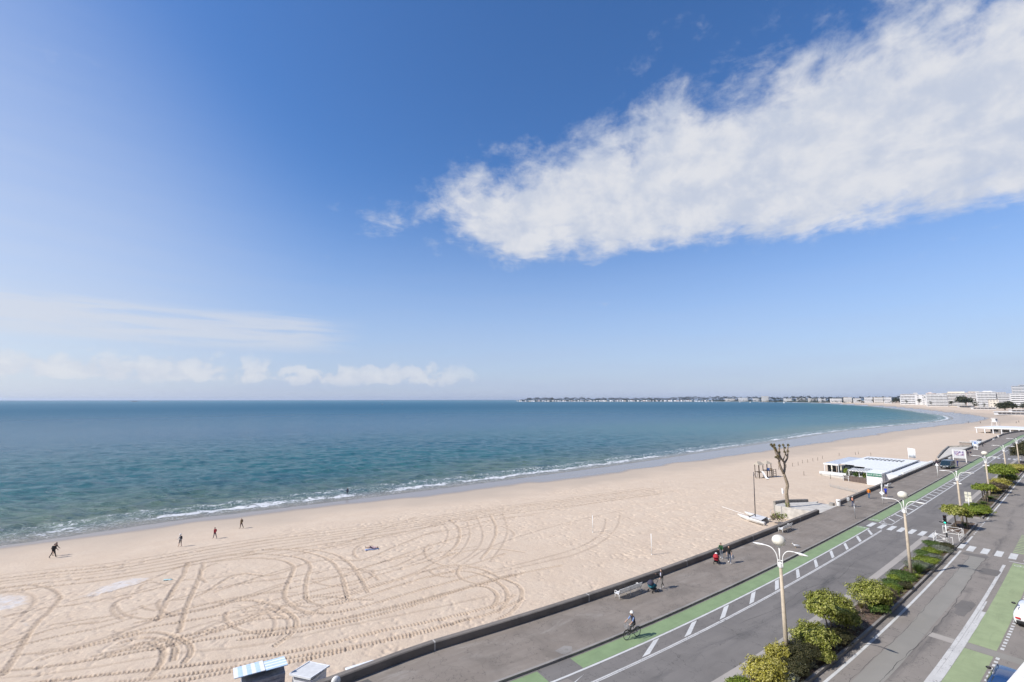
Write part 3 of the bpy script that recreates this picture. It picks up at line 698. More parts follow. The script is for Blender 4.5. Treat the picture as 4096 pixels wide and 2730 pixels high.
# gutters, kerbs and planting beds of the median
strip('gutter_strip', GUTTER, 7.02, 7.62, -24, 62.0, ZR + .004, road); strip('gutter_strip', GUTTER, 7.05, 7.65, 72, 420, ZR + .004, road)
beds = []
def bed(s0, s1):
    o = struct(strip('planting_bed', SOIL, 8.52, 10.42, s0 + .2, s1 - .2, 0.02, nd=4)); beds.append(o)
    n = max(int((s1 - s0) / 2.0), 1); L = (s1 - s0) / n
    k = struct(link('median_kerb', None))
    for i in range(n):
        a, b_ = s0 + i * L + .006, s0 + (i + 1) * L - .006
        sweep('kerb_stone', KERBM, [(8.32, -.25), (8.50, -.25), (8.50, .05), (8.33, .05)], a, b_, k)
        sweep('kerb_stone', KERBM, [(10.44, -.25), (10.62, -.25), (10.61, .05), (10.44, .05)], a, b_, k)
    for a in (s0 - .09, s1 - .09):
        sweep('kerb_stone', KERBM, [(8.51, -.25), (10.43, -.25), (10.43, .045), (8.51, .045)], a, a + .18, k)
bed(-24, 58.6); bed(66.2, 75.0); bed(79.8, 130.0); bed(136.0, 178.0); bed(190, 300)
struct(strip('island_paving', ROADB, 8.3, 10.62, 58.78, 66.0, -0.06, nd=1))
for a, b_ in ((75.3, 79.5), (130.3, 135.7), (178.3, 189.7)): struct(strip('median_gap', ROADB, 8.3, 10.62, a, b_, ZR + .002, nd=1))
paint('crossing_bar', LINEP, [(58.9, 10.66), (61.4, 10.66), (61.4, 11.12), (58.9, 11.12)], ZR + .008, road2)
# service road markings and repairs
strip('edge_line', LINEP, 11.02, 11.20, -24, 57.8, ZR + .006, road2, edge=.005)
strip('edge_line', LINEP, 10.95, 11.12, 61.6, 66.8, ZR + .006, road2, edge=.005)
for k in range(9): paint('lane_dash', LINEP, [(68.0 + k * 1.15, 10.95), (68.55 + k * 1.15, 10.95), (68.55 + k * 1.15, 11.1), (68.0 + k * 1.15, 11.1)], ZR + .006, road2)
strip('edge_line', LINEP, 10.95, 11.12, 80, 420, ZR + .006, road2, edge=.005)
strip('lane_line', LINEP2, 14.72, 14.96, -24, 55.0, ZR + .008, road2, edge=.012)
strip('lane_line', LINEP2, 15.12, 15.34, -24, 38.0, ZR + .008, road2, edge=.02)
strip('lane_line', LINEP2, 14.97, 15.11, 22.0, 41.0, ZR + .007, road2, edge=.02)
for s0, s1 in ((-24, 29.2), (30.4, 56.6)): strip('green_lane', GREENP2, 15.36, 16.82, s0, s1, ZR + .004, road2, edge=.01)
for k in range(12): paint('green_lane', GREENP2, [(61.6 + k * .95, 14.95), (62.15 + k * .95, 14.95), (62.15 + k * .95, 16.4), (61.6 + k * .95, 16.4)], ZR + .004, road2)
strip('stop_line', LINEP2, 15.0, 18.5, 57.0, 57.25, ZR + .007, road2)
s = -10.0
while s < 57:
    if not (29.0 < s < 30.5): paint('parking_dash', LINEP, [(s, 16.93), (s + .34, 16.93), (s + .34, 17.12), (s, 17.12)], ZR + .006, road2)
    s += .66
strip('asphalt_patch', PATCHM, lambda s: 12.05 + .05 * math.sin(s * .5), lambda s: 13.25 + .04 * math.sin(s * .35), -24, 57.2, ZR + .003, road2, edge=.02)
strip('asphalt_patch', PATCHM, 13.3, 22, 29.3, 30.3, ZR + .0035, road2)
strip('asphalt_patch', GUTTER, 13.36, 14.7, 29.3, 30.25, ZR + .004, road2)
for (a, b_, c_, d_) in ((35.6, 39.0, 13.7, 14.5), (37.0, 39.8, 13.5, 14.6), (49.8, 52.2, 13.4, 14.9), (56.3, 57.6, 11.3, 13.5)):
    paint('asphalt_patch', PATCHD, [(a + .3, c_), (b_ - .2, c_ + .15), (b_, d_ - .2), (b_ - .5, d_), (a, d_ - .1), (a - .1, c_ + .3)], ZR + .0038 + .0004 * (a - 35), road2)
for (a, b_, c_, d_) in ((25.0, 30.0, 4.1, 5.0), (35.2, 36.2, 5.6, 6.6), (45.0, 50.0, 4.4, 5.3), (39.0, 40.0, 3.3, 7.0), (0.0, 4.3, 1.7, 2.8), (68, 74, 4.2, 6.4)):
    paint('asphalt_patch', PATCHD if a > 10 else ROADB, [(a + .3, c_), (b_ - .2, c_ + .1), (b_, d_ - .2), (b_ - .4, d_), (a + .1, d_ - .1), (a - .1, c_ + .2)], ZR + .0034 + .0002 * (a % 5), road)
CRACK = M('tar_crack', (0.07, 0.068, 0.065), 0.9, 0.2, 5)
def crack(pts, par, z=ZR + .0055, w_=.022):
    q = smooth_path(pts, .3); mb = MB()
    for i, (a, b_) in enumerate(q):
        k = .03 * math.sin(i * .37 + a) + .025 * math.sin(i * .91 + 2) + .012 * math.sin(i * 2.3); ww = w_ * .8 * (.35 + .8 * abs(math.sin(i * .23)))
        mb.v += [tuple(S(a, b_ + k - ww, z)), tuple(S(a, b_ + k + ww, z))]
    mb.f = [(2 * i, 2 * i + 1, 2 * i + 3, 2 * i + 2) for i in range(len(q) - 1)]
    me = mb.mesh('road_crack')
    if me.polygons[0].normal.z < 0: me.flip_normals()
    link('road_crack', me, CRACK, par)
crack([(12, 13.3), (22, 13.1), (29, 13.35), (36, 13.45), (44, 13.3), (52, 13.2), (57, 13.4)], road2)
crack([(-5, 11.9), (10, 12.05), (22, 11.95), (30, 12.1), (40, 12.0), (56, 12.1)], road2, w_=.014)
crack([(29.3, 12.2), (29.6, 12.8), (29.3, 13.3)], road2); crack([(36.6, 13.5), (38.3, 13.6), (38.4, 14.4), (37.2, 14.5), (36.4, 13.9)], road2, w_=.016)
crack([(2.6, .2), (3.4, 3.0), (3.8, 5.0), (4.6, 8.0)], road, w_=.014); crack([(20, 4.0), (26, 4.6), (31, 4.3), (37, 5.2), (44, 4.7), (52, 5.5)], road, w_=.016)
crack([(34, 3.4), (38, 6.0), (42, 6.9)], road, w_=.02); crack([(60.6, 3.0), (60.2, 5.0), (58.8, 7.6)], road, w_=.02)
# drain hatch and worn concrete plate in the promenade
pl = paint('drain_plate', KERBM, [(5.2, -.95), (6.2, -1.15), (6.6, -.75), (6.2, -.25), (5.4, -.28)], .004, prom)
paint('asphalt_patch', surf('prom_repair', [(0.125, 0.117, 0.11), (0.11, 0.103, 0.097), (0.14, 0.13, 0.12)]), [(-9.0, -4.5), (-6.8, -4.6), (-6.3, -3.2), (-6.8, -1.2), (-9.2, -1.1)], .004, prom)
mb = MB().lathe([(.13, .0), (.13, .012), (.10, .014)], (0, 0, 0), 14); mb.build('drain_cap', CONC, prom, loc=S(5.95, -.7, .004))

# ------------------------------------------------------------------ sea wall
WALLM = surf('sea_wall_concrete', [(0.215, 0.19, 0.165), (0.18, 0.16, 0.142), (0.11, 0.10, 0.088)], bump=.5, speck=.35)
WALLJ = M('wall_joint', (0.48, 0.46, 0.43), .9, .15, 4)
def sea_wall(label, s0, s1, d0, L, step=3.0):
    t_ = thing('sea_wall', label, 'sea wall', S(s0, d0(s0)))
    n = max(int((s1 - s0) / L), 1); L = (s1 - s0) / n; inv = Matrix.Translation(-t_.location)
    for i in range(n):
        a, b_ = s0 + i * L + .02, s0 + (i + 1) * L - .02; j = .006 * math.sin(i * 7.3)
        o = sweep('wall_section', WALLM, [(lambda s: d0(s) + .03, -2.6), (lambda s: d0(s) + .46, -2.6), (lambda s: d0(s) + .46, .50), (lambda s: d0(s) + .40, .56 + j), (lambda s: d0(s) + .04, .56 + j), (lambda s: d0(s), .51)], a, b_, t_, step)
        o.data.transform(inv)
        if i:
            o = sweep('wall_joint', WALLJ, [(lambda s: d0(s) + .035, -2.5), (lambda s: d0(s) + .455, -2.5), (lambda s: d0(s) + .455, .545), (lambda s: d0(s) + .035, .545)], a - .04, a, t_, 1)
            o.data.transform(inv)
    return t_
wd = lambda s: -5.9 + max(0, -3 - s) * .12
sea_wall('low weathered concrete sea wall beside the bench and strollers, nearest stretch', -24, 64.2, wd, 7.35)
sea_wall('concrete sea wall from the white bin to the far crossing, past the pavilion', 73.0, 222.0, wd, 9.3)
sea_wall('distant curving concrete sea wall bordering the promenade towards the far pavilion', 224.5, 400.0, lambda s: -5.75, 14.0, 4.0)

# ------------------------------------------------------------------ street lamps
def street_lamp(label, s, d, globe, small_box=False):
    t_ = thing('street_lamp', label, 'street lamp', S(s, d, 0.0), rotz(s), 'lamps along the median')
    MB().tube([(0, 0, -.1), (0, 0, 2.5), (0, 0, 6.05)], [.155, .13, .095], 12).build('post', STONEP, t_, True)
    MB().lathe([(.125, 5.95), (.13, 6.0), (.13, 6.25), (.07, 6.3)], (0, 0, 0), 12).build('collar', WHITE, t_)
    top = 7.35 if globe else 7.15
    MB().tube([(0, 0, 6.2), (0, 0, top)], .045, 8).build('stem', WHITE, t_, True)
    for sg in (-1, 1):
        pts = [(sg * .16, 0, 5.95), (sg * .17, 0, 6.5), (sg * .26, 0, 6.85), (sg * .5, 0, 7.12), (sg * .8, 0, 7.2), (sg * 1.05, 0, 7.2)]
        q = smooth_path(pts, .12)
        a = MB().tube([tuple(p) for p in q], .034, 8).build('arm', WHITE, t_, True)
        for zb in (6.1, 6.42): box_part('bracket', WHITE, a, (sg * .09, 0, zb), (.2, .05, .05))
        # cobra-head lantern
        hd = MB(); prof = [(.98, .045, .035), (1.15, .08, .05), (1.4, .115, .06), (1.64, .09, .045), (1.82, .035, .02)]
        n = 12; vs = []
        for x, ry, rz_ in prof:
            for j in range(n):
                g = 2 * math.pi * j / n
                vs.append((sg * x, ry * math.cos(g), 7.2 - (x - 1.1) * .05 + rz_ * math.sin(g)))
        fs = [(i * n + j, i * n + (j + 1) % n, (i + 1) * n + (j + 1) % n, (i + 1) * n + j) for i in range(len(prof) - 1) for j in range(n)]
        fs += [tuple(range(n)), tuple((len(prof) - 1) * n + j for j in range(n))]
        hd.add(vs, fs); h = hd.build('lamp_head', WHITE, t_, True)
        MB().ball((sg * 1.42, 0, 7.13), (.22, .08, .05), 10, 6).build('lens', CREAM, h, True)
    if globe:
        MB().lathe([(.05, 7.25), (.16, 7.36), (.17, 7.4), (.1, 7.42)], (0, 0, 0), 14).build('globe_seat', WHITE, t_)
        MB().ball((0, 0, 7.74), (.43, .43, .37), 24, 14).build('globe', CREAM, t_, True)
    else:
        MB().box((0, 0, 7.22), (.16, .16, .2)).build('top_cap', WHITE, t_)
    if small_box:
        for sg in (-1, 1): MB().ball((sg * .26, 0, 5.55), (.2, .12, .1), 10, 6).build('side_spotlight', WHITE, t_, True)
    return t_
street_lamp('nearest lamp with a cream globe and two curved arms rising from variegated bushes', 17.3, 8.76, True)
street_lamp('second globe-topped two-armed lamp, standing by the tall grass clump', 43.2, 9.5, True)
street_lamp('two-armed lamp without globe, third along the median, behind the clipped tree and green light', 73.0, 9.35, False, True)
street_lamp('fourth two-armed lamp with a cream globe, by the three-stemmed clipped tree', 101.4, 9.4, True, True)
street_lamp('slim two-armed lamp without globe, fifth along the median', 131.0, 9.35, False)
street_lamp('farthest two-armed lamp, at the right edge beside the big dark tree', 160.0, 9.4, False)
# lamp standing below the picture, only its white head shows by the sea wall
t_ = thing('promenade_lamp', 'white oval lamp head at the bottom edge beside the sea wall', 'lamp', at(1342, 2726, .82) * Vector((1, 1, 0)) if False else Vector((at(1342, 2726, .82).x, at(1342, 2726, .82).y, 0)), rotz(-9))
MB().tube([(0, 0, 0), (0, 0, .25)], .09, 10).build('foot', WHITE, t_); MB().tube([(0, 0, .2), (0, 0, .62)], .05, 10).build('post', WHITE, t_)
MB().ball((0, 0, .82), (.16, .27, .30), 20, 12).build('lamp_head', WHITE, t_, True)

# ------------------------------------------------------------------ benches, bins, posts, signs
def make_bench(label, s, d, L=2.9):
    t_ = thing('bench', label, 'bench', S(s, d, 0), rotz(s), 'white benches along the promenade')
    for i, y in enumerate((-L / 2, 0, L / 2)):
        f = MB()
        f.tube([(-.30, y, 0), (-.26, y, .2), (-.27, y, .42)], .028, 6); f.tube([(.24, y, 0), (.20, y, .22), (.19, y, .42)], .028, 6)
        f.tube([(-.3, y, .42), (.2, y, .4)], .03, 6); f.tube([(.18, y, .38), (.26, y, .62), (.33, y, .86)], .026, 6)
        if i != 1:
            f.tube([(-.28, y, .42), (-.32, y, .6), (-.22, y, .66), (.0, y, .62), (.24, y, .64)], .026, 6)
        f.build('leg_frame', WHITE, t_, True)
    for k in range(5): box_part('seat_slat', WHITEW, t_, (-.26 + k * .105, 0, .45), (.085, L + .15, .03))
    for k in range(4): box_part('back_slat', WHITEW, t_, (.235 + k * .032, 0, .53 + k * .105), (.028, L + .15, .085), ry=.3)
    return t_
make_bench('long white slatted bench nearest the camera, in front of the sea wall', 16.7, -4.4)
make_bench('white slatted bench behind the nearest lamp globe, by the gull', 49.9, -4.75)
make_bench('white slatted bench on the promenade beside the pavilion front', 98.6, -4.5, 2.2)
make_bench('white slatted bench just behind the dark van', 167, -4.7, 2.4)
make_bench('small far white bench near the stairs down to the beach', 266, -4.5, 2.4)
def make_bin(label, s, d):
    t_ = thing('litter_bin', label, 'bin', S(s, d, 0), rotz(s), 'white litter bins')
    MB().lathe([(.29, 0), (.31, .04), (.33, .85), (.33, .92)], (0, 0, 0), 16).build('body', WHITE, t_, True)
    MB().lathe([(.345, .88), (.345, .96), (.30, 1.0)], (0, 0, 0), 16).build('rim', WHITE, t_)
    MB().box((.1, -.325, .80), (.28, .03, .1)).build('slot', BLACK, t_)
make_bin('white cylindrical litter bin at the top of the beach ramp', 72.4, -5.3)
make_bin('white litter bin next to the blue and white sign by the far ramp', 221.0, -4.7)
make_bin('white litter bin on the bend of the far sea wall', 288.0, -5.0)
SIGNW = M('sign_white', (0.75, 0.75, 0.74), .5, .05, 4); SIGNB = M('sign_blue', (0.09, 0.20, 0.50), .5, .15, 4); SIGNG = M('sign_grey_back', (0.32, 0.33, 0.34), .5, .1, 4)
def pole(t_, h, r=.04, mat=None, lean=0): return MB().tube([(0, 0, 0), (lean, 0, h)], r, 8).build('pole', mat or WHITE, t_, True)
t_ = thing('sign_post', 'slim grey signpost near the strolling couple, before the crossing', 'signpost', S(64.8, -1.0, 0), rotz(64)); pole(t_, 2.0, .035, STEEL)
box_part('sign_plate', SIGNG, t_, (0, 0, 2.05), (.12, .05, .18))
t_ = thing('sign_post', 'tall white signpost with a diamond plate beside the jogger in blue', 'signpost', S(80.2, -1.2, 0), rotz(80)); pole(t_, 3.1, .055)
box_part('diamond_plate', SIGNW, t_, (-.02, -.07, 1.75), (.52, .02, .52), ry=R(45)); box_part('sign_plate', SIGNW, t_, (.05, -.07, 3.25), (.06, .03, .95)); box_part('plate_back', SIGNG, t_, (.14, -.05, 3.22), (.1, .04, .95))
t_ = thing('sign_post', 'white post with an arrow-shaped plate on the promenade before the van', 'signpost', S(123, -.75, 0), rotz(123)); pole(t_, 2.9, .06)
MB().add([(-.35, -.06, 2.5), (.35, -.06, 2.5), (0, -.06, 3.15), (-.35, -.03, 2.5), (.35, -.03, 2.5), (0, -.03, 3.15)], [(0, 1, 2), (5, 4, 3), (0, 3, 4, 1), (1, 4, 5, 2), (2, 5, 3, 0)]).build('triangle_plate', SIGNW, t_)
t_ = thing('sign_post', 'cream direction sign stack on a thin pole in the median before the green shrubs', 'signpost', S(84.4, 8.75, 0), rotz(84)); pole(t_, 2.1, .04, WHITE)
for k in range(3):
    for sg in (-1, 1): box_part('sign_plate', M('cream_sign', (.66, .64, .52), .5, .08), t_, (sg * .21, -.03, 1.65 + k * .52), (.34, .03, .44))
box_part('sign_frame', SIGNG, t_, (0, .02, 2.15), (.1, .05, 1.5))
t_ = thing('sign_post', 'grey-blue bathing notice on a short pole at the foot of the beach ramp', 'signpost', sand(3133, 2004), 0); pole(t_, 1.6, .03, WHITE)
box_part('notice_board', SIGNW, t_, (-.03, 0, 1.75), (.08, .45, 1.0)); box_part('notice_stripe', SIGNB, t_, (.05, 0, 1.6), (.08, .35, .5))
t_ = thing('promenade_notice', 'blue and white upright notice at the far beach ramp', 'notice', S(210, -4.0, 0), rotz(210))
box_part('board', SIGNW, t_, (0, 0, 1.6), (.7, .1, 1.0)); box_part('blue_panel', M('faded_blue', (.22, .30, .50), .6, .1), t_, (0, -.07, 2.3), (.7, .06, .9))
for x in (-.4, .4): box_part('leg', WHITE, t_, (x, 0, .65), (.1, .1, 1.3))
box_part('foot', WHITE, t_, (0, 0, .06), (1.1, .7, .12))
# poster board
PRINT = bpy.data.materials.new('poster_print'); PRINT.use_nodes = True; t = NT(PRINT.node_tree); b = t.n['Principled BSDF']
oc = t.new('ShaderNodeTexCoord').outputs['Object']
c = t.mix(t.ss(t.noise(oc, 3.2, 3, .6), .42, .6), (.62, .62, .68), (.10, .05, .20))
c = t.mix(t.ss(t.noise(t.vm('ADD', oc, (4, 2, 1)), 3.6, 3, .6), .54, .66), c, (.62, .33, .22)); t.l.new(c, b.inputs['Base Color'])
SIGNG2 = M('poster_backing', (.56, .56, .57), .6, .06, 2)
t_ = thing('poster_board', 'big white framed poster board standing behind the dark van', 'billboard', S(161.0, -1.9, 0), rotz(161))
for x in (-1.3, 1.3): box_part('post', WHITE, t_, (x, 0, 1.7), (.18, .18, 3.4))
box_part('panel', SIGNG2, t_, (0, 0, 2.15), (2.45, .1, 2.2)); box_part('poster', PRINT, t_, (0, -.06, 2.4), (1.9, .02, 1.2)); box_part('frame', WHITE, t_, (0, 0, 3.3), (2.45, .12, .1))
# white banner above the pavilion
t_ = thing('banner', 'white upright banner on a pole behind the pavilion roof', 'flag', S(148.5, -10.5, -1.9), rotz(148)); pole(t_, 6.0, .06)
g = MB(); n = 10; vs = []
for i in range(n + 1):
    for z in (3.4, 5.9): vs.append((1.5 * i / n, .12 * math.sin(i * .9) * i / n, z - .15 * i / n))
g.add(vs, [(2 * i, 2 * i + 2, 2 * i + 3, 2 * i + 1) for i in range(n)]); o = g.build('cloth', M('banner_cloth', (.80, .80, .78), .8, .04, 2), t_, True)
o.modifiers.new('solid', 'SOLIDIFY').thickness = .01
# volleyball poles
for (px, py, h, lab) in ((2371, 2132, 2.45, 'white wooden court pole farther from the wall, standing in bare sand'), (2607, 2222, 2.56, 'white wooden court pole nearer the sea wall, casting a thin shadow')):
    t_ = thing('court_pole', lab, 'pole', sand(px, py), 0, 'court poles'); pole(t_, h, .05, WHITEW); MB().lathe([(.07, 0), (.07, .12), (.05, .14)], (0, 0, 0), 10).build('socket', WHITE, t_)
ORD = ('first', 'second', 'third', 'fourth', 'fifth', 'sixth', 'seventh', 'eighth', 'ninth', 'tenth', 'eleventh', 'twelfth', 'thirteenth', 'fourteenth')
# posts with rope round the play area
for i, (px, py) in enumerate([(3115, 1880), (3145, 1872), (3170, 1868), (3193, 1864), (3210, 1855), (3231, 1853), (3252, 1848), (3271, 1845), (3290, 1838), (3357, 1826), (3422, 1822), (3434, 1820), (3484, 1826), (3216, 1905), (3322, 1918)]):
    lab = 'thin wooden stake in the sand near the pavilion, %s from the left of its row' % ORD[i] if i < 13 else ('lone thin stake standing nearer the ramp than the stake row', 'short stake in the sand just before the terrace')[i - 13]
    tag(MB().tube([(0, 0, -.2), (.03 * math.sin(i), 0, 1.05)], .05, 6).build('marker_post', DARKW, None, True, sand(px, py)), lab, 'post', 'wooden stakes on the beach')
# rolled sand fence
p0, p1 = sand(3320, 1950), S(98.4, -9.6); p1.z = beach_z(p1.x, p1.y)
t_ = thing('sand_fence', 'low grey slatted sand fence running from the beach to the sea wall', 'fence', p0)
for i in range(46):
    q = (p1 - p0) * (i / 45); q.z += .3 + .05 * math.sin(i * .7)
    box_part('slat', M('grey_slat', (.42, .41, .39), .9, .15), t_, q, (.1, .03, .6), rz=1.2)
for i in range(4):
    q = (p1 - p0) * (i / 3); MB().tube([(q.x, q.y, q.z - .1), (q.x, q.y, q.z + .85)], .05, 6).build('post', CONCL, t_)

# ------------------------------------------------------------------ people
SKIN = M('skin', (.50, .32, .24), .6, .08, 4)
def cloth(c): return M('cloth_%02d_%02d_%02d' % tuple(int(k * 99) for k in c), c, .85, .18, 9)
def limb(o, fwd, bend, L1, L2, side=0.0, sgn=1):
    """two bones from o; fwd = swing angle forward from hanging, bend = extra angle at the joint"""
    a = fwd; m = o + Vector((side * L1, math.sin(a) * L1, -math.cos(a) * L1)); a2 = a + bend
    e = m + Vector((side * L2 * .5, math.sin(a2) * L2, -math.cos(a2) * L2)); return m, e, a2
def person(label, loc, heading, top, legs, shoes=(.05, .05, .05), hair=(.08, .06, .05), lean=.05, legL=(.35, .1), legR=(-.25, .25), armL=(-.3, .3), armR=(.35, .4), h=1.72, sleeves=True, bare=False, hat=None, pack=None, hem=0.0, lying=False, group=None, sit=False, skirt=None, look=0.0, sleevecol=None, shirt=None):
    k = h / 1.72; V = []; E = []; RAD = []; TAG = {}
    def add(p, r, par, tg):
        V.append(Vector(p)); RAD.append(r)
        if par is not None: E.append((par, len(V) - 1)); TAG[(par, len(V) - 1)] = tg
        return len(V) - 1
    hip_z = .92
    ln = lambda z, x=0.0, y=0.0: Vector((x, y + math.sin(lean) * (z - hip_z), hip_z + math.cos(lean) * (z - hip_z)))
    pel = add(ln(.93), .125, None, 'legs'); wst = add(ln(1.08), .115, pel, 'top'); ch = add(ln(1.30), .135, wst, 'top')
    nk0 = add(ln(1.43), .075, ch, 'top'); nk = add(ln(1.50, 0, .01), .052, nk0, 'skin')
    h1 = add(ln(1.57, 0, .03), .085, nk, 'skin'); h2 = add(ln(1.65, 0, .02), .088, h1, 'skin'); add(ln(1.70, 0, .01), .05, h2, 'hair')
    add(ln(1.57, 0, .125), .014, h1, 'skin')                  # nose
    for sg, leg, arm in ((-1, legL, armL), (1, legR, armR)):
        hp = Vector((sg * .095, 0, .88)); i = add(hp, .088, pel, 'legs')
        kn, an, a2 = limb(hp, leg[0], -leg[1], .42, .42, 0)
        j = add(kn, .058, i, 'legs'); j2 = add(kn.lerp(an, .35), .056, j, 'calf'); q = add(an, .040, j2, 'calf')
        toe = an + Vector((0, math.cos(a2) * .17, math.sin(a2) * .17 - .045)); add(toe, .036, q, 'shoes')
        shd = ln(1.40, sg * .165, 0); a = add(shd, .062, ch, 'top'); sl_ = 'sleeve' if sleevecol else 'top'
        el_, wr, a2 = limb(shd, arm[0] + lean * 0, arm[1], .29, .25, sg * .18)
        ai = add(el_, .046, a, sl_); aj = add(wr, .032, ai, sl_ if sleeves else 'skin')
        f = Vector((0, math.sin(a2), -math.cos(a2))); hd = add(wr + f * .09, .036, aj, 'skin'); add(wr + f * .16, .020, hd, 'skin')
        add(wr + f * .09 + Vector((-sg * .055, .02, 0)), .014, aj, 'skin')
    zmin = 0 if (lying or sit) else min(v.z - RAD[i] * .8 for i, v in enumerate(V))
    me = bpy.data.meshes.new('person'); me.from_pydata([tuple((v - Vector((0, 0, zmin))) * k) for v in V], E, []); me.update()
    o = bpy.data.objects.new('person', me); COL.objects.link(o)
    o.modifiers.new('skin', 'SKIN').use_smooth_shade = True; o.modifiers.new('sub', 'SUBSURF').levels = 1; o.modifiers[-1].render_levels = 1
    for i, sv in enumerate(me.skin_vertices[0].data): sv.radius = (RAD[i] * k, RAD[i] * k); sv.use_root = (i == 0)
    dg = bpy.context.evaluated_depsgraph_get(); nm = bpy.data.meshes.new_from_object(o.evaluated_get(dg)); bpy.data.objects.remove(o)
    nm.name = 'person'; nm.materials.clear()
    pal = {'top': cloth(top), 'legs': cloth(legs), 'calf': SKIN if bare else cloth(legs), 'shoes': cloth(shoes), 'skin': SKIN, 'hair': cloth(hair), 'sleeve': cloth(sleevecol or top)}
    keys = list(pal); [nm.materials.append(pal[q]) for q in keys]
    A = np.array([me.vertices[e[0]].co[:] for e in E]); B = np.array([me.vertices[e[1]].co[:] for e in E]); AB = B - A; LL = (AB ** 2).sum(1); rad = np.array([min(RAD[e[0]], RAD[e[1]]) for e in E]) * k
    tg = [keys.index(TAG[e]) for e in E]
    for p in nm.polygons:
        c = np.array(p.center[:]); tt = np.clip(((c - A) * AB).sum(1) / LL, 0, 1); dd = np.linalg.norm(c - A - AB * tt[:, None], axis=1) - rad
        p.material_index = tg[int(np.argmin(dd))]; p.use_smooth = True
    ob = link('person', nm); ob.location = loc; ob.rotation_euler = (0, 0, -heading)
    tag(ob, label, 'person', group)
    hz = Vector((0, math.sin(lean) * (1.63 - hip_z), hip_z + math.cos(lean) * (1.63 - hip_z) - zmin)) * k
    hb = MB().ball(hz + Vector((0, -.012, .028)) * k, (.096 * k, .108 * k, .095 * k), 12, 8)
    for i in range(len(hb.v)):                                 # cut the hair back from the face
        x, y, z = hb.v[i]; dz_ = (z - hz.z) / (.1 * k)
        if y > hz.y + .03 * k and dz_ < .55: hb.v[i] = (x * .8, hz.y + .02 * k, z)
    hb.build('hair', cloth(hair), ob, True)
    if hat:
        MB().lathe([(.155, 0), (.16, .012), (.105, .03), (.10, .1), (.06, .13), (.01, .135)], tuple(hz + Vector((0, 0, .045)) * k), 14).build('hat', cloth(hat), ob, True)
    if pack:
        c = Vector((0, -.17 + math.sin(lean) * .36, 1.27 - zmin)) * k
        pm = MB().box(c, (.28 * k, .16 * k, .42 * k), rx=-lean, taper=.85).build('backpack', cloth(pack), ob); bevel(pm, .04, 2)
    if shirt:
        MB().ball(Vector((.02, .10 + math.sin(lean) * .3, 1.24 - zmin)) * k, (.075 * k, .045 * k, .17 * k), 10, 8).build('shirt_front', cloth(shirt), ob, True)
    if hem:
        c = Vector((0, 0, 0)); q = []
        for z, r in ((1.02, .135), (.95, .15), (.95 - hem, .175)):
            q.append((r * k, (z - zmin) * k))
        MB().lathe(q, (0, 0, 0), 14, 1.0, .8).build('jacket_hem', cloth(top), ob, True)
    return ob
WEST, EAST = R(-78), R(80)
person('person in black striding to the right along the beach, leftmost walker', sand(210, 2230), EAST, (.018, .018, .02), (.02, .02, .022), lean=.16, legL=(.38, .1), legR=(-.30, .25), armL=(.25, .5), armR=(-.25, .3), hair=(.02, .02, .02), pack=(.02, .02, .022), h=1.8, hem=.1)
person('person with bare calves half hidden beside the walker in black at the far left', sand(216, 2222), EAST, (.03, .028, .03), (.03, .03, .035), lean=.2, legL=(-.25, .2), legR=(.35, .12), armL=(.3, .5), armR=(-.3, .4), bare=True, h=1.74)
person('walker in a white hat and dark shorts with a black backpack, second from left', sand(719, 2186), WEST, (.45, .45, .45), (.05, .05, .06), lean=.12, legL=(.2, .1), legR=(-.15, .15), armL=(.2, 1.2), armR=(-.2, .3), bare=True, hat=(.7, .7, .68), pack=(.03, .03, .035), h=1.68)
person('walker in a red jacket on the open beach', sand(858, 2154), WEST, (.32, .03, .045), (.05, .05, .075), lean=.14, legL=(.26, .08), legR=(-.28, .25), armL=(-.2, .2), armR=(.3, .4), hair=(.16, .12, .09), pack=(.30, .03, .04), h=1.62)
person('walker in an olive jacket and dark trousers, rightmost of the beach walkers', sand(964, 2113), WEST, (.21, .15, .085), (.07, .035, .03), lean=.08, legL=(.18, .05), legR=(-.34, .3), armL=(-.15, .2), armR=(.25, .3), hair=(.45, .42, .38), pack=(.16, .11, .07), h=1.66)
person('lone person in dark clothes standing at the edge of the surf', sand(1389, 1981), R(-20), (.03, .035, .07), (.025, .025, .04), lean=.02, legL=(.1, .05), legR=(-.1, .05), armL=(.05, .2), armR=(.05, .2), h=1.7)
ps = S(22.9, -4.4, 0)
person('person in a black jacket over a pale shirt pushing the turquoise stroller', at(2648, 2356, 0), R(-118), (.022, .022, .026), (.16, .15, .14), lean=.05, legL=(.3, .1), legR=(-.3, .2), armL=(.6, .5), armR=(.8, 1.1), hair=(.13, .10, .09), h=1.68, shoes=(.5, .5, .5), shirt=(.58, .58, .70))
person('person in a green top leaning over the red pushchair', at(2886, 2236, 0), R(-150), (.035, .11, .05), (.22, .24, .28), lean=.28, legL=(.25, .1), legR=(-.2, .15), armL=(.7, .5), armR=(.7, .5), hair=(.10, .07, .06), h=1.66, shoes=(.6, .6, .6))
bm_ = person('person in a black T-shirt and jeans carrying a white shopping bag', at(2918, 2255, 0), R(-160), (.012, .012, .014), (.10, .12, .17), lean=.03, legL=(.3, .1), legR=(-.25, .2), armL=(.05, .15), armR=(-.15, .35), sleeves=False, hair=(.03, .025, .022), h=1.76, shoes=(.65, .65, .65))
person('white-haired person in a pale grey jacket strolling away, left of the couple by the bin', at(3395, 2028, 0), head(75), (.42, .43, .43), (.26, .26, .25), lean=.03, legL=(.2, .08), legR=(-.2, .15), armL=(.1, .2), armR=(-.1, .3), hair=(.55, .54, .52), hem=.1, h=1.64)
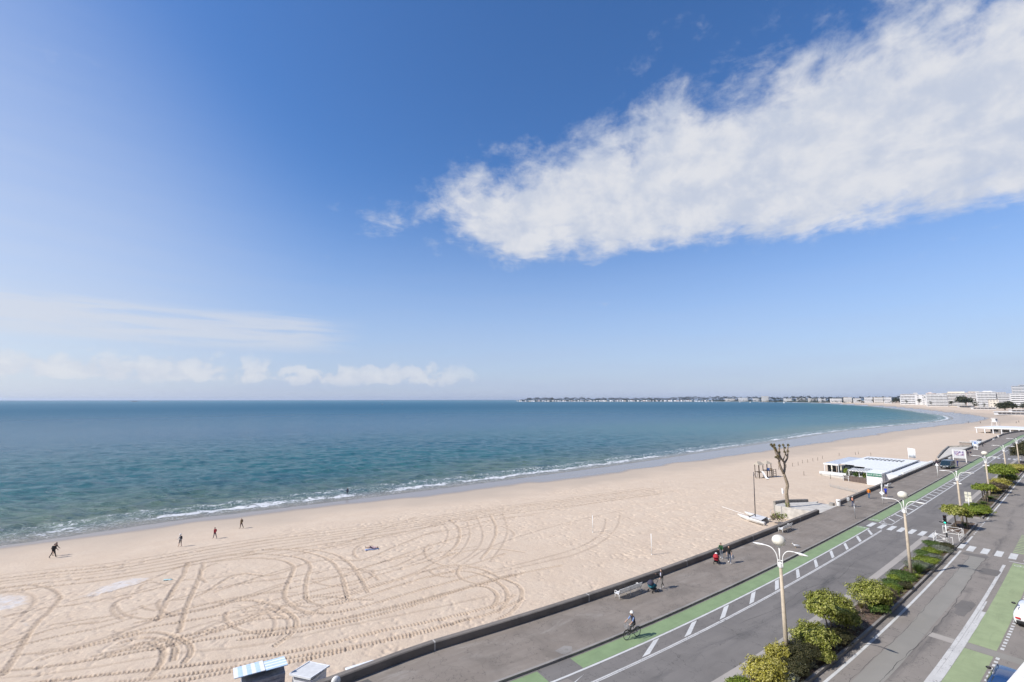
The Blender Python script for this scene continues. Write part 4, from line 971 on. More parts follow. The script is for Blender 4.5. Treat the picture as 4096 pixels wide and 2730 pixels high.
person('white-haired person in dark clothes with a pink rucksack, right of the couple', at(3413, 2031, 0), head(75), (.02, .022, .04), (.05, .07, .14), lean=.03, legL=(-.2, .15), legR=(.2, .08), armL=(.1, .2), armR=(-.1, .3), hair=(.55, .54, .52), pack=(.55, .26, .18), h=1.66)
person('person in an orange vest and blue jeans seen from behind by the wall', at(3477, 1997, 0), head(90), (.62, .20, .025), (.05, .13, .24), lean=.02, legL=(.12, .05), legR=(-.12, .1), armL=(.1, .3), armR=(.1, .3), hair=(.3, .22, .15), h=1.78)
person('jogger in a royal blue top and dark shorts beside the tall signpost', at(3545, 1990, 0), head(90) + math.pi, (.012, .04, .42), (.015, .015, .09), lean=.12, legL=(.5, .5), legR=(-.3, .9), armL=(.4, 1.4), armR=(-.5, 1.4), bare=True, hair=(.08, .06, .05), h=1.74, sleeves=False)
person('person in dark clothes, left of the pair walking behind the poster board', at(3873, 1828, 0), head(190) + math.pi, (.03, .02, .05), (.03, .02, .04), legL=(.2, .1), legR=(-.2, .15), hair=(.5, .48, .46), h=1.7)
person('person in dark coat and pale shorts, right of the pair behind the poster board', at(3884, 1829, 0), head(190) + math.pi, (.02, .02, .04), (.35, .33, .32), legL=(-.2, .15), legR=(.2, .1), hair=(.05, .04, .04), bare=True, h=1.72)
person('person in blue overalls standing at the rear of the dark van', at(3831, 1869, 0), head(150) + math.pi / 2, (.025, .03, .16), (.03, .04, .18), legL=(.05, .05), legR=(-.05, .05), armL=(.3, .8), armR=(.2, .6), h=1.78)
person('person in black bending over beside the far litter bin', S(223.6, -3.6, 0), head(222) + 2, (.015, .015, .018), (.02, .02, .03), lean=.9, legL=(.1, .1), legR=(-.1, .1), armL=(.9, .4), armR=(.9, .4), h=1.7)
FAR_LAB = ['tiny dark figure on the sands below the white gable block', 'tiny dark figure on the sands below the cream block', 'tiny figure on the sands below the big pine, rightmost of the upper ones', 'tiny reddish figure on the sands below the eight-storey block', 'small dark walker on the wet sand, left of the lower pair', 'small dark walker on the wet sand, right of the lower pair', 'small dark figure just above the walkers on the wet sand', 'dark figure on the sand at the right, left one of two', 'dark figure on the sand at the right, rightmost of all']
for i, (px, py, c1, hd) in enumerate([(3674, 1640.5, (.05, .05, .06), 1), (3765, 1645.5, (.04, .04, .05), 2), (3818, 1651, (.05, .04, .04), 0), (3723, 1644, (.2, .05, .05), 3), (3874, 1696, (.03, .03, .04), 1), (3922, 1697, (.025, .025, .03), 0), (3940, 1680, (.03, .03, .035), 2), (4066, 1697, (.04, .03, .06), 3), (4076, 1694, (.05, .03, .03), 0)]):
    person(FAR_LAB[i], sand(px, py), hd, c1, (.04, .04, .05), h=1.75, group='distant figures on the far beach')
# sunbather
tw = sand(1487, 2199)
TOW = M('blue_towel', (.25, .30, .45), .9, .3, 12); TOW2 = M('turquoise_towel', (.40, .56, .56), .9, .15, 9)
g = MB(); n = 10
g.add([(-.9 + 1.8 * i / n, y * .8, .07 + .02 * math.sin(i * 2.1 + y * 3)) for i in range(n + 1) for y in (-.4, .4)], [(2 * i, 2 * i + 2, 2 * i + 3, 2 * i + 1) for i in range(n)])
o = g.build('beach_towel', TOW, None, True, tw, .25); o.modifiers.new('s', 'SOLIDIFY').thickness = .02; tag(o, 'blue beach towel under the sunbather', 'towel')
o = person('sunbather in pale pink lying on a blue towel with raised knee', tw + Vector((-.82, -.2, .24)), 0, (.60, .42, .42), (.06, .03, .10), lean=0, legL=(.9, 1.7), legR=(.1, .05), armL=(.2, .3), armR=(.2, .4), hair=(.25, .16, .1), h=1.66, lying=True, bare=True)
o.rotation_euler = (R(90), 0, R(90) + .25)
o.matrix_world = Matrix.Translation(tw + Vector((-.85, -.2, .24))) @ Matrix.Rotation(.25, 4, 'Z') @ Matrix(((0, 0, 1, 0), (1, 0, 0, 0), (0, 1, 0, 0), (0, 0, 0, 1)))
g = MB(); g.add([(-.45 + .9 * i / n, y * .5, .05 + .03 * math.sin(i * 1.7 + y * 5)) for i in range(n + 1) for y in (-.35, .35)], [(2 * i, 2 * i + 2, 2 * i + 3, 2 * i + 1) for i in range(n)])
o = g.build('beach_towel', TOW2, None, True, sand(671, 2319), .1); o.modifiers.new('s', 'SOLIDIFY').thickness = .02; tag(o, 'pale turquoise towel lying alone on the sand by the white patch', 'towel')
# shopping bag
bp = at(2929, 2245, 0)
t_ = thing('shopping_bag', 'white shopping bag held by the person in the black T-shirt', 'bag', at(2928, 2256, .0) + Vector((.08, .05, .42)), 0)
o = box_part('bag_body', M('white_bag', (.75, .75, .75), .6, .04), t_, (0, 0, .2), (.34, .14, .4), rz=.5); box_part('bag_print', M('bag_print', (.25, .3, .33), .6, .2), t_, (-.03, -.08, .2), (.14, .02, .14), rz=.5)
MB().ring((0, 0, .4), .1, .012, 'Y', 12, 5, 0, math.pi).build('handle', WHITE, t_)

# ------------------------------------------------------------------ strollers, bicycle
def stroller(label, loc, heading, hood, seat, baby=False):
    t_ = thing('stroller', label, 'stroller', loc, -heading)
    fr = MB()
    for x in (-.24, .24):
        fr.tube([(x, .32, .14), (x, -.05, .55), (x, -.42, 1.0)], .018, 6); fr.tube([(x, -.35, .14), (x, .1, .48)], .018, 6)
    fr.tube([(-.24, -.42, 1.0), (.24, -.42, 1.0)], .022, 6); fr.tube([(-.24, -.3, .2), (.24, -.3, .2)], .015, 6)
    fr.build('frame', BLACK, t_, True)
    for x in (-.26, .26):
        for y, r in ((.34, .10), (-.36, .14)):
            wm = MB().ring((x, y, r), r - .025, .025, 'X', 18, 6).build('wheel', RUBBER, t_, True); MB().ring((x, y, r), r * .35, .02, 'X', 10, 5).build('hub', STEEL, wm)
    bod = MB(); prof = [(.40, .42, .20), (.46, .62, .24), (.2, .72, .25), (-.18, .70, .25), (-.32, .58, .24), (-.25, .40, .2), (.1, .34, .2)]
    vs = [(sg * w_, y, z) for sg in (-1, 1) for y, z, w_ in prof]; n = len(prof)
    bod.add(vs, [tuple(range(n)), tuple(range(2 * n - 1, n - 1, -1))] + [(i, n + i, n + (i + 1) % n, (i + 1) % n) for i in range(n)])
    bevel(bod.build('seat_shell', seat, t_), .05, 2)
    hd = MB(); n = 7; vs = []
    for i in range(n + 1):
        a = math.pi * (.05 + .62 * i / n)
        for j in range(9):
            q = math.pi * j / 8; vs.append((math.cos(q) * .27, .25 + math.cos(a) * .34 * (.35 + .65 * math.sin(q)), .66 + math.sin(a) * .40 * (.25 + .75 * math.sin(q))))
    hd.add(vs, [(i * 9 + j, (i + 1) * 9 + j, (i + 1) * 9 + j + 1, i * 9 + j + 1) for i in range(n) for j in range(8)])
    o = hd.build('hood', hood, t_, True); o.modifiers.new('s', 'SOLIDIFY').thickness = .015
    bevel(box_part('basket', BLACK, t_, (0, -.05, .27), (.38, .5, .14)), .03)
    return t_
stroller('stroller with a dark hood and turquoise seat pushed past the white bench', at(2612, 2368, 0), R(-118), cloth((.05, .05, .075)), cloth((.035, .20, .26)))
st2 = stroller('red pushchair with a toddler in a pale helmet, pushed by the person in green', at(2866, 2256, 0), R(-150), cloth((.40, .03, .04)), cloth((.42, .03, .05)))
tag(MB().ball((0, 0, 0), (.13, .15, .12), 12, 8).ball((0, -.03, -.25), (.16, .12, .2), 10, 7).build('child_helmet', cloth((.70, .71, .66)), None, True, at(2866, 2256, 0) + Vector((-.02, -.05, 1.02))), 'small child in pale helmet sitting up in the red pushchair', 'child')
def bicycle(label, loc, heading, lean_=0.0, group=None):
    t_ = thing('bicycle', label, 'bicycle', loc, -heading); t_.rotation_euler = (0, lean_, -heading)
    for y in (.52, -.52):
        wv_ = MB().ring((0, y, .34), .325, .018, 'X', 32, 6).build('tyre', RUBBER, t_, True)
        MB().ring((0, y, .34), .30, .012, 'X', 28, 5).build('rim', STEEL, wv_, True)
        sp = MB()
        for i in range(14):
            a = math.pi * 2 * i / 14; sp.tube([(.02 * (-1) ** i, y, .34), (0, y + .3 * math.cos(a), .34 + .3 * math.sin(a))], .003, 3, False)
        sp.build('spokes', STEEL, wv_); MB().tube([(-.04, y, .34), (.04, y, .34)], .025, 8).build('hub', STEEL, wv_)
        MB().ring((0, y, .34), .36, .02, 'X', 14, 5, R(20), R(160)).build('mudguard', BLACK, t_)
    f = MB(); bb = (0, -.06, .30); st = (0, -.18, .78); hd = (0, .34, .85); hl = (0, .37, .70)
    for a, b_ in ((bb, st), (st, hd), (bb, hl), (hl, hd)): f.tube([a, b_], .017, 7)
    for x in (-.05, .05):
        f.tube([bb, (x, -.52, .34)], .010, 5); f.tube([(0, -.17, .72), (x, -.52, .34)], .009, 5)
    f.build('frame', BLACK, t_, True)
    fk = MB()
    for x in (-.05, .05): fk.tube([(x, .40, .64), (x, .44, .5), (x, .52, .34)], .012, 6)
    fk.tube([(0, .40, .64), (0, .33, .98)], .016, 6); fk.build('fork', BLACK, t_, True)
    MB().tube([(-.28, .12, 1.0), (-.24, .26, 1.02), (0, .33, 1.0), (.24, .26, 1.02), (.28, .12, 1.0)], .013, 7).build('handlebar', STEEL, t_, True)
    MB().tube([(0, -.18, .76), (0, -.20, .92)], .013, 6).build('seat_post', STEEL, t_)
    MB().ball((0, -.22, .94), (.075, .14, .035), 10, 6).build('saddle', BLACK, t_, True)
    ck = MB().ring((.05, -.06, .30), .09, .008, 'X', 16, 5).tube([(.05, -.06, .30), (.1, .06, .2)], .01, 5).tube([(-.05, -.06, .30), (-.1, -.18, .4)], .01, 5); ck.box((.13, .06, .2), (.09, .07, .02)).box((-.13, -.18, .4), (.09, .07, .02)); ck.build('crank', STEEL, t_)
    bk = MB()
    for z in (.86, .96, 1.06):
        bk.tube([(-.16, .40, z), (.16, .40, z), (.16, .64, z), (-.16, .64, z), (-.16, .40, z)], .007, 4)
    for x in (-.16, -.05, .05, .16): bk.tube([(x, .64, 1.06), (x, .62, .86), (x, .42, .86)], .006, 4)
    bk.build('basket', STEEL, t_)
    r_ = MB().tube([(-.06, -.35, .72), (-.06, -.75, .72), (.06, -.75, .72), (.06, -.35, .72)], .008, 5); r_.tube([(0, -.7, .72), (0, -.55, .4)], .007, 4); r_.build('rear_rack', STEEL, t_)
    return t_
cy = S(11.3, .62, ZR); ch_ = head(11) + math.pi + .08
bicycle('dark city bicycle with a wire basket ridden along the green lane', cy, ch_)
fw = Vector((math.sin(ch_), math.cos(ch_), 0))
person('cyclist in a white helmet, black waistcoat and blue sleeves riding the green lane', cy - fw * .20 + Vector((0, 0, .10)), ch_, (.025, .028, .045), (.05, .045, .045), lean=.22, legL=(1.25, 1.15), legR=(.75, .55), armL=(.75, .35), armR=(.75, .35), hair=(.4, .38, .36), hat=(.74, .73, .70), h=1.74, sit=True, sleeves=False, sleevecol=(.20, .28, .48))
bicycle('parked bicycle leaning on the sea wall at the end of the pavilion', S(146.0, -5.1, 0), head(146), .12)
person('person in dark clothes perched by the parked bicycle at the pavilion end', S(148.2, -4.95, 0), head(146) + 1.6, (.03, .025, .04), (.12, .04, .06), lean=.25, legL=(.9, 1.0), legR=(.8, 1.0), armL=(.6, .6), armR=(.5, .7), h=1.7)
# gull
gl = at(3183, 2193, 0)
t_ = thing('gull', 'white gull with grey wings standing on the promenade near the kerb', 'gull', gl, .5)
body = MB(); ring_ = [(-.34, .36, .012, .01), (-.24, .37, .035, .03), (-.1, .38, .075, .075), (.04, .37, .09, .095), (.15, .40, .075, .08), (.2, .46, .048, .05), (.23, .52, .045, .046), (.28, .545, .042, .042), (.325, .54, .015, .015)]
vs = []; n = 10
for x, z, ry, rz_ in ring_:
    for j in range(n): vs.append((x * 1.0, ry * math.cos(2 * math.pi * j / n), z - .17 + rz_ * math.sin(2 * math.pi * j / n)))
body.add(vs, [(i * n + j, i * n + (j + 1) % n, (i + 1) * n + (j + 1) % n, (i + 1) * n + j) for i in range(len(ring_) - 1) for j in range(n)] + [tuple(range(n)), tuple((len(ring_) - 1) * n + j for j in range(n))])
t_.scale = (1.25, 1.25, 1.25); t_.rotation_euler = (0, 0, R(165)); body.build('body', M('white_feather', (.78, .77, .75), .8, .05), t_, True)
for sg in (-1, 1):
    MB().ball((-.12, sg * .075, .215), (.24, .02, .06), 10, 6).build('wing', M('grey_feather', (.35, .36, .38), .8, .15), t_, True)
    MB().tube([(0, sg * .035, 0), (.0, sg * .035, .13)], .008, 5).box((.03, sg * .035, .005), (.07, .05, .008)).build('leg', M('gull_leg', (.5, .36, .2), .7), t_)
MB().tube([(.31, 0, .372), (.40, 0, .36)], [.014, .006], 6).build('beak', M('gull_beak', (.65, .45, .06), .5), t_)

# ------------------------------------------------------------------ beach ramps and steps
def ramp(label, outline, base, wallpts, wh=.5):
    """sloping slab (world points with z) with low side walls"""
    t_ = thing('beach_ramp', label, 'ramp', outline[0]); o0 = outline[0]
    n = len(outline); top = [p - o0 for p in outline]; bot = [Vector((p.x, p.y, base)) - o0 for p in outline]
    MB().add(top + bot, [tuple(range(n)), tuple(range(2 * n - 1, n - 1, -1))] + [(i, n + i, n + (i + 1) % n, (i + 1) % n) for i in range(n)]).build('slab', CONCL, t_)
    for w_ in wallpts:
        for a, b_ in zip(w_[:-1], w_[1:]):
            a_, b2 = a - o0, b_ - o0; dr = (b2 - a_); nn = Vector((-dr.y, dr.x, 0)).normalized() * .16
            vs = [a_ - nn, a_ + nn, b2 + nn, b2 - nn]; up = Vector((0, 0, wh))
            MB().add([v - Vector((0, 0, 1.3)) for v in vs] + [v + up for v in vs], [(3, 2, 1, 0), (4, 5, 6, 7), (0, 1, 5, 4), (1, 2, 6, 5), (2, 3, 7, 6), (3, 0, 4, 7)]).build('parapet', CONC, t_)
    return t_
rA = [S(65.0, -5.45, .0), S(72.4, -5.45, 0), S(73.6, -9.0, -.25), S(80.0, -10.8, -1.2), S(82.5, -12.5, -1.9), S(68.2, -12.9, -.25), S(65.0, -12.2, -.05), S(64.6, -9.0, 0)]
ramp('wide concrete beach ramp with pale whitewashed flank behind the pollarded tree', rA, -2.8, [[S(66.4, -12.85, -.15), S(70.5, -12.7, -.4), S(79.5, -12.4, -1.45)]], .45)
box_part('step_block', CONC, None, (0, 0, 0), (.6, .9, .55)).location = S(72.2, -6.2, .1)
o = bpy.context.scene.objects['step_block']; o.rotation_euler = (0, 0, rotz(72)); tag(o, 'stubby concrete block at the foot of the white bin', 'block'); bevel(o, .03)
rB = [S(178, -5.7, 0), S(222, -5.7, 0), S(222.5, -8.0, -.1), S(221, -12.5, -.6), S(186, -10.5, -1.9), S(180, -8.5, -1.5)]
ramp('far concrete ramp down to the beach with rounded cream parapet', rB, -2.6, [[S(186.4, -10.6, -1.9), S(203, -11.7, -1.1), S(220.6, -12.5, -.6)], [S(220.6, -12.5, -.6), S(222.5, -6.3, 0)]], .5)
rC = [S(252, -6.0, .0), S(268, -6.0, .2), S(268, -8.5, -.4), S(252, -9.0, -1.6)]
ramp('small dark stairway slab down to the sand at the far wall bend', rC, -2.6, [[S(252, -9.0, -1.3), S(262, -9.0, -.2), S(268, -8.5, -.4)]], .5)

# ------------------------------------------------------------------ beach huts
def stripe_mat(name, a, b_, axis, period, duty=.5):
    m = bpy.data.materials.new(name); m.use_nodes = True; t = NT(m.node_tree); b = t.n['Principled BSDF']
    x = t.sep(t.new('ShaderNodeTexCoord').outputs['Object'])[axis]
    fr = t.m('FRACT', t.m('DIVIDE', x, period))
    t.l.new(t.mix(t.m('LESS_THAN', fr, duty), a, b_), b.inputs['Base Color']); b.inputs['Roughness'].default_value = .7; return m
STRW = stripe_mat('blue_white_stripe', (.74, .75, .76), (.42, .60, .74), 0, .46); HUTW = M('hut_grey_boards', (.30, .32, .37), .8, .2, 5)
BLUEP = M('pale_blue_board', (.46, .60, .74), .7, .08, 4); WHP = M('white_board', (.74, .76, .78), .7, .06, 4)
hz_ = -1.9
t_ = thing('beach_hut', 'beach hut with a pale blue and white striped roof and grey boards', 'beach hut', S(-12.4, -8.6, hz_), rotz(-12))
for k in range(9): bevel(box_part('wall_board', HUTW, t_, (0.0, 0, .09 + k * .235), (1.7, 2.4, .222)), .012)
# left slope: lengthwise stripes
def roof_strip(name, mat, x0, z0, x1, z1, y0, y1, th=.04):
    dx_, dz_ = x1 - x0, z1 - z0; L = math.hypot(dx_, dz_); nx, nz = -dz_ / L * th, dx_ / L * th
    return MB().add([(x0, y0, z0), (x1, y0, z1), (x1, y1, z1), (x0, y1, z0), (x0 + nx, y0, z0 + nz), (x1 + nx, y0, z1 + nz), (x1 + nx, y1, z1 + nz), (x0 + nx, y1, z0 + nz)],
                    [(0, 3, 2, 1), (4, 5, 6, 7), (0, 1, 5, 4), (1, 2, 6, 5), (2, 3, 7, 6), (3, 0, 4, 7)]).build(name, mat, t_)
# the awning slopes toward the sea, striped boards run down it
for k in range(7):
    y0 = -1.65 + k * .24
    roof_strip('roof_board', WHP if k % 2 == 0 else BLUEP, -1.25, 2.15, 1.05, 2.62, y0, y0 + .236)
for k in range(7):
    x0 = -1.05 + k * .30
    roof_strip('roof_board', WHP if k % 2 else BLUEP, x0, 2.16 + (k * .3) * .2, x0 + .295, 2.16 + ((k + 1) * .3) * .2, .06, 1.3)
t2 = thing('beach_hut', 'white boarded beach cabin with a flat pale grey roof below the wall', 'beach hut', S(-9.75, -7.35, hz_), rotz(-9.7) + .72)
for k in range(8): bevel(box_part('wall_board', WHP, t2, (0, 0, .1 + k * .235), (1.45, 1.45, .225)), .012)
box_part('roof', M('pale_grey_felt', (.62, .62, .61), .85, .08, 3), t2, (0, 0, 2.0), (1.6, 1.75, .07), rx=-.10)
for x in (-.8, .8): box_part('roof_edge', WHP, t2, (x, 0, 2.03), (.06, 1.8, .09), rx=-.10)
for y in (-.88, .88): box_part('fascia', WHP, t2, (0, y, 2.0 - y * .1), (1.6, .05, .12))
o = MB().box((0, 0, 0), (.5, 1.9, .1)).build('surf_board', WHP, None, False, S(-6.6, -7.3, -.55), rotz(-6)); bevel(o, .04, 2); tag(o, 'white plank lying along the sand side of the sea wall', 'plank')
o.location.z = -.52
box_part('support', WHP, o, (0, 0, -.7), (.3, 1.5, 1.3))
def small_hut(label, s, d, mats, w_=2.6):
    t_ = thing('beach_hut', label, 'beach hut', S(s, d, -1.9), rotz(s))
    for k in range(8): box_part('wall_board', mats[k % 2], t_, (-w_ / 2 + w_ / 16 + k * w_ / 8, 0, 1.2), (w_ / 8 - .02, 2.2, 2.4))
    box_part('roof', mats[2], t_, (0, 0, 2.47), (w_ + .3, 2.6, .12))
small_hut('low beach cabin with brown walls by the far ramp', 236, -9.6, (M('brown_boards', (.30, .26, .23), .85, .2), M('brown_boards', (.3, .26, .23)), CONCL), 3.4)
small_hut('pale blue and white striped beach cabin next to the far wall', 246, -7.8, (WHP, BLUEP, WHP), 3.0)

# ------------------------------------------------------------------ seafront pavilion
GREEN = M('green_sign', (.06, .20, .14), .55, .1, 3)
PAVW = M('pavilion_white', (.70, .71, .71), .6, .05, 2.0)
PAVG = M('pavilion_grey_panel', (.48, .51, .53), .55, .08, 1.5)
pz = -1.9
pv = thing('pavilion', 'white single-storey beach restaurant with ribbed roof and green name sign', 'restaurant', S(112.0, -8.4, pz), rotz(115))
Minv = Matrix.Rotation(-rotz(115), 4, 'Z') @ Matrix.Translation(-S(112.0, -8.4, pz))
def L(s, d, z): return Minv @ S(s, d, z)
def slab(name, mat, pts, z0, z1, par=None, slope=None):
    p = [L(*q, 0) for q in pts]; off = 0 - (Minv @ Vector((0, 0, 0))).z * 0
    mb = MB().prism([(q.x, q.y) for q in p], z0 - pz, z1 - pz)
    return mb.build(name, mat, par or pv)
slab('wall', PAVW, [(112, -11.3), (112, -8.4), (148, -8.6), (148, -9.2), (130, -11.4), (121, -11.3)], pz, .78)
slab('wall', PAVW, [(125, -19), (143, -19.6), (147.5, -9.3), (125, -11.45)], pz, .76)
slab('low_wall', PAVW, [(114.5, -8.38), (114.5, -6.05), (149.5, -5.95), (149.5, -8.55)], pz, .52)
# ribbed roof panels
k = 0; s = 119.0
while s < 148:
    a, b_ = s, s + .96
    dl = lambda q: -19.6 if q > 123 else (-16.2 if q > 121 else -13.5)
    slab('roof_panel', PAVW if k % 2 else PAVG, [(a, dl(a)), (a, -8.3), (b_, -8.3), (b_, dl(a))], .80, .90 + .05 * (k % 2)); s += 1.0; k += 1
s = 112.0
while s < 118.9: slab('roof_panel', PAVW, [(s, -11.5), (s, -8.35), (s + .96, -8.35), (s + .96, -11.5)], .80, .90 + .03 * (k % 2)); s += 1.0; k += 1
slab('roof_edge', M('grey_flashing', (.42, .43, .45), .5, .1), [(119, -8.28), (119, -8.12), (148.2, -8.2), (148.2, -8.36)], .78, 1.0)
ROOFB = M('blue_grey_roof', (.22, .27, .36), .35, .15, 1.0)
s = 123.0
while s < 143: slab('canopy_panel', ROOFB if int(s) % 2 == 0 else PAVW, [(s, -23.0), (s, -19.75), (s + .98, -19.75), (s + .98, -23.0)], .70, .80); s += 1.0
slab('canopy_fascia', PAVW, [(122.6, -23.1), (122.6, -19.7), (122.95, -19.7), (122.95, -23.1)], .45, .84)
for d in (-23.0, -21.4, -19.9): slab('canopy_post', PAVW, [(122.7, d), (122.7, d + .14), (122.85, d + .14), (122.85, d)], pz, .45)
for r_ in range(3):
    for q in range(10): slab('skylight', BLACK, [(139.5 + r_ * 1.5, -18.4 + q * .85), (139.5 + r_ * 1.5, -18.0 + q * .85), (140.2 + r_ * 1.5, -18.0 + q * .85), (140.2 + r_ * 1.5, -18.4 + q * .85)], .965, 1.03)
# pergola lattice over the terrace
for r_ in range(4):
    slab('pergola_beam', PAVW, [(113.4 + r_ * 1.4, -15.2 + r_ * -.1), (113.4 + r_ * 1.4, -11.55), (113.6 + r_ * 1.4, -11.55), (113.6 + r_ * 1.4, -15.2)], .62, .80)
for q in range(7): slab('pergola_slat', PAVW, [(113.2, -15.2 + q * .55), (113.2, -15.0 + q * .55), (118.2, -15.0 + q * .55), (118.2, -15.2 + q * .55)], .81, .87)
for d in (-15.2, -13.2, -11.6): slab('pergola_post', PAVW, [(113.9, d), (113.9, d + .11), (114.0, d + .11), (114.0, d)], pz, .62)
# facade glazing behind the terrace
for q in range(6): slab('window', GLASS, [(122.05, -12.1 - q * 1.25), (122.05, -13.15 - q * 1.25), (124.96, -13.15 - q * 1.25), (124.96, -12.1 - q * 1.25)], -1.0, .5)
for q in range(3): slab('window', GLASS, [(124.86, -19.9 - q * 1.05), (124.86, -20.8 - q * 1.05), (124.95, -20.8 - q * 1.05), (124.95, -19.9 - q * 1.05)], -1.5, .3)
slab('terrace_deck', CONCL, [(116, -16.6), (116, -11.5), (124, -12), (124, -23), (119, -22.8)], pz, -1.45)
slab('terrace_parapet', PAVW, [(118.6, -22.9), (118.9, -22.9), (119.3, -17.2), (119.0, -17.2)], -1.45, -.85)
for i in range(7): slab('screen_panel', BROWN, [(112.6 + i * .2, -11.6 - i * .7), (112.7 + i * .2, -11.6 - i * .7), (112.88 + i * .2, -12.28 - i * .7), (112.78 + i * .2, -12.28 - i * .7)], pz - .3, -.55)
for d in (-16.3, -15.3, -14.4): slab('handrail_post', PAVW, [(113.6, d), (113.6, d + .08), (113.68, d + .08), (113.68, d)], pz - .1, -.7)
slab('handrail', PAVW, [(113.6, -16.4), (113.6, -14.2), (113.66, -14.2), (113.66, -16.4)], -.74, -.66); slab('handrail', PAVW, [(113.6, -16.4), (113.6, -14.2), (113.66, -14.2), (113.66, -16.4)], -1.2, -1.13)
# white crenellated parapet along the promenade
for i in range(36):
    s = 117.2 + i * .9
    slab('baluster', PAVW, [(s, -6.0), (s, -5.62), (s + .42, -5.62), (s + .42, -6.0)], .535, .98)
sg = slab('name_sign', GREEN, [(111.9, -11.2), (111.9, -8.45), (111.985, -8.45), (111.985, -11.2)], .10, .80)
def text_mesh(body, size, name, mat, parent, mw, extrude=.01):
    cu = bpy.data.curves.new(name, 'FONT'); cu.body = body; cu.size = size; cu.align_x = 'CENTER'; cu.align_y = 'CENTER'; cu.extrude = extrude; cu.space_character = 1.15
    ob = bpy.data.objects.new(name, cu); COL.objects.link(ob); dg = bpy.context.evaluated_depsgraph_get()
    me = bpy.data.meshes.new_from_object(ob.evaluated_get(dg)); bpy.data.objects.remove(ob)
    me.transform(mw); me.materials.clear(); return link(name, me, mat, parent)
c0 = L(111.88, -9.82, .45)
text_mesh('GULF STREAM', .40, 'sign_lettering', SIGNW, sg, Matrix.Translation(c0) @ Matrix.Rotation(rotz(112) - rotz(115), 4, 'Z') @ Matrix.Rotation(math.pi / 2, 4, 'X'))
# parasols and planters on the terrace
for i, (s, d) in enumerate(((120.6, -20.6), (121.0, -18.7))):
    t_ = thing('parasol', ('closed cream parasol at the seaward side of the terrace', 'closed cream parasol nearer the pavilion door')[i], 'parasol', S(s, d, -1.45), 0)
    MB().tube([(0, 0, 0), (0, 0, 2.1)], .03, 6).build('pole', WHITE, t_); MB().lathe([(.16, .9), (.2, 1.2), (.12, 1.8), (.02, 2.15)], (0, 0, 0), 8).build('canopy', M('cream_cloth', (.70, .64, .50), .85, .1), t_, True)

# ------------------------------------------------------------------ second pavilion and lifeguard chair
p2 = thing('far_pavilion', 'long low white beach pavilion beyond the bend of the wall', 'restaurant', S(356, -20, -2), rotz(352))
fl = []
box_part('roof', PAVW, p2, (12, 12, 3.1), (34, 30, .5)); box_part('wall', PAVW, p2, (14, 12, 1.4), (26, 24, 2.9))
for i in range(6): box_part('post', PAVW, p2, (-4.4 + i * 3.4, -2.6, 1.4), (.35, .35, 2.9))
for i in range(5): box_part('window', GLASS, p2, (2.2 + i * 4.6, -.05, 1.7), (3.2, .12, 1.1))
for i in range(4): box_part('window', GLASS, p2, (.94, 3.0 + i * 4.6, 1.7), (.12, 3.0, 1.1))
lg = thing('lifeguard_chair', 'white lifeguard tower on the wide sands above the far pavilion', 'lifeguard tower', sand(3985, 1712), .3)
for x in (-1.4, 1.4):
    for y in (-1.2, 1.2): MB().tube([(x * 1.25, y * 1.25, 0), (x, y, 3.6)], .12, 6).build('leg', WHITEW, lg)
box_part('platform', WHITEW, lg, (0, 0, 3.7), (3.6, 3.2, .2)); box_part('rail', WHITEW, lg, (0, -1.6, 4.6), (3.6, .1, .12)); box_part('cabin', WHITEW, lg, (0, .3, 4.9), (2.4, 1.8, 2.2)); box_part('cabin_window', GLASS, lg, (0, -.62, 5.1), (1.6, .06, .9)); box_part('roof', WHITEW, lg, (0, .3, 6.1), (3.2, 2.6, .2))

# ------------------------------------------------------------------ playground
pg = thing('play_frame', 'timber climbing frame with two roofed towers, blue panel and white slide', 'playground', sand(3055, 1913), .25)
for tx in (-1.3, 1.2):
    hgt_ = 3.3 if tx < 0 else 3.5
    for x in (-.65, .65):
        for y in (-.65, .65): box_part('post', DARKW, pg, (tx + x, y, hgt_ / 2), (.12, .12, hgt_))
    box_part('deck', DARKW, pg, (tx, 0, 1.5 if tx < 0 else 1.8), (1.5, 1.5, .1))
    MB().add([(tx - .95, -.95, hgt_), (tx + .95, -.95, hgt_), (tx + .95, .95, hgt_), (tx - .95, .95, hgt_), (tx - (.5 if tx < 0 else 0), 0, hgt_ + .8), (tx + (.5 if tx < 0 else 0) + .01, 0, hgt_ + .8)], [(3, 2, 1, 0), (0, 1, 5, 4), (1, 2, 5), (2, 3, 4, 5), (3, 0, 4)]).build('roof', M('weathered_shingle', (.40, .35, .28), .9, .15), pg)
box_part('blue_panel', SIGNB, pg, (.9, -.72, 2.2), (.8, .05, .6)); box_part('tan_panel', M('tan_panel', (.42, .33, .2), .8), pg, (1.7, -.72, 2.2), (.45, .05, .6))
sl = MB(); q = smooth_path([(.1, -.7, 1.75), (0, -1.3, 1.25), (-.1, -2.0, .5), (-.15, -2.5, .22), (-.18, -2.9, .2)], .15)
for p in q: sl.v += [tuple(Vector(p) + Vector((-.3, 0, .14))), tuple(Vector(p) + Vector((-.26, 0, 0))), tuple(Vector(p) + Vector((.26, 0, 0))), tuple(Vector(p) + Vector((.3, 0, .14)))]
sl.f = [(i * 4 + j, i * 4 + j + 1, (i + 1) * 4 + j + 1, (i + 1) * 4 + j) for i in range(len(q) - 1) for j in range(3)]
o = sl.build('slide', WHITE, pg, True, (-1.2, 0, 0)); o.modifiers.new('s', 'SOLIDIFY').thickness = .03
for x in (2.5, 3.3):
    for y in (-.6, .6): box_part('climbing_post', DARKW, pg, (x, y, 1.05), (.1, .1, 2.1))
for z in (.5, 1.0, 1.5, 2.05): box_part('rung', DARKW, pg, (2.9, -.6, z), (.8, .07, .07))
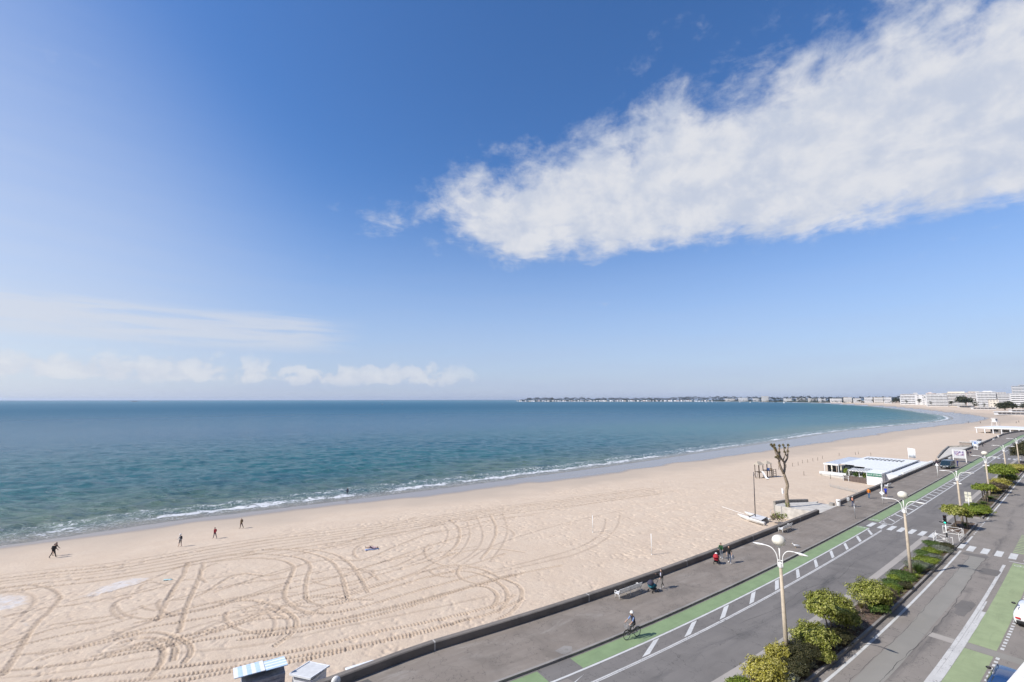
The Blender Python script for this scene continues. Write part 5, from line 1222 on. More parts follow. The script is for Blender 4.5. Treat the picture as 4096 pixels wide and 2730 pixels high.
for z in (.4, .8, 1.2): MB().tube([(-2.1, -.5, z), (-2.1, .5, z)], .03, 6).build('rung', STEEL, pg)
for y in (-.5, .5): MB().tube([(-2.7, y, 0), (-2.0, y, 1.55)], .04, 6).build('ladder_rail', DARKW, pg)

# ------------------------------------------------------------------ catamaran
cb = sand(3022, 2086)
ct = thing('catamaran', 'white beach catamaran with a dark mast drawn up against the sea wall', 'sailing boat', cb, math.atan2(1.85, -5.3) - math.pi / 2 + math.pi / 2)
ct.rotation_euler = (0, 0, 0)
def hull(a, b_):
    a, b_ = a - cb, b_ - cb; ax = (b_ - a); Lh = ax.length; ax.normalize(); nn = Vector((-ax.y, ax.x, 0)); mb = MB(); vs = []
    prof = [(0, .02, .62, .5), (.12, .14, .64, .22), (.35, .23, .60, .06), (.7, .24, .54, .05), (1.0, .20, .52, .12)]
    for f, w_, zt, zb in prof:
        c = a + ax * (Lh * f); c.z = 0
        vs += [c + nn * w_ + Vector((0, 0, zt)), c + nn * w_ * .7 + Vector((0, 0, (zt + zb) / 2)), c + Vector((0, 0, zb)), c - nn * w_ * .7 + Vector((0, 0, (zt + zb) / 2)), c - nn * w_ + Vector((0, 0, zt))]
    mb.add(vs, [(i * 5 + j, i * 5 + (j + 1) % 5, (i + 1) * 5 + (j + 1) % 5, (i + 1) * 5 + j) for i in range(4) for j in range(5)] + [(0, 1, 2, 3, 4), (24, 23, 22, 21, 20)])
    return mb.build('hull', WHITE, ct)
h1a, h1b, h2a, h2b = Vector((37.25, 78.2, cb.z)), Vector((38.95, 73.2, cb.z)), Vector((39.1, 79.6, cb.z)), Vector((40.9, 75.2, cb.z))
hull(h1a, h1b); hull(h2a, h2b)
for f in (.45, .9):
    a, b_ = h1a.lerp(h1b, f) - cb, h2a.lerp(h2b, f) - cb
    MB().tube([a + Vector((0, 0, .66)), b_ + Vector((0, 0, .66))], .06, 8).build('cross_beam', BLACK, ct)
a, b_, c, d = (h1a.lerp(h1b, .48) - cb, h1a.lerp(h1b, .9) - cb, h2a.lerp(h2b, .9) - cb, h2a.lerp(h2b, .48) - cb)
MB().add([q + Vector((0, 0, .67)) for q in (a, b_, c, d)] + [q + Vector((0, 0, .64)) for q in (a, b_, c, d)], [(0, 1, 2, 3), (7, 6, 5, 4), (0, 4, 5, 1), (1, 5, 6, 2), (2, 6, 7, 3), (3, 7, 4, 0)]).build('trampoline', M('pale_mesh', (.62, .61, .60), .8, .08), ct)
MB().tube([(0, 0, .6), (.12, .05, 3.8), (.24, .1, 7.6)], [.07, .07, .05], 8).build('mast', M('dark_mast', (.06, .055, .06), .5), ct, True)
bs = (h1a + h2a) / 2 - cb; MB().tube([bs + Vector((0, -1.0, .62)), bs + Vector((-2.4, 1.6, 1.2))], .03, 6).build('bowsprit', WHITE, ct)
MB().tube([h1a.lerp(h1b, .5) - cb + Vector((-.3, 0, .05)), h1b - cb + Vector((-.3, 0, .05))], .05, 6).build('launch_skid', DARKW, ct)

# ------------------------------------------------------------------ white barriers, traffic light
def barrier(label, a, b_):
    t_ = thing('pedestrian_barrier', label, 'barrier', a); v = b_ - a; v.z = 0
    f = MB()
    for k in (.12, .95): MB().tube([(0, 0, k), v + Vector((0, 0, k))], .022, 7).build('rail', WHITE, t_)
    for q in (Vector((0, 0, 0)), v): MB().tube([q, q + Vector((0, 0, 1.0))], .026, 7).build('upright', WHITE, t_)
    m_ = v * .5 + Vector((0, 0, .53)); MB().ring(m_, .13, .022, 'X' if abs(v.y) > abs(v.x) else 'Y', 14, 6).build('ring', WHITE, t_)
    for z0, z1 in ((.12, .95), (.95, .12)): MB().tube([Vector((0, 0, z0)), v + Vector((0, 0, z1))], .016, 6).build('cross_bar', WHITE, t_)
barrier('white cross-braced barrier on the beach side corner of the crossing island', S(59.6, 8.45, -.06), S(61.2, 8.45, -.06))
barrier('white cross-braced barrier across the near planting bed, under the traffic light', S(60.0, 8.6, -.06), S(59.1, 10.3, -.06))
barrier('white cross-braced barrier in front of the clipped tree', S(65.2, 8.5, -.06), S(65.4, 10.3, -.06))
barrier('white cross-braced barrier along the service road side of the island', S(62.2, 10.42, -.06), S(65.2, 10.46, -.06))
tl = thing('traffic_light', 'traffic light showing green on a pole at the crossing island', 'traffic light', S(58.9, 9.85, 0), rotz(58.9))
MB().tube([(0, 0, 0), (0, 0, 2.45)], .05, 8).build('pole', WHITE, tl, True)
for k, (nm, col, em) in enumerate((('green_lens', (.05, .9, .55), 2.2), ('amber_lens', (.10, .06, .02), 0), ('red_lens', (.16, .02, .02), 0))):
    z = 2.62 + k * .34
    hs_ = bevel(box_part('lamp_housing', BLACK, tl, (0, 0, z), (.30, .22, .32)), .03)
    MB().lathe([(.105, 0), (.105, .02), (.06, .04)], (0, 0, 0), 14).build(nm, M(nm, col, .3, .02, 2, emit=(col, em) if em else None), hs_, True, (0, -.11, z)).rotation_euler = (R(90), 0, 0)
    v_ = MB(); n = 10; vs = []
    for j in range(n + 1):
        a = math.pi * j / n; vs += [(math.cos(a) * .13, -.11, z + math.sin(a) * .13), (math.cos(a) * .13, -.34, z + math.sin(a) * .12 - .02)]
    o = v_.add(vs, [(2 * j, 2 * j + 2, 2 * j + 3, 2 * j + 1) for j in range(n)]).build('visor', BLACK, hs_); o.modifiers.new('s', 'SOLIDIFY').thickness = .012
for sg_ in (-1, 1): MB().ball((sg_ * .36, 0, 2.58), (.22, .08, .10), 10, 6).build('side_signal', BLACK, tl, True)
bevel(box_part('repeater', BLACK, tl, (.02, -.1, 1.15), (.16, .16, .5)), .03)

# ------------------------------------------------------------------ vehicles
TYRE = RUBBER; CHROME = M('wheel_alloy', (.5, .5, .51), .3, .1, 4, metal=.8); TAIL = M('tail_lamp', (.45, .03, .03), .2, .1, 4); PLATE = M('number_plate', (.78, .78, .76), .5, .03)
def car(label, loc, rz, paint_, stations, cabin, wheels, roof_mat=None, kind='car', plate_front=False, wr=.32, extra=None):
    """stations: (y, half width, z_sill, z_waist, z_roof, roof half width); +y is the front"""
    t_ = thing('parked_' + kind, label, kind, loc, rz)
    def ringp(st):
        y, w_, zs, zw, zr, wr_ = st; c = .93
        return [(-w_ * .88, y, zs), (-w_ * .98, y, zs + (zw - zs) * .25), (-w_, y, zs + (zw - zs) * .6), (-w_ * .97, y, zw), (-wr_, y, zr - .03 if zr > zw + .1 else zr), (-wr_ * .6, y, zr + .02), (wr_ * .6, y, zr + .02), (wr_, y, zr - .03 if zr > zw + .1 else zr), (w_ * .97, y, zw), (w_, y, zs + (zw - zs) * .6), (w_ * .98, y, zs + (zw - zs) * .25), (w_ * .88, y, zs)]
    n = 12; mb = MB(); vs = []
    for st in stations: vs += ringp(st)
    fs = []
    for i in range(len(stations) - 1):
        for j in range(n): fs.append((i * n + j, i * n + (j + 1) % n, (i + 1) * n + (j + 1) % n, (i + 1) * n + j))
    fs += [tuple(range(n))[::-1], tuple((len(stations) - 1) * n + j for j in range(n))]
    mb.add(vs, fs); me = mb.mesh('body'); me.materials.append(paint_); bm = bmesh.new(); bm.from_mesh(me); bmesh.ops.recalc_face_normals(bm, faces=bm.faces); bm.to_mesh(me); bm.free()
    body = link('body', me, None, t_); m_ = body.modifiers.new('b', 'BEVEL'); m_.width = .045; m_.segments = 2; m_.limit_method = 'ANGLE'; m_.angle_limit = R(18)
    me.polygons.foreach_set('use_smooth', [True] * len(me.polygons))
    i0, i1 = cabin
    P = [[Vector(p) for p in ringp(st)] for st in stations]
    def pane(name, q, mat=GLASS, inset=.10, out=.022):
        c = sum(q, Vector()) / len(q); nn = (q[1] - q[0]).cross(q[-1] - q[0]).normalized()
        if nn.dot(c - Vector((0, c.y * .6 if abs(nn.y) < .5 else 0, .8))) < 0: nn = -nn
        vv = [p.lerp(c, inset) + nn * out for p in q]; k_ = len(vv)
        MB().add(vv + [p - nn * .03 for p in vv], [tuple(range(k_)), tuple(range(2 * k_ - 1, k_ - 1, -1))] + [(i, k_ + i, k_ + (i + 1) % k_, (i + 1) % k_) for i in range(k_)]).build(name, mat, t_)
    for i in range(i0, i1):
        pane('side_window', [P[i][3], P[i + 1][3], P[i + 1][4], P[i][4]]); pane('side_window', [P[i][8], P[i][7], P[i + 1][7], P[i + 1][8]])
    pane('rear_window', [P[i0 - 1][3].lerp(P[i0 - 1][8], .06), P[i0 - 1][8].lerp(P[i0 - 1][3], .06), P[i0][7], P[i0][4]])
    pane('windscreen', [P[i1 + 1][3].lerp(P[i1 + 1][8], .06), P[i1][4], P[i1][7], P[i1 + 1][8].lerp(P[i1 + 1][3], .06)])
    if roof_mat:
        pane('roof_panel', [P[i0][4], P[i0][7], P[i1][7], P[i1][4]], roof_mat, .02, .03)
    for x in (-1, 1):
        for y in wheels:
            hw = stations[len(stations) // 2][1]
            wv_ = MB().ring((x * (hw - .10), y, wr), wr - .09, .10, 'X', 22, 8).build('wheel', TYRE, t_, True)
            MB().tube([(x * (hw - .16), y, wr), (x * (hw - .01), y, wr)], wr * .62, 16).build('rim', CHROME, wv_)
        ym = stations[i1][0] + .25; zm = stations[i1][3] + .06; hw = stations[i1][1]
        MB().ball((x * (hw + .14), ym, zm), (.14, .07, .085), 10, 6).build('mirror', BLACK, t_, True)
        yr = stations[0][0]; hwr = stations[0][1]; zt = stations[0][3]
        bevel(box_part('tail_light', TAIL, t_, (x * hwr * .78, yr - .0, zt - .12), (.30, .12, .14), rz=x * .25), .03)
        yf = stations[-1][0]; hwf = stations[-1][1]
        bevel(box_part('headlight', M('headlamp', (.6, .62, .65), .1, .05), t_, (x * hwf * .74, yf - .02, stations[-1][3] - .10), (.34, .12, .14), rz=-x * .3), .03)
    bevel(box_part('rear_bumper', BLACK, t_, (0, stations[0][0] + .04, stations[0][2] + .12), (stations[0][1] * 1.86, .18, .26)), .05, 2)
    bevel(box_part('front_bumper', BLACK, t_, (0, stations[-1][0] - .04, stations[-1][2] + .12), (stations[-1][1] * 1.86, .18, .24)), .05, 2)
    yy = stations[-1][0] + .06 if plate_front else stations[0][0] - .06
    box_part('number_plate', PLATE, t_, (0, yy, stations[0][2] + .2), (.5, .02, .11))
    return t_
HATCH = [(-2.02, .78, .28, .80, .82, .66), (-1.95, .86, .24, .92, .95, .72), (-1.45, .89, .22, .96, 1.44, .60), (-.55, .90, .22, .95, 1.50, .62), (.35, .90, .22, .93, 1.47, .60), (1.05, .88, .22, .92, .96, .74), (1.75, .84, .24, .82, .84, .68), (2.05, .74, .30, .66, .68, .60)]
def carpaint(n, c): return M(n, c, .25, .03, 2, coat=.8, spec=.5)
car('white hatchback with a dark blue roof, parked at the right edge', S(38.5, 17.95, ZR), rotz(38.5), carpaint('white_car_paint', (.78, .78, .78)), HATCH, (2, 4), (-1.3, 1.25), carpaint('blue_roof_paint', (.05, .09, .22)))
car('dark blue car with roof rails, cut by the bottom right corner', S(24.15, 18.3, ZR), rotz(24), carpaint('navy_car_paint', (.015, .045, .13)), HATCH, (2, 4), (-1.3, 1.25), carpaint('navy_roof_paint', (.016, .06, .17)))
bc = [o for o in COL.objects if o.get('label', '').startswith('dark blue car')][0]
for x in (-.56, .56): MB().tube([(x, -1.3, 1.47), (x, -1.1, 1.54), (x, .1, 1.56), (x, .3, 1.49)], .022, 6).build('roof_rail', STEEL, bc, True)
car('red car mostly outside the right edge, ahead of the white hatchback', S(44.9, 18.45, ZR), rotz(45), carpaint('red_car_paint', (.36, .05, .04)), HATCH, (2, 4), (-1.3, 1.25))
VAN = [(-2.4, .88, .32, 1.15, 1.9, .80), (-2.3, .94, .28, 1.2, 1.98, .82), (-1.0, .97, .26, 1.2, 2.03, .84), (.3, .97, .26, 1.2, 2.02, .84), (1.15, .96, .26, 1.18, 1.94, .78), (1.85, .94, .26, 1.12, 1.16, .80), (2.3, .90, .30, .92, .95, .74), (2.45, .84, .34, .80, .82, .70)]
car('dark van parked on the promenade facing the camera, before the poster board', S(143.0, -1.9, 0), rotz(143) + math.pi - .12, carpaint('dark_van_paint', (.014, .028, .036)), VAN, (1, 4), (-1.5, 1.6), None, 'van', True, .34)

# ------------------------------------------------------------------ own balcony at the lower right corner
bl = thing('apartment_building', 'mostly unseen pale apartment building whose white balcony parapet cuts the lower right corner', 'building', (2.4, 2.3, 0))
RENDER = M('white_render', (.78, .75, .70), .9, .04, 3, .2)
d_ = Vector((.29, .18, 0)).normalized(); nn = Vector((d_.y, -d_.x, 0))
def para(name, a0, a1, w0, w1, z0, z1):
    q = [d_ * a0 + nn * w0, d_ * a1 + nn * w0, d_ * a1 + nn * w1, d_ * a0 + nn * w1]
    o = MB().prism([(p.x, p.y) for p in q], z0, z1).build(name, RENDER, bl); bevel(o, .01); return o
para('coping', -1.2, 1.6, 0, .22, 16.22, 16.3); para('wall', -1.2, 1.6, .02, .20, 15.0, 16.22); para('floor_slab', -1.2, 1.6, .02, 3.0, 14.85, 15.0)
FACADE = M('facade_render', (.42, .40, .37), .9, .06, .6)
def fac(name, s0, s1, d0, d1, z0, z1, mat):
    n = max(int((s1 - s0) / 12), 1); inv = Matrix.Translation(-bl.location)
    a = [S(s0 + (s1 - s0) * q / n, d0) for q in range(n + 1)]; b2 = [S(s0 + (s1 - s0) * q / n, d1) for q in range(n + 1)]; pl_ = [inv @ p for p in a + b2[::-1]]
    return MB().prism([(p.x, p.y) for p in pl_], z0, z1).build(name, mat, bl)
fac('wall', -55, 150, 30.4, 44, -.1, 27.0, FACADE); fac('wall', -55, 150, 29.6, 30.35, -.1, 3.2, FACADE); fac('roof', -55, 150, 30.2, 44.2, 27.02, 27.5, CONCL)  # unseen rest of the camera's building, added to block sky light and deepen shade
for fl_ in range(8):
    if fl_ != 4: fac('balcony', -54, 149, 29.4, 30.38, 3.25 + fl_ * 2.95, 3.45 + fl_ * 2.95, RENDER)
    for q in range(20): fac('window', -52 + q * 10, -46 + q * 10, 30.32, 30.39, 3.9 + fl_ * 2.95, 5.9 + fl_ * 2.95, GLASS)

# ------------------------------------------------------------------ vegetation
def leaf_mat(name, cols, sc=3.0, trans=.25):
    m = bpy.data.materials.new(name); m.use_nodes = True; t = NT(m.node_tree); b = t.n['Principled BSDF']
    pos = t.new('ShaderNodeNewGeometry').outputs['Position']
    r_ = t.new('ShaderNodeAttribute', attribute_name='tone').outputs['Fac']
    c = t.mix(t.ss(r_, .0, .45), cols[0], cols[1]); c = t.mix(t.ss(r_, .5, 1.0), c, cols[2])
    c = t.mix(t.m('MULTIPLY', t.ss(t.noise(pos, sc, 3, .6), .4, .7), .45), c, cols[0])
    t.l.new(c, b.inputs['Base Color']); b.inputs['Roughness'].default_value = .5; b.inputs['Specular IOR Level'].default_value = .3
    tr = t.new('ShaderNodeBsdfTranslucent'); t.l.new(c, tr.inputs['Color'])
    mx = t.new('ShaderNodeMixShader'); mx.inputs[0].default_value = trans
    t.l.new(b.outputs[0], mx.inputs[1]); t.l.new(tr.outputs[0], mx.inputs[2]); t.l.new(mx.outputs[0], t.n['Material Output'].inputs['Surface'])
    return m
VARIEG = leaf_mat('variegated_leaf', [(.10, .125, .02), (.30, .32, .05), (.60, .58, .20)])
YELLOWL = leaf_mat('yellow_leaf', [(.20, .19, .03), (.46, .41, .06), (.66, .60, .22)])
DARKL = leaf_mat('dark_olive_leaf', [(.035, .04, .015), (.075, .075, .03), (.14, .12, .055)])
BRIGHT = leaf_mat('bright_green_leaf', [(.08, .12, .012), (.21, .28, .03), (.38, .43, .08)])
GREYL = leaf_mat('grey_leaf', [(.10, .115, .075), (.22, .235, .18), (.34, .35, .28)])
GRASSL = leaf_mat('grass_blade', [(.04, .085, .015), (.10, .17, .03), (.19, .23, .07)])
DRYL = leaf_mat('dry_brown_leaf', [(.07, .055, .035), (.15, .115, .075), (.25, .20, .13)])
WOODL = leaf_mat('far_wood_leaf', [(.006, .013, .010), (.012, .022, .016), (.024, .036, .024)], .02, .05)
PINEL = leaf_mat('pine_needles', [(.02, .03, .014), (.045, .055, .022), (.085, .085, .035)], .3)
STRAPG = leaf_mat('spiky_leaf', [(.10, .10, .03), (.28, .23, .07), (.42, .40, .26)])
PALES = leaf_mat('pale_spiky_leaf', [(.16, .18, .13), (.36, .38, .30), (.52, .52, .44)])
def leaf_cloud(name, mat, blobs, n, size, parent, seed=0, up=.45, shell=.55, flat=1.0):
    """n leaf faces through a union of ellipsoids (centre, radii)"""
    g = np.random.default_rng(seed); vol = np.array([r[0] * r[1] + r[1] * r[2] + r[0] * r[2] for _, r in blobs]); cnt = np.maximum((n * vol / vol.sum()).astype(int), 4)
    C = []; N = []
    for (c, r), k in zip(blobs, cnt):
        d = g.normal(size=(k, 3)); d /= np.linalg.norm(d, axis=1)[:, None]
        d[:, 2] = np.where(d[:, 2] < -.35, -d[:, 2] * .7, d[:, 2])
        lump = 1 + .20 * np.sin(d[:, 0] * 7 + seed) * np.sin(d[:, 1] * 6 + 1.3 * seed) + .13 * np.sin(d[:, 2] * 9 + d[:, 0] * 5 + seed * 2)
        rad = (shell + (1 - shell) * g.random(k) ** .6) * lump
        C.append(np.array(c) + d * rad[:, None] * np.array(r)); N.append(d)
    C = np.concatenate(C); N = np.concatenate(N); k = len(C)
    nrm = N + g.normal(size=(k, 3)) * .55 + np.array([0, 0, up]); nrm /= np.linalg.norm(nrm, axis=1)[:, None]
    a = np.cross(nrm, g.normal(size=(k, 3))); a /= np.linalg.norm(a, axis=1)[:, None]; b_ = np.cross(nrm, a)
    sz = size * (.65 + .7 * g.random(k))[:, None]
    P = np.stack([C - a * sz, C - b_ * sz * .48 + nrm * sz * .12, C + a * sz, C + b_ * sz * .48 + nrm * sz * .12], 1)
    me = bpy.data.meshes.new(name); me.from_pydata(P.reshape(-1, 3).tolist(), [], np.arange(k * 4).reshape(-1, 4).tolist()); me.update()
    at_ = me.attributes.new('tone', 'FLOAT', 'POINT'); at_.data.foreach_set('value', np.repeat(g.random(k), 4).astype(np.float32))
    return link(name, me, mat, parent)
def bush(label, s, d, r, h, mat, n=1400, size=.085, lift=0.0, stems=3, name='shrub', seed=None, z0=.02, extra=()):
    seed = seed if seed is not None else int(s * 10 + d * 7) % 997
    r *= 1.36; n = int(n * 4.2); size *= .92
    t_ = thing(name, label, 'shrub', S(s, d, z0), rotz(s)); t_.scale = (.92, 1.22, 1)
    zc_ = lift + (h - lift) * .5; rz_ = (h - lift) * .52
    blobs = [((0, 0, zc_), (r, r, rz_))]
    g = random.Random(seed)
    for i in range(5):
        a = g.random() * 6.28; q = r * g.uniform(.35, .65); rr_ = r * g.uniform(.4, .62)
        blobs.append(((math.cos(a) * q, math.sin(a) * q, zc_ + rz_ * g.uniform(-.35, .4)), (rr_, rr_, rr_ * rz_ / r * .95)))
    blobs += list(extra)
    leaf_cloud('foliage', mat, blobs, n, size, t_, seed)
    for i in range(stems):
        a = i * 2.1 + seed; MB().tube([(math.cos(a) * .06, math.sin(a) * .06, -.05), (math.cos(a) * .16 * r, math.sin(a) * .16 * r, zc_ * .6), (math.cos(a) * .5 * r, math.sin(a) * .5 * r, zc_ * 1.1)], [.05, .04, .02], 6).build('stem', BARK, t_, True)
    return t_
def tuft(label, s, d, n, h, spread, mat, name='grass_clump', wid=.02, stiff=.5, trunk=0.0, z0=.02):
    t_ = thing(name, label, 'plant', S(s, d, z0), rnd.random() * 6); g = random.Random(int(s * 31 + d * 17)); mb = MB(); tones = []
    for i in range(n):
        a = g.random() * 6.283; L_ = h * g.uniform(.65, 1.1); out = spread * g.uniform(.2, 1.0); x0 = g.uniform(0, .12) * spread
        p = [Vector((math.cos(a) * (x0 + out * f ** (1 + stiff)), math.sin(a) * (x0 + out * f ** (1 + stiff)), trunk + L_ * (f - .45 * (1 - stiff) * f * f * (out / max(h, .1)) * 1.3))) for f in (0, .5, 1)]
        sd_ = Vector((-math.sin(a), math.cos(a), 0)) * wid; o_ = len(mb.v)
        mb.v += [tuple(p[0] - sd_), tuple(p[0] + sd_), tuple(p[1] + sd_ * .9), tuple(p[1] - sd_ * .9), tuple(p[2])]; mb.f += [(o_, o_ + 1, o_ + 2, o_ + 3), (o_ + 3, o_ + 2, o_ + 4)]; tones += [g.random()] * 5
    me = mb.mesh('blades'); at_ = me.attributes.new('tone', 'FLOAT', 'POINT'); at_.data.foreach_set('value', np.array(tones, np.float32)); link('blades', me, mat, t_)
    if trunk: MB().tube([(0, 0, -.05), (0, 0, trunk)], [.06, .04], 6).build('stem', BARK, t_, True)
    return t_
# near bed, from the bottom edge towards the crossing
bush('pale yellow-green shrub at the bottom edge, first in the near bed', 13.7, 9.1, .95, 1.25, YELLOWL, 1800, .075)
bush('small lime shrub peeping in at the bottom edge by the kerb', 11.6, 8.75, .5, .75, BRIGHT, 700, .06)
bush('bright yellow shrub left of the nearest lamp post', 16.2, 8.75, .55, 1.35, YELLOWL, 1000, .07)
bush('dark brownish heath shrub around the foot of the nearest lamp', 18.0, 9.35, .85, 1.25, DARKL, 2600, .05)
bush('dark wiry shrub at the bottom edge below the nearest lamp', 16.0, 9.75, .7, .95, DARKL, 1600, .05)
bush('blue-green low shrub at the bottom edge beside the service road', 14.6, 10.0, .55, .6, GREYL, 900, .05)
bush('rounded variegated shrub just right of the nearest lamp', 20.0, 9.35, 1.0, 1.75, VARIEG, 2600, .085)
bush('low leafy skirt of variegated shoots over the kerb below the lamp', 19.2, 10.15, .55, .7, VARIEG, 900, .08)
bush('tall variegated shrub on bare stems, biggest crown of the near bed', 23.6, 9.0, 1.15, 2.75, VARIEG, 3600, .09, 1.05, 5)
bush('variegated side shrub leaning from the biggest crown', 25.6, 9.3, .75, 1.6, VARIEG, 1600, .085)
bush('dark leggy shrub in the shade of the biggest crown', 22.6, 9.9, .7, .9, DARKL, 1300, .055)
bush('domed variegated shrub beyond the cordylines', 31.4, 9.35, 1.15, 2.05, VARIEG, 3600, .085)
bush('brown dry shrub behind the domed variegated one', 34.0, 9.3, .8, 1.05, DRYL, 1400, .055)
bush('green fringe shrub on the service road side of the dome', 30.6, 10.1, .6, .75, GRASSL, 900, .06)
tuft('golden cordyline on a short stem, leftmost of three', 27.4, 8.85, 60, .75, .6, STRAPG, 'cordyline', .022, .5, .45)
tuft('golden cordyline on a short stem, middle of three', 28.4, 8.8, 60, .8, .65, STRAPG, 'cordyline', .022, .5, .5)
tuft('golden cordyline in front of the domed shrub, rightmost of three', 29.2, 9.3, 60, .7, .6, STRAPG, 'cordyline', .022, .5, .4)
tuft('pale spiky yucca at the foot of the biggest crown', 25.4, 9.95, 50, .75, .55, PALES, 'yucca', .025, .6)
tuft('small silvery spiky plant near the kerb below the domed shrub', 26.1, 10.2, 36, .4, .45, PALES, 'yucca', .02, .5)
tuft('dark green spiky plant by the lamp foot at the kerb', 17.4, 10.15, 50, .6, .6, GREYL, 'yucca', .022, .5)
tuft('small grey-green spiky plant between lamp and kerb', 21.4, 10.2, 36, .4, .42, PALES, 'yucca', .02, .5)
bush('low green juniper beyond the brown shrub', 38.2, 9.2, .75, .45, GRASSL, 1500, .05)
bush('feathery lime shrub near the middle of the near bed', 36.3, 9.5, .55, .65, BRIGHT, 1000, .05)
bush('small dark shrub tucked at the kerb in mid bed', 38.6, 10.05, .45, .5, DARKL, 700, .05)
bush('low leafy plant on the road side before the second lamp', 40.3, 8.8, .45, .4, BRIGHT, 700, .05)
bush('flat green shrub at the foot of the second lamp', 41.4, 9.2, .9, .5, GRASSL, 1500, .05)
tuft('tall green fountain grass right of the second lamp', 44.0, 9.95, 380, 1.25, .95, GRASSL, 'grass_clump', .012, .35)
tuft('smaller bright grass clump below the fountain grass', 42.4, 10.1, 160, .5, .5, BRIGHT, 'grass_clump', .012, .35)
bush('grey santolina mound behind the fountain grass', 46.4, 9.3, .85, .55, GREYL, 1500, .045)
bush('grey mound on the service road kerb by the second lamp shadow', 46.6, 10.2, .5, .5, GREYL, 900, .045)
bush('reddish dry grassy mound beside the grey santolina', 45.6, 9.95, .4, .4, DRYL, 600, .045)
bush('fresh green low mound in the second half of the bed', 49.0, 9.6, .9, .45, BRIGHT, 1700, .045)
bush('second grey mound towards the crossing', 51.0, 9.9, .65, .45, GREYL, 1200, .045)
bush('green cushion plant on the road side towards the crossing', 51.6, 8.95, .7, .42, GRASSL, 1300, .045)
bush('lime cushion plant before the traffic light', 53.6, 9.3, .75, .42, BRIGHT, 1400, .045)
bush('grey-green cushion below the traffic light', 55.2, 9.9, .75, .5, GREYL, 1300, .045)
bush('dark green cushion at the end of the near bed', 57.2, 10.1, .55, .55, DARKL, 1000, .045)
bush('green tufted cushion at the bed end by the barrier', 56.8, 8.9, .75, .5, GRASSL, 1300, .045)
# ground cover of the beds
def cover(name_lab, s0, s1, mat, n, hgt, seed):
    g = np.random.default_rng(seed); q = []
    for _ in range(n):
        s, d = g.uniform(s0, s1), g.uniform(8.6, 10.35)
        q.append((tuple(S(s, d, .03)), (g.uniform(.06, .16), g.uniform(.06, .16), g.uniform(.04, hgt))))
    o = leaf_cloud('ground_cover', mat, q, n * 5, .05, None, seed); o['kind'] = 'stuff'; o['label'] = name_lab; return o
cover('sparse dry bark and litter on the near bed', -10, 58, DRYL, 1300, .06, 4); cover('green seedlings scattered over the beds', 34, 58, BRIGHT, 700, .2, 5); cover('grey-green creeping growth over the near bed', 12, 58, GREYL, 420, .14, 15)
cover('low green growth in the far beds', 80, 128, GRASSL, 700, .15, 6); cover('green growth on the island bed', 66.5, 74.5, DRYL, 120, .1, 7)
def clipped_tree(label, s, d, r, h, crown_h, mat, stems, n=2600, flat=.5, name='clipped_tree', seed=1, size=.12):
    t_ = thing(name, label, 'tree', S(s, d, .02), rotz(s)); zc_ = h - crown_h / 2
    blobs = [((0, 0, zc_), (r, r, crown_h / 2))]; g = random.Random(seed)
    for i in range(7):
        a = i * .9 + seed; q = r * g.uniform(.45, .75); blobs.append(((math.cos(a) * q, math.sin(a) * q, zc_ + g.uniform(-.2, .15) * crown_h), (r * .48, r * .48, crown_h * .38)))
    leaf_cloud('crown', mat, blobs, int(n * 3.2), size * .85, t_, seed)
    for i in range(stems):
        a = i * 2.2 + .4; o = .28 if stems > 1 else 0
        tr = MB().tube([(math.cos(a) * o, math.sin(a) * o, -.1), (math.cos(a) * o * 1.1, math.sin(a) * o, zc_ * .6), (math.cos(a) * o * 1.6, math.sin(a) * o * 1.4, zc_)], [.085, .07, .06], 7).build('trunk', BARK, t_, True)
        for k in range(3):
            b2 = a + k * 2.1; MB().tube([(math.cos(a) * o * 1.2, math.sin(a) * o, zc_ * .72), (math.cos(a) * o + math.cos(b2) * r * .5, math.sin(a) * o + math.sin(b2) * r * .5, zc_)], [.04, .02], 5).build('limb', BARK, tr)
    return t_
clipped_tree('flat clipped yellow-green tree behind the traffic light', 69.2, 9.2, 1.35, 3.1, 1.45, VARIEG, 1, 3200, seed=3)
clipped_tree('small side crown leaning right of the flat clipped tree', 70.6, 10.15, .7, 2.3, .95, VARIEG, 1, 1100, seed=9)
tuft('green grass clump at the foot of the third lamp', 71.4, 9.9, 160, .75, .7, GRASSL, 'grass_clump', .014, .4)
tuft('dry tawny grass on the island bed', 69.0, 8.9, 120, .5, .5, DRYL, 'grass_clump', .014, .4)
bush('broad bright green hedge mound by the cream sign stack', 83.0, 9.6, 1.45, 1.0, BRIGHT, 3000, .09)
bush('second bright green hedge mound behind the sign stack', 86.2, 9.3, 1.2, .9, BRIGHT, 2200, .09)
clipped_tree('clipped green tree on three slim stems beside the fourth lamp', 95.5, 9.4, 1.35, 3.0, 1.35, BRIGHT, 3, 2600, seed=5)
tuft('rough green grass below the three-stemmed tree', 93.0, 9.4, 260, .6, 1.1, GRASSL, 'grass_clump', .02, .4)
tuft('rough green grass just past the three-stemmed tree', 99.5, 9.6, 260, .7, 1.2, GRASSL, 'grass_clump', .02, .4)
bush('yellow and green shrub beyond the fourth lamp', 106.5, 8.95, 1.0, 1.6, YELLOWL, 1500, .1)
bush('dark purple-stemmed tall shrub beyond the fourth lamp', 110.0, 9.6, 1.1, 1.7, DRYL, 1500, .1)
bush('pinkish cream shrub in front of the broad dark tree', 115.5, 9.6, 1.3, 1.9, YELLOWL, 1800, .1)
clipped_tree('broad dark green tree over the mixed shrubs of the far bed', 122.0, 9.4, 2.2, 4.0, 2.5, BRIGHT, 2, 4200, name='broad_tree', seed=8, size=.14)
bush('lower green shoulder of the broad tree', 125.5, 10.0, 1.3, 1.9, BRIGHT, 1500, .1)
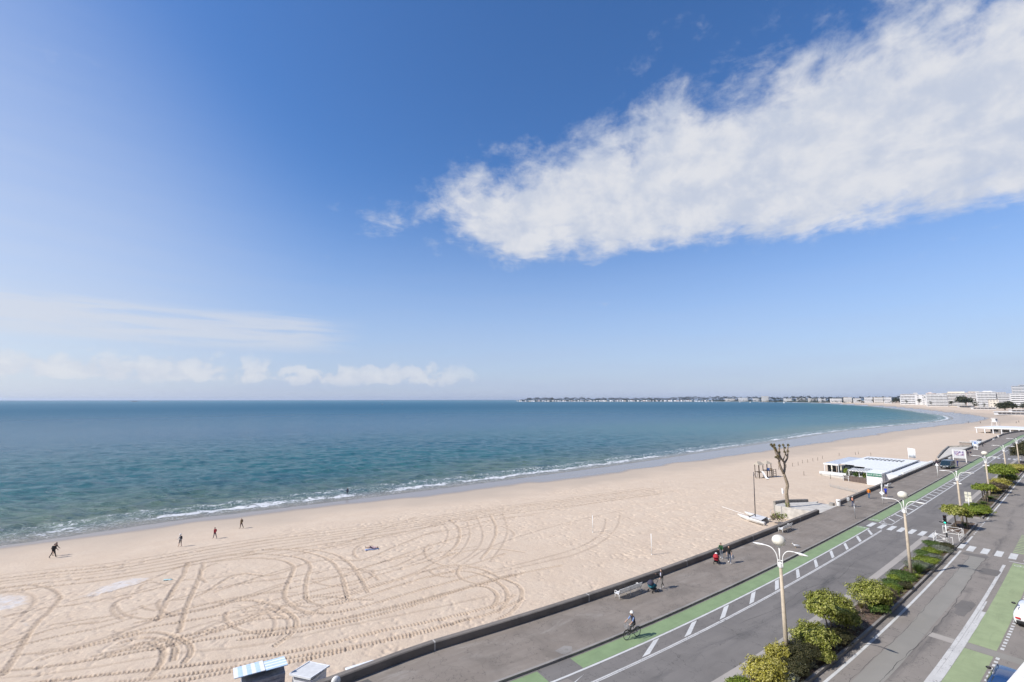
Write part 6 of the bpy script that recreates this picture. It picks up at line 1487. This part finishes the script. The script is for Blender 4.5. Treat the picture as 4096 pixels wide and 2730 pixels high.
bush('yellow-green rounded shrub at the right edge before the sixth lamp', 150.0, 9.6, 1.6, 1.6, YELLOWL, 2200, .1)
bush('bright green low shrub beside the yellow one at the right edge', 154.0, 9.6, 1.4, 1.2, BRIGHT, 1800, .1)
clipped_tree('large dark olive-brown tree at the right edge near the far crossing', 171.0, 10.2, 3.3, 5.6, 5.2, DARKL, 3, 5200, name='dark_tree', seed=11, size=.16)
clipped_tree('second dark tree behind the far crossing at the right edge', 196.0, 10.4, 3.0, 5.0, 4.6, DARKL, 3, 3600, name='dark_tree', seed=12, size=.18)
# terrace plants of the pavilion
for i, (s, d, h, mt, lab) in enumerate(((116.6, -12.6, 1.5, BRIGHT, 'potted green plant on the terrace nearest the name sign'), (117.4, -14.6, 1.6, GRASSL, 'potted reed-like plant in the middle of the terrace'), (118.2, -16.2, 1.8, GREYL, 'tall grey-green plant at the terrace steps'), (120.6, -17.5, 1.8, BRIGHT, 'green shrub beside the pavilion door'))):
    bush(lab, s, d, .55, h, mt, 420, .12, name='terrace_plant', z0=-1.5)
# pollarded tree rooted on the beach side of the wall
tb = sand(3160, 2076); K = .0109
TUFTL = leaf_mat('tuft_leaf', [(.10, .08, .04), (.20, .17, .07), (.32, .27, .12)])
pt = thing('pollarded_tree', 'tall pollarded tree with knobbly leaf tufts beside the beach ramp', 'tree', tb)
def TP(x, y, dy=0.0): return ((x - 1030) * K, dy, (1345 - y) * K)
tk = smooth_path([TP(1032, 1350), TP(1010, 1150), TP(1005, 960), TP(1028, 860), TP(1005, 760), TP(985, 690)], .25)
MB().tube([tuple(p) for p in tk], np.linspace(.33, .20, len(tk)), 12).build('trunk', BARK, pt, True)
tips = []
for pts, r0 in (([TP(985, 690), TP(940, 610, -.2), TP(912, 520, -.3), TP(925, 450, -.3), TP(880, 370, -.5), TP(840, 310, -.5), TP(785, 245, -.6)], .17),
                ([TP(985, 690), TP(1015, 620, .2), TP(1020, 530, .3), TP(975, 470, .2), TP(950, 390, .2), TP(962, 280, .2)], .16),
                ([TP(1020, 545, .3), TP(1075, 470, .4), TP(1095, 400, .5), TP(1100, 330, .5), TP(1113, 265, .5)], .13),
                ([TP(1085, 450, .4), TP(1062, 400, .6), TP(1050, 330, .6), TP(1042, 265, .6)], .09), ([TP(1005, 500, .3), TP(1025, 430, .1), TP(1032, 370, .1)], .08),
                ([TP(905, 480, -.3), TP(870, 460, -.6), TP(845, 440, -.7)], .08), ([TP(905, 460, -.3), TP(885, 380, .1), TP(880, 260, .2)], .08), ([TP(950, 400, .2), TP(905, 300, .5), TP(895, 270, .6)], .06), ([TP(910, 480, -.3), TP(905, 420, -.1), TP(870, 330, -.7), TP(835, 310, -.9)], .07)):
    q = smooth_path(pts, .2); MB().tube([tuple(p) for p in q], np.linspace(r0 * 1.2, r0 * .72, len(q)), 8).build('limb', BARK, pt, True); tips.append(tuple(q[-1]))
for i, p in enumerate(tips + [TP(860, 340, -.5), TP(1060, 320, .6), TP(815, 280, -.5), TP(900, 430, -.4), TP(950, 380, .2), TP(1100, 370, .5)]):
    leaf_cloud('leaf_tuft', TUFTL, [(p, (.20, .20, .30))], 70, .10, pt, 50 + i)
leaf_cloud('trunk_shoots', BRIGHT, [(TP(1005, 1180), (.45, .4, 1.1)), (TP(975, 1310), (.6, .5, .5))], 220, .12, pt, 70)
o = thing('shrub', 'low leafy shrub at the wall foot left of the pollarded tree', 'shrub', sand(3110, 2098)); leaf_cloud('foliage', DRYL, [((0, 0, .8), (1.0, .9, .9))], 500, .1, o, 71); leaf_cloud('young_shoots', BRIGHT, [((.1, 0, .9), (.95, .9, .95))], 300, .09, o, 72)
o = thing('fallen_frame', 'thin bent metal frame lying by the ramp flank', 'frame', sand(3080, 2068)); MB().tube([(0, 0, .05), (.3, .3, 1.0), (.9, .2, 1.2), (.8, -.3, .2)], .025, 6).build('bar', STEEL, o); MB().tube([(.3, .3, 1.0), (.4, -.2, .1)], .02, 6).build('strut', STEEL, o)

# ------------------------------------------------------------------ far town round the bay
def far_at(px, D): return (px - 2048) / FPX * D, D
def top_z(y, D): return H + (1599.0 - y) / FPX * D
BW = [M('render_white', (.72, .71, .69), .8, .05, .05), M('render_cream', (.70, .64, .54), .8, .05, .05), M('render_grey', (.52, .51, .50), .8, .06, .05), M('render_pink', (.66, .57, .52), .8, .05, .05)]
WINB = M('far_window', (.26, .26, .27), .4, .25, .1); ROOFS = M('slate_roof', (.11, .12, .14), .7, .15, .05); ROOFT = M('tile_roof', (.28, .12, .08), .8, .15, .05); RAIL = M('balcony_white', (.76, .76, .75), .7, .03, .05)
def _b0(): pass
def block(label, px0, px1, ytop, D, st, col, bays=4, pent=None, name='apartment_block', base=-1.9, glass=None, plain=False):
    x0, _ = far_at(px0, D); x1, _ = far_at(px1, D); W = x1 - x0; hz = top_z(ytop, D) - base; cx = (x0 + x1) / 2
    t_ = thing(name, label, 'building', (cx, D, base), -math.atan2(cx, D) * .8, 'seafront blocks round the bay'); dp = min(max(W * .35, 12), 24); fh = hz / st
    box_part('wall', BW[col], t_, (0, dp / 2, hz / 2), (W, dp, hz))
    box_part('roof', BW[col], t_, (0, dp / 2, hz + .3), (W + .8, dp + .8, .6))
    wm = MB().box((0, 0, 0), (W / bays * (.90 if not plain else .35), .5, fh * .36)).mesh('window'); wm.materials.append(glass or WINB)
    bmh = MB().box((0, 0, 0), (W * .98, 1.6, fh * .34)).mesh('balcony'); bmh.materials.append(RAIL)
    for i in range(st):
        z = i * fh + fh * .62
        for j in range(bays): link('window', wm, None, t_, (-W / 2 + (j + .5) * W / bays, -.12, z))
        if i and not plain: link('balcony', bmh, None, t_, (0, -.9, i * fh + fh * .1))
    if pent:
        a, b_, yt = pent; xa = far_at(a, D)[0] - cx; xb = far_at(b_, D)[0] - cx; hp = top_z(yt, D) - base - hz
        box_part('penthouse', BW[col], t_, ((xa + xb) / 2, dp * .55, hz + .6 + hp / 2), (xb - xa, dp * .6, hp))
    return t_
block('white eight-storey block with long balconies, left of the cream block', 3703, 3765, 1581, 1210, 8, 0, 5)
block('tall cream block with penthouse behind the big dark pine', 3774, 3848, 1576, 1190, 9, 1, 6, (3790, 3838, 1570.5))
block('pinkish white block at the right of the big pine', 3862, 3904, 1574, 1130, 8, 3, 4)
block('broad white balconied block, tallest of the front row', 3905, 3959, 1571, 1100, 9, 0, 5, (3925, 3950, 1568))
block('plain white lower block with few windows in the front row', 3960, 3986, 1580, 1120, 7, 0, 3, plain=True)
block('white block with bluish balconies left of the rightmost block', 3987, 4044, 1578, 1080, 8, 2, 5)
block('large white block at the right edge behind the beach bars', 4046, 4125, 1577.5, 980, 7, 0, 6)
block('dark glass residential tower rising at the right edge', 4046, 4078, 1548, 1600, 12, 2, 4, glass=M('tower_glass', (.08, .13, .19), .2, .3, .1), name='tower_block')
block('second shaft of the glass tower, cut by the right edge', 4080, 4125, 1543, 1640, 13, 2, 5, glass=M('tower_glass', (.08, .13, .19)), name='tower_block')
block('cream back-row block peering over the pinkish white one', 3870, 3898, 1570, 1300, 9, 1, 3, plain=True)
block('grey back-row block between the plain lower and bluish blocks', 3972, 4004, 1573, 1320, 8, 2, 4, plain=True)
block('white back-row block left of the cream block', 3742, 3776, 1577, 1420, 7, 0, 3, plain=True)
block('pink back-row block over the eight-storey one', 3700, 3728, 1576, 1450, 8, 3, 3, (3706, 3716, 1573))
block('small cream villa at the beach under the plain lower block', 3946, 3972, 1603, 1010, 3, 1, 3, plain=True)
block('plain white gable block left of the tall dark cypress', 3654, 3685, 1582, 1500, 6, 0, 2, plain=True)
block('grey-roofed stepped complex behind the white gable block', 3600, 3652, 1579, 1850, 5, 2, 6, (3640, 3652, 1574.5))
block('small white block at the beach left of the white gable', 3596, 3640, 1592, 1620, 4, 0, 4)
lb = ['low white seafront block, %s leftwards from the dark tree clump' % w_ for w_ in ('first', 'second', 'third', 'fourth', 'fifth', 'sixth', 'seventh', 'eighth', 'ninth', 'tenth', 'eleventh', 'twelfth', 'thirteenth', 'fourteenth')]
for i, (a, b_, yt, D, st) in enumerate([(3524, 3556, 1591, 2100, 4), (3480, 3521, 1589, 2200, 4), (3440, 3477, 1590, 2330, 4), (3402, 3434, 1592, 2430, 4), (3360, 3398, 1591.5, 2540, 4), (3300, 3354, 1593, 2700, 3), (3262, 3296, 1593.5, 2850, 3), (3218, 3260, 1591, 3080, 4), (3168, 3214, 1592.5, 3360, 3), (3124, 3164, 1592.5, 3600, 3), (3034, 3068, 1585.5, 3950, 6), (2996, 3030, 1591.5, 4080, 4), (2944, 2990, 1592.5, 4260, 3), (2884, 2938, 1593.5, 4450, 3)]):
    cut = .12 + .16 * ((i * 7) % 3) / 2; a, b_ = a + (b_ - a) * cut, b_ - (b_ - a) * (.30 - cut)
    block(lb[i], a, b_, yt + (1.0, 3.4, 2.0, 4.2)[i % 4], D, st, i % 3 if i % 3 != 2 else 0, 5)
# beach bars and low walls at the top of the sand
for i, (a, b_, y0, y1, lab) in enumerate([(3716, 3772, 1612, 1619, 'low white beach bar with awnings below the eight-storey block'), (3826, 3872, 1625, 1632, 'white beach kiosk with dark openings below the big pine'), (3884, 3950, 1630, 1640, 'long white beach club left of the low pines'), (3982, 4060, 1648, 1662, 'white terrace bar in front of the low pines'), (4040, 4120, 1640, 1650, 'white beach restaurant at the right edge under the tower')]):
    D = (19.3) * FPX / (y1 - 1599.0); x0 = far_at(a, D)[0]; x1 = far_at(b_, D)[0]; W = x1 - x0; hh_ = (y1 - y0) / FPX * D
    t_ = thing('beach_bar', lab, 'beach bar', ((x0 + x1) / 2, D, -1.9), -.5, 'beach bars')
    box_part('wall', BW[0], t_, (0, 5, hh_ * .42), (W, 10, hh_ * .85)); box_part('roof', RAIL, t_, (0, 4, hh_ * .9), (W + 1.5, 13, hh_ * .12))
    for j in range(6): box_part('opening', WINB, t_, (-W / 2 + (j + .5) * W / 6, -.05, hh_ * .45), (W / 8, .3, hh_ * .4))
# trees of the town
def far_tree(label, px, ytop, ybase, wpx, D, mat, n=500, seed=0, name='pine_tree', cat='tree'):
    x, y = far_at(px, D); hz = top_z(ytop, D) + 1.9 if ybase is None else (ybase - ytop) / FPX * D; z0 = top_z(ytop, D) - hz
    r = wpx / FPX * D / 2; t_ = thing(name, label, 'tree', (x, y, max(z0, -1.9)), 0); g = random.Random(seed)
    blobs = [((g.uniform(-.55, .55) * r, g.uniform(-.4, .4) * r, hz * g.uniform(.25, .80)), (r * .52, r * .52, hz * .22)) for _ in range(13)]
    leaf_cloud('crown', mat, blobs, n, r * .11, t_, seed, shell=.3)
    MB().tube([(0, 0, 0), (r * .1, 0, hz * .6)], [r * .08, r * .05], 6).build('trunk', BARK, t_)
for i, a in enumerate([('big dark spreading pine before the cream and pink blocks', 3846, 1584, 1622, 62, 1060, 1500), ('low broad pine clump at the right above the terrace bar', 3998, 1612, 1646, 50, 800, 1300), ('second broad pine at the right, touching the clump', 4028, 1609, 1647, 44, 790, 1200),
                       ('tall dark cypress between the gable and eight-storey blocks', 3695, 1579, 1613, 22, 1300, 700), ('slim dark cypress left of the cream block', 3766, 1579, 1604, 13, 1280, 500), ('rounded dark tree clump left of the small white block', 3573, 1595, 1613, 40, 1900, 900),
                       ('dark leafy tree in front of the gable block', 3664, 1598, 1614, 20, 1400, 500), ('bush-like tree beside the beach kiosk', 3790, 1606, 1622, 20, 1050, 500), ('small dark tree at the end of the low white row', 3425, 1599, 1611, 18, 2300, 300), ('small pale tree by the white club', 3893, 1607, 1632, 12, 950, 400), ('dark garden tree before the pinkish white block', 3880, 1606, 1630, 20, 1020, 500), ('dark garden tree under the broad balconied block', 3918, 1614, 1634, 16, 1000, 400), ('round tree before the plain lower block', 3966, 1612, 1634, 18, 960, 400), ('leafy tree at the foot of the rightmost white block', 4070, 1616, 1645, 30, 850, 500), ('low tree before the small white block at the beach', 3612, 1602, 1615, 16, 1500, 300), ('low tree right of the white gable block', 3710, 1606, 1622, 14, 1120, 300), ('small tree between the first two low white blocks', 3522, 1598, 1611, 10, 2050, 250), ('small tree between the third and second low white blocks', 3478, 1598, 1610, 10, 2150, 250)]):
    far_tree(a[0], a[1], a[2], a[3], a[4], a[5], PINEL, a[6], 200 + i)
# headland: low hill, wood and houses
HILL = M('headland_ground', (.06, .07, .04), .95, .25, .01, col2=(.03, .045, .025))
xs = np.linspace(2068, 3450, 140); mb = MB(); rows = [(0, 0), (50, .55), (160, 1), (420, 1), (650, 0)]
def shoreY(px): return float(np.interp(px, [2075, 2200, 2400, 2750, 2900, 3107, 3285, 3400, 3520, 3650], [5080, 5000, 4950, 4750, 4350, 3600, 2620, 2450, 2300, 2000]))
for px in xs:
    for dY, f in rows:
        D = shoreY(px) + 130 + dY; e = min(1, (px - 2060) / 60.0); x, y = far_at(px, D); mb.v.append((x, y, -4.2 + f * e * (9 + 4 * math.sin(px * .02)) if f else -4.6))
m_ = len(rows); mb.f = [(i * m_ + j, (i + 1) * m_ + j, (i + 1) * m_ + j + 1, i * m_ + j + 1) for i in range(len(xs) - 1) for j in range(m_ - 1)]
struct(mb.build('headland', HILL, None, True))
g = np.random.default_rng(9); q = []
for px in np.cumsum(g.uniform(1.2, 4.6, 540)) + 2083:
    if px > 3640: break
    D = shoreY(px) + 190 + g.uniform(-40, 120); x, y = far_at(px, D)
    yt = (-2.2 if px > 2850 else 0) + np.interp(px, [2080, 2110, 2150, 2330, 2345, 2560, 2580, 2700, 2760, 2800, 2960, 3060, 3130, 3200, 3300, 3420, 3640], [1597, 1593, 1591, 1590.5, 1592, 1591.5, 1592, 1590, 1587.5, 1588, 1590, 1591, 1591, 1588, 1592, 1592, 1589]) + 1.4 * math.sin(px * .21) + g.uniform(-.6, 1.8)
    zt = top_z(yt + g.uniform(-.8, 1.6) + (2.2 if math.sin(px * .043) > .75 else 0), D); r = g.uniform(1.8, 8.5) / FPX * D
    q.append(((x, y, zt - r * .9), (r, r, r))); q.append(((x + g.uniform(-8, 8), y - 10, zt - r * 2.4), (r, r, r * 1.2)))
    if g.random() < (.30 if px < 2850 else .42):                # trees standing in front, between the houses
        D2 = shoreY(px) + 38; x2, y2 = far_at(px + g.uniform(-2, 2), D2); r2 = g.uniform(1.6, 3.6) / FPX * D2; q.append(((x2, y2, r2 * .6 - 1.5 + g.uniform(0, 2)), (r2, r2, r2 * 1.1)))
o = leaf_cloud('far_wood', WOODL, q, 42000, 3.2, None, 33, shell=.2); o['kind'] = 'stuff'; o['label'] = 'dark wood along the far headland'
HEADW = M('headland_white', (.86, .85, .82), .8, .03, .05)
for i in range(92):
    px = 2072 + i * 8.4 + g.uniform(-5, 5); D = shoreY(px) + 70 + g.uniform(-10, 45); x, y = far_at(px, D); W = g.uniform(2.6, 7.5) / FPX * D; hh_ = g.uniform(2.2, 4.6) / FPX * D; rf_ = hh_ * .35
    t_ = thing('headland_house', 'tiny pale house among the trees on the far headland', 'house', (x, y, -3.5), g.uniform(-1.0, -.4), 'houses on the far headland')
    box_part('wall', HEADW if g.random() < .7 else BW[int(g.integers(0, 4))], t_, (0, 0, hh_ / 2), (W, 10, hh_))
    MB().add([(-W / 2, -5.4, hh_), (W / 2, -5.4, hh_), (W / 2, 5.4, hh_), (-W / 2, 5.4, hh_), (-W * .3, 0, hh_ + rf_), (W * .3, 0, hh_ + rf_)], [(3, 2, 1, 0), (0, 1, 5, 4), (1, 2, 5), (2, 3, 4, 5), (3, 0, 4)]).build('roof', ROOFS if g.random() < .75 else ROOFT, t_)
t_ = thing('church_tower', 'thin church spire rising above the far headland trees', 'church', (*far_at(2749, 5000), 0)); box_part('shaft', BW[2], t_, (0, 0, 20), (9, 9, 40)); MB().lathe([(6, 40), (.2, 58)], (0, 0, 0), 8).build('spire', ROOFS, t_)
# boats and rocks
SAIL = M('sail_cloth', (.80, .80, .78), .8, .03, .2)
for i, (px, D, lean_) in enumerate([(2817, 3050, .1), (2842, 3050, -.05), (2859, 3080, .12), (2909, 2950, -.1), (2952, 2950, .08), (2992, 2900, -.1), (3126, 2500, .1)]):
    lab = 'white-sailed dinghy off the far beach, %s from the left' % ('first', 'second', 'third', 'fourth', 'fifth', 'sixth', 'seventh')[i]
    t_ = thing('sailing_dinghy', lab, 'sailing boat', (*far_at(px, D), SEA + .1), .3 * i, 'dinghies in the bay'); t_.rotation_euler = (lean_, lean_, .4 * i)
    MB().add([(-3, 0, .5), (-2.6, -.9, .9), (2.6, -.8, .9), (3.4, 0, 1.1), (2.6, .8, .9), (-2.6, .9, .9), (-2, 0, -.2), (2.4, 0, -.2)], [(1, 2, 3, 4, 5, 0), (0, 6, 7, 3, 2, 1), (0, 5, 4, 3, 7, 6)]).build('hull', WHITE, t_)
    MB().tube([(.6, 0, .6), (.6, 0, 10.5)], .12, 5).build('mast', STEEL, t_)
    MB().add([(.5, 0, 1.4), (-3.2, .5, 1.5), (.5, 0, 10.3), (-1.6, .6, 5.5)], [(0, 1, 3), (0, 3, 2)]).build('mainsail', SAIL, t_).modifiers.new('s', 'SOLIDIFY').thickness = .05
    MB().add([(.8, 0, 1.2), (3.2, .3, 1.2), (.7, 0, 8.5)], [(0, 1, 2)]).build('jib', SAIL, t_).modifiers.new('s', 'SOLIDIFY').thickness = .05
t_ = thing('fishing_boat', 'small dark motor boat out on the open sea', 'boat', (*far_at(1534, 2050), SEA + .1), .8)
MB().add([(-4, -1.4, 1.2), (3, -1.3, 1.4), (4.6, 0, 1.8), (3, 1.3, 1.4), (-4, 1.4, 1.2), (-3.6, -1, -.3), (3.4, 0, -.3), (-3.6, 1, -.3)], [(0, 1, 2, 3, 4), (0, 5, 6, 2, 1), (4, 3, 2, 6, 7), (0, 4, 7, 5)]).build('hull', M('dark_hull', (.06, .06, .08), .5), t_)
box_part('cabin', WHITE, t_, (.8, 0, 2.4), (2.2, 1.8, 2.0)); MB().tube([(0, 0, 3), (0, 0, 6)], .08, 5).build('mast', STEEL, t_)
t_ = thing('kayak', 'slim pale boat with a short wake in the bay', 'boat', (*far_at(2757, 1350), SEA + .1), 1.4); MB().add([(-3.2, 0, .3), (0, -.5, .45), (3.4, 0, .4), (0, .5, .45), (0, 0, -.1)], [(0, 1, 2, 3), (0, 4, 1), (1, 4, 2), (2, 4, 3), (3, 4, 0)]).build('hull', WHITE, t_); box_part('rower', BLACK, t_, (.2, 0, .8), (.5, .5, 1.0))
ROCK = M('dark_rock', (.10, .10, .10), .9, .3, .05)
for (px, D, W, hh_, lab, sd_) in ((552, 5600, 150, 12, 'dark low rock islet on the left horizon with a surf line', 1), (638, 5800, 170, 6, 'thin flat reef right of the dark islet', 2)):
    t_ = thing('rock_islet', lab, 'rock', (*far_at(px, D), SEA)); mb = MB(); n = 22
    for i in range(n + 1):
        f = i / n; e = math.sin(math.pi * f) ** .6; hgt_ = hh_ * e * (.45 + .55 * abs(math.sin(i * 1.3 * sd_ + 2)) ** 2) * (1 if .25 < f < .65 else .35)
        mb.v += [((f - .5) * W, -14 * e, -.5), ((f - .5) * W, -3, hgt_), ((f - .5) * W, 5, hgt_ * .9), ((f - .5) * W, 16 * e, -.5)]
    mb.f = [(i * 4 + j, (i + 1) * 4 + j, (i + 1) * 4 + j + 1, i * 4 + j + 1) for i in range(n) for j in range(3)]; mb.build('rock', ROCK, t_)
    g2 = MB()
    for i in range(9): g2.box(((i - 3.5) * W * .09, -18 - (i % 3) * 2, .5), (W * .085, 4, .8))
    if sd_ == 1: g2.build('surf_line', SAIL, t_)

# ------------------------------------------------------------------ sea air
hz_m = bpy.data.materials.new('haze_air'); hz_m.use_nodes = True; t = NT(hz_m.node_tree); t.n.remove(t.n['Principled BSDF'])
pvn = t.new('ShaderNodeVolumePrincipled'); pvn.inputs['Color'].default_value = (.78, .86, 1.0, 1); pvn.inputs['Density'].default_value = 3.2e-5; pvn.inputs['Anisotropy'].default_value = 0.2
t.l.new(pvn.outputs[0], t.n['Material Output'].inputs['Volume'])
hz_o = MB().box((0, 0, 66), (110000, 110000, 152)).build('haze', hz_m); hz_o['kind'] = 'stuff'; hz_o['label'] = 'thin sea haze over the whole bay'
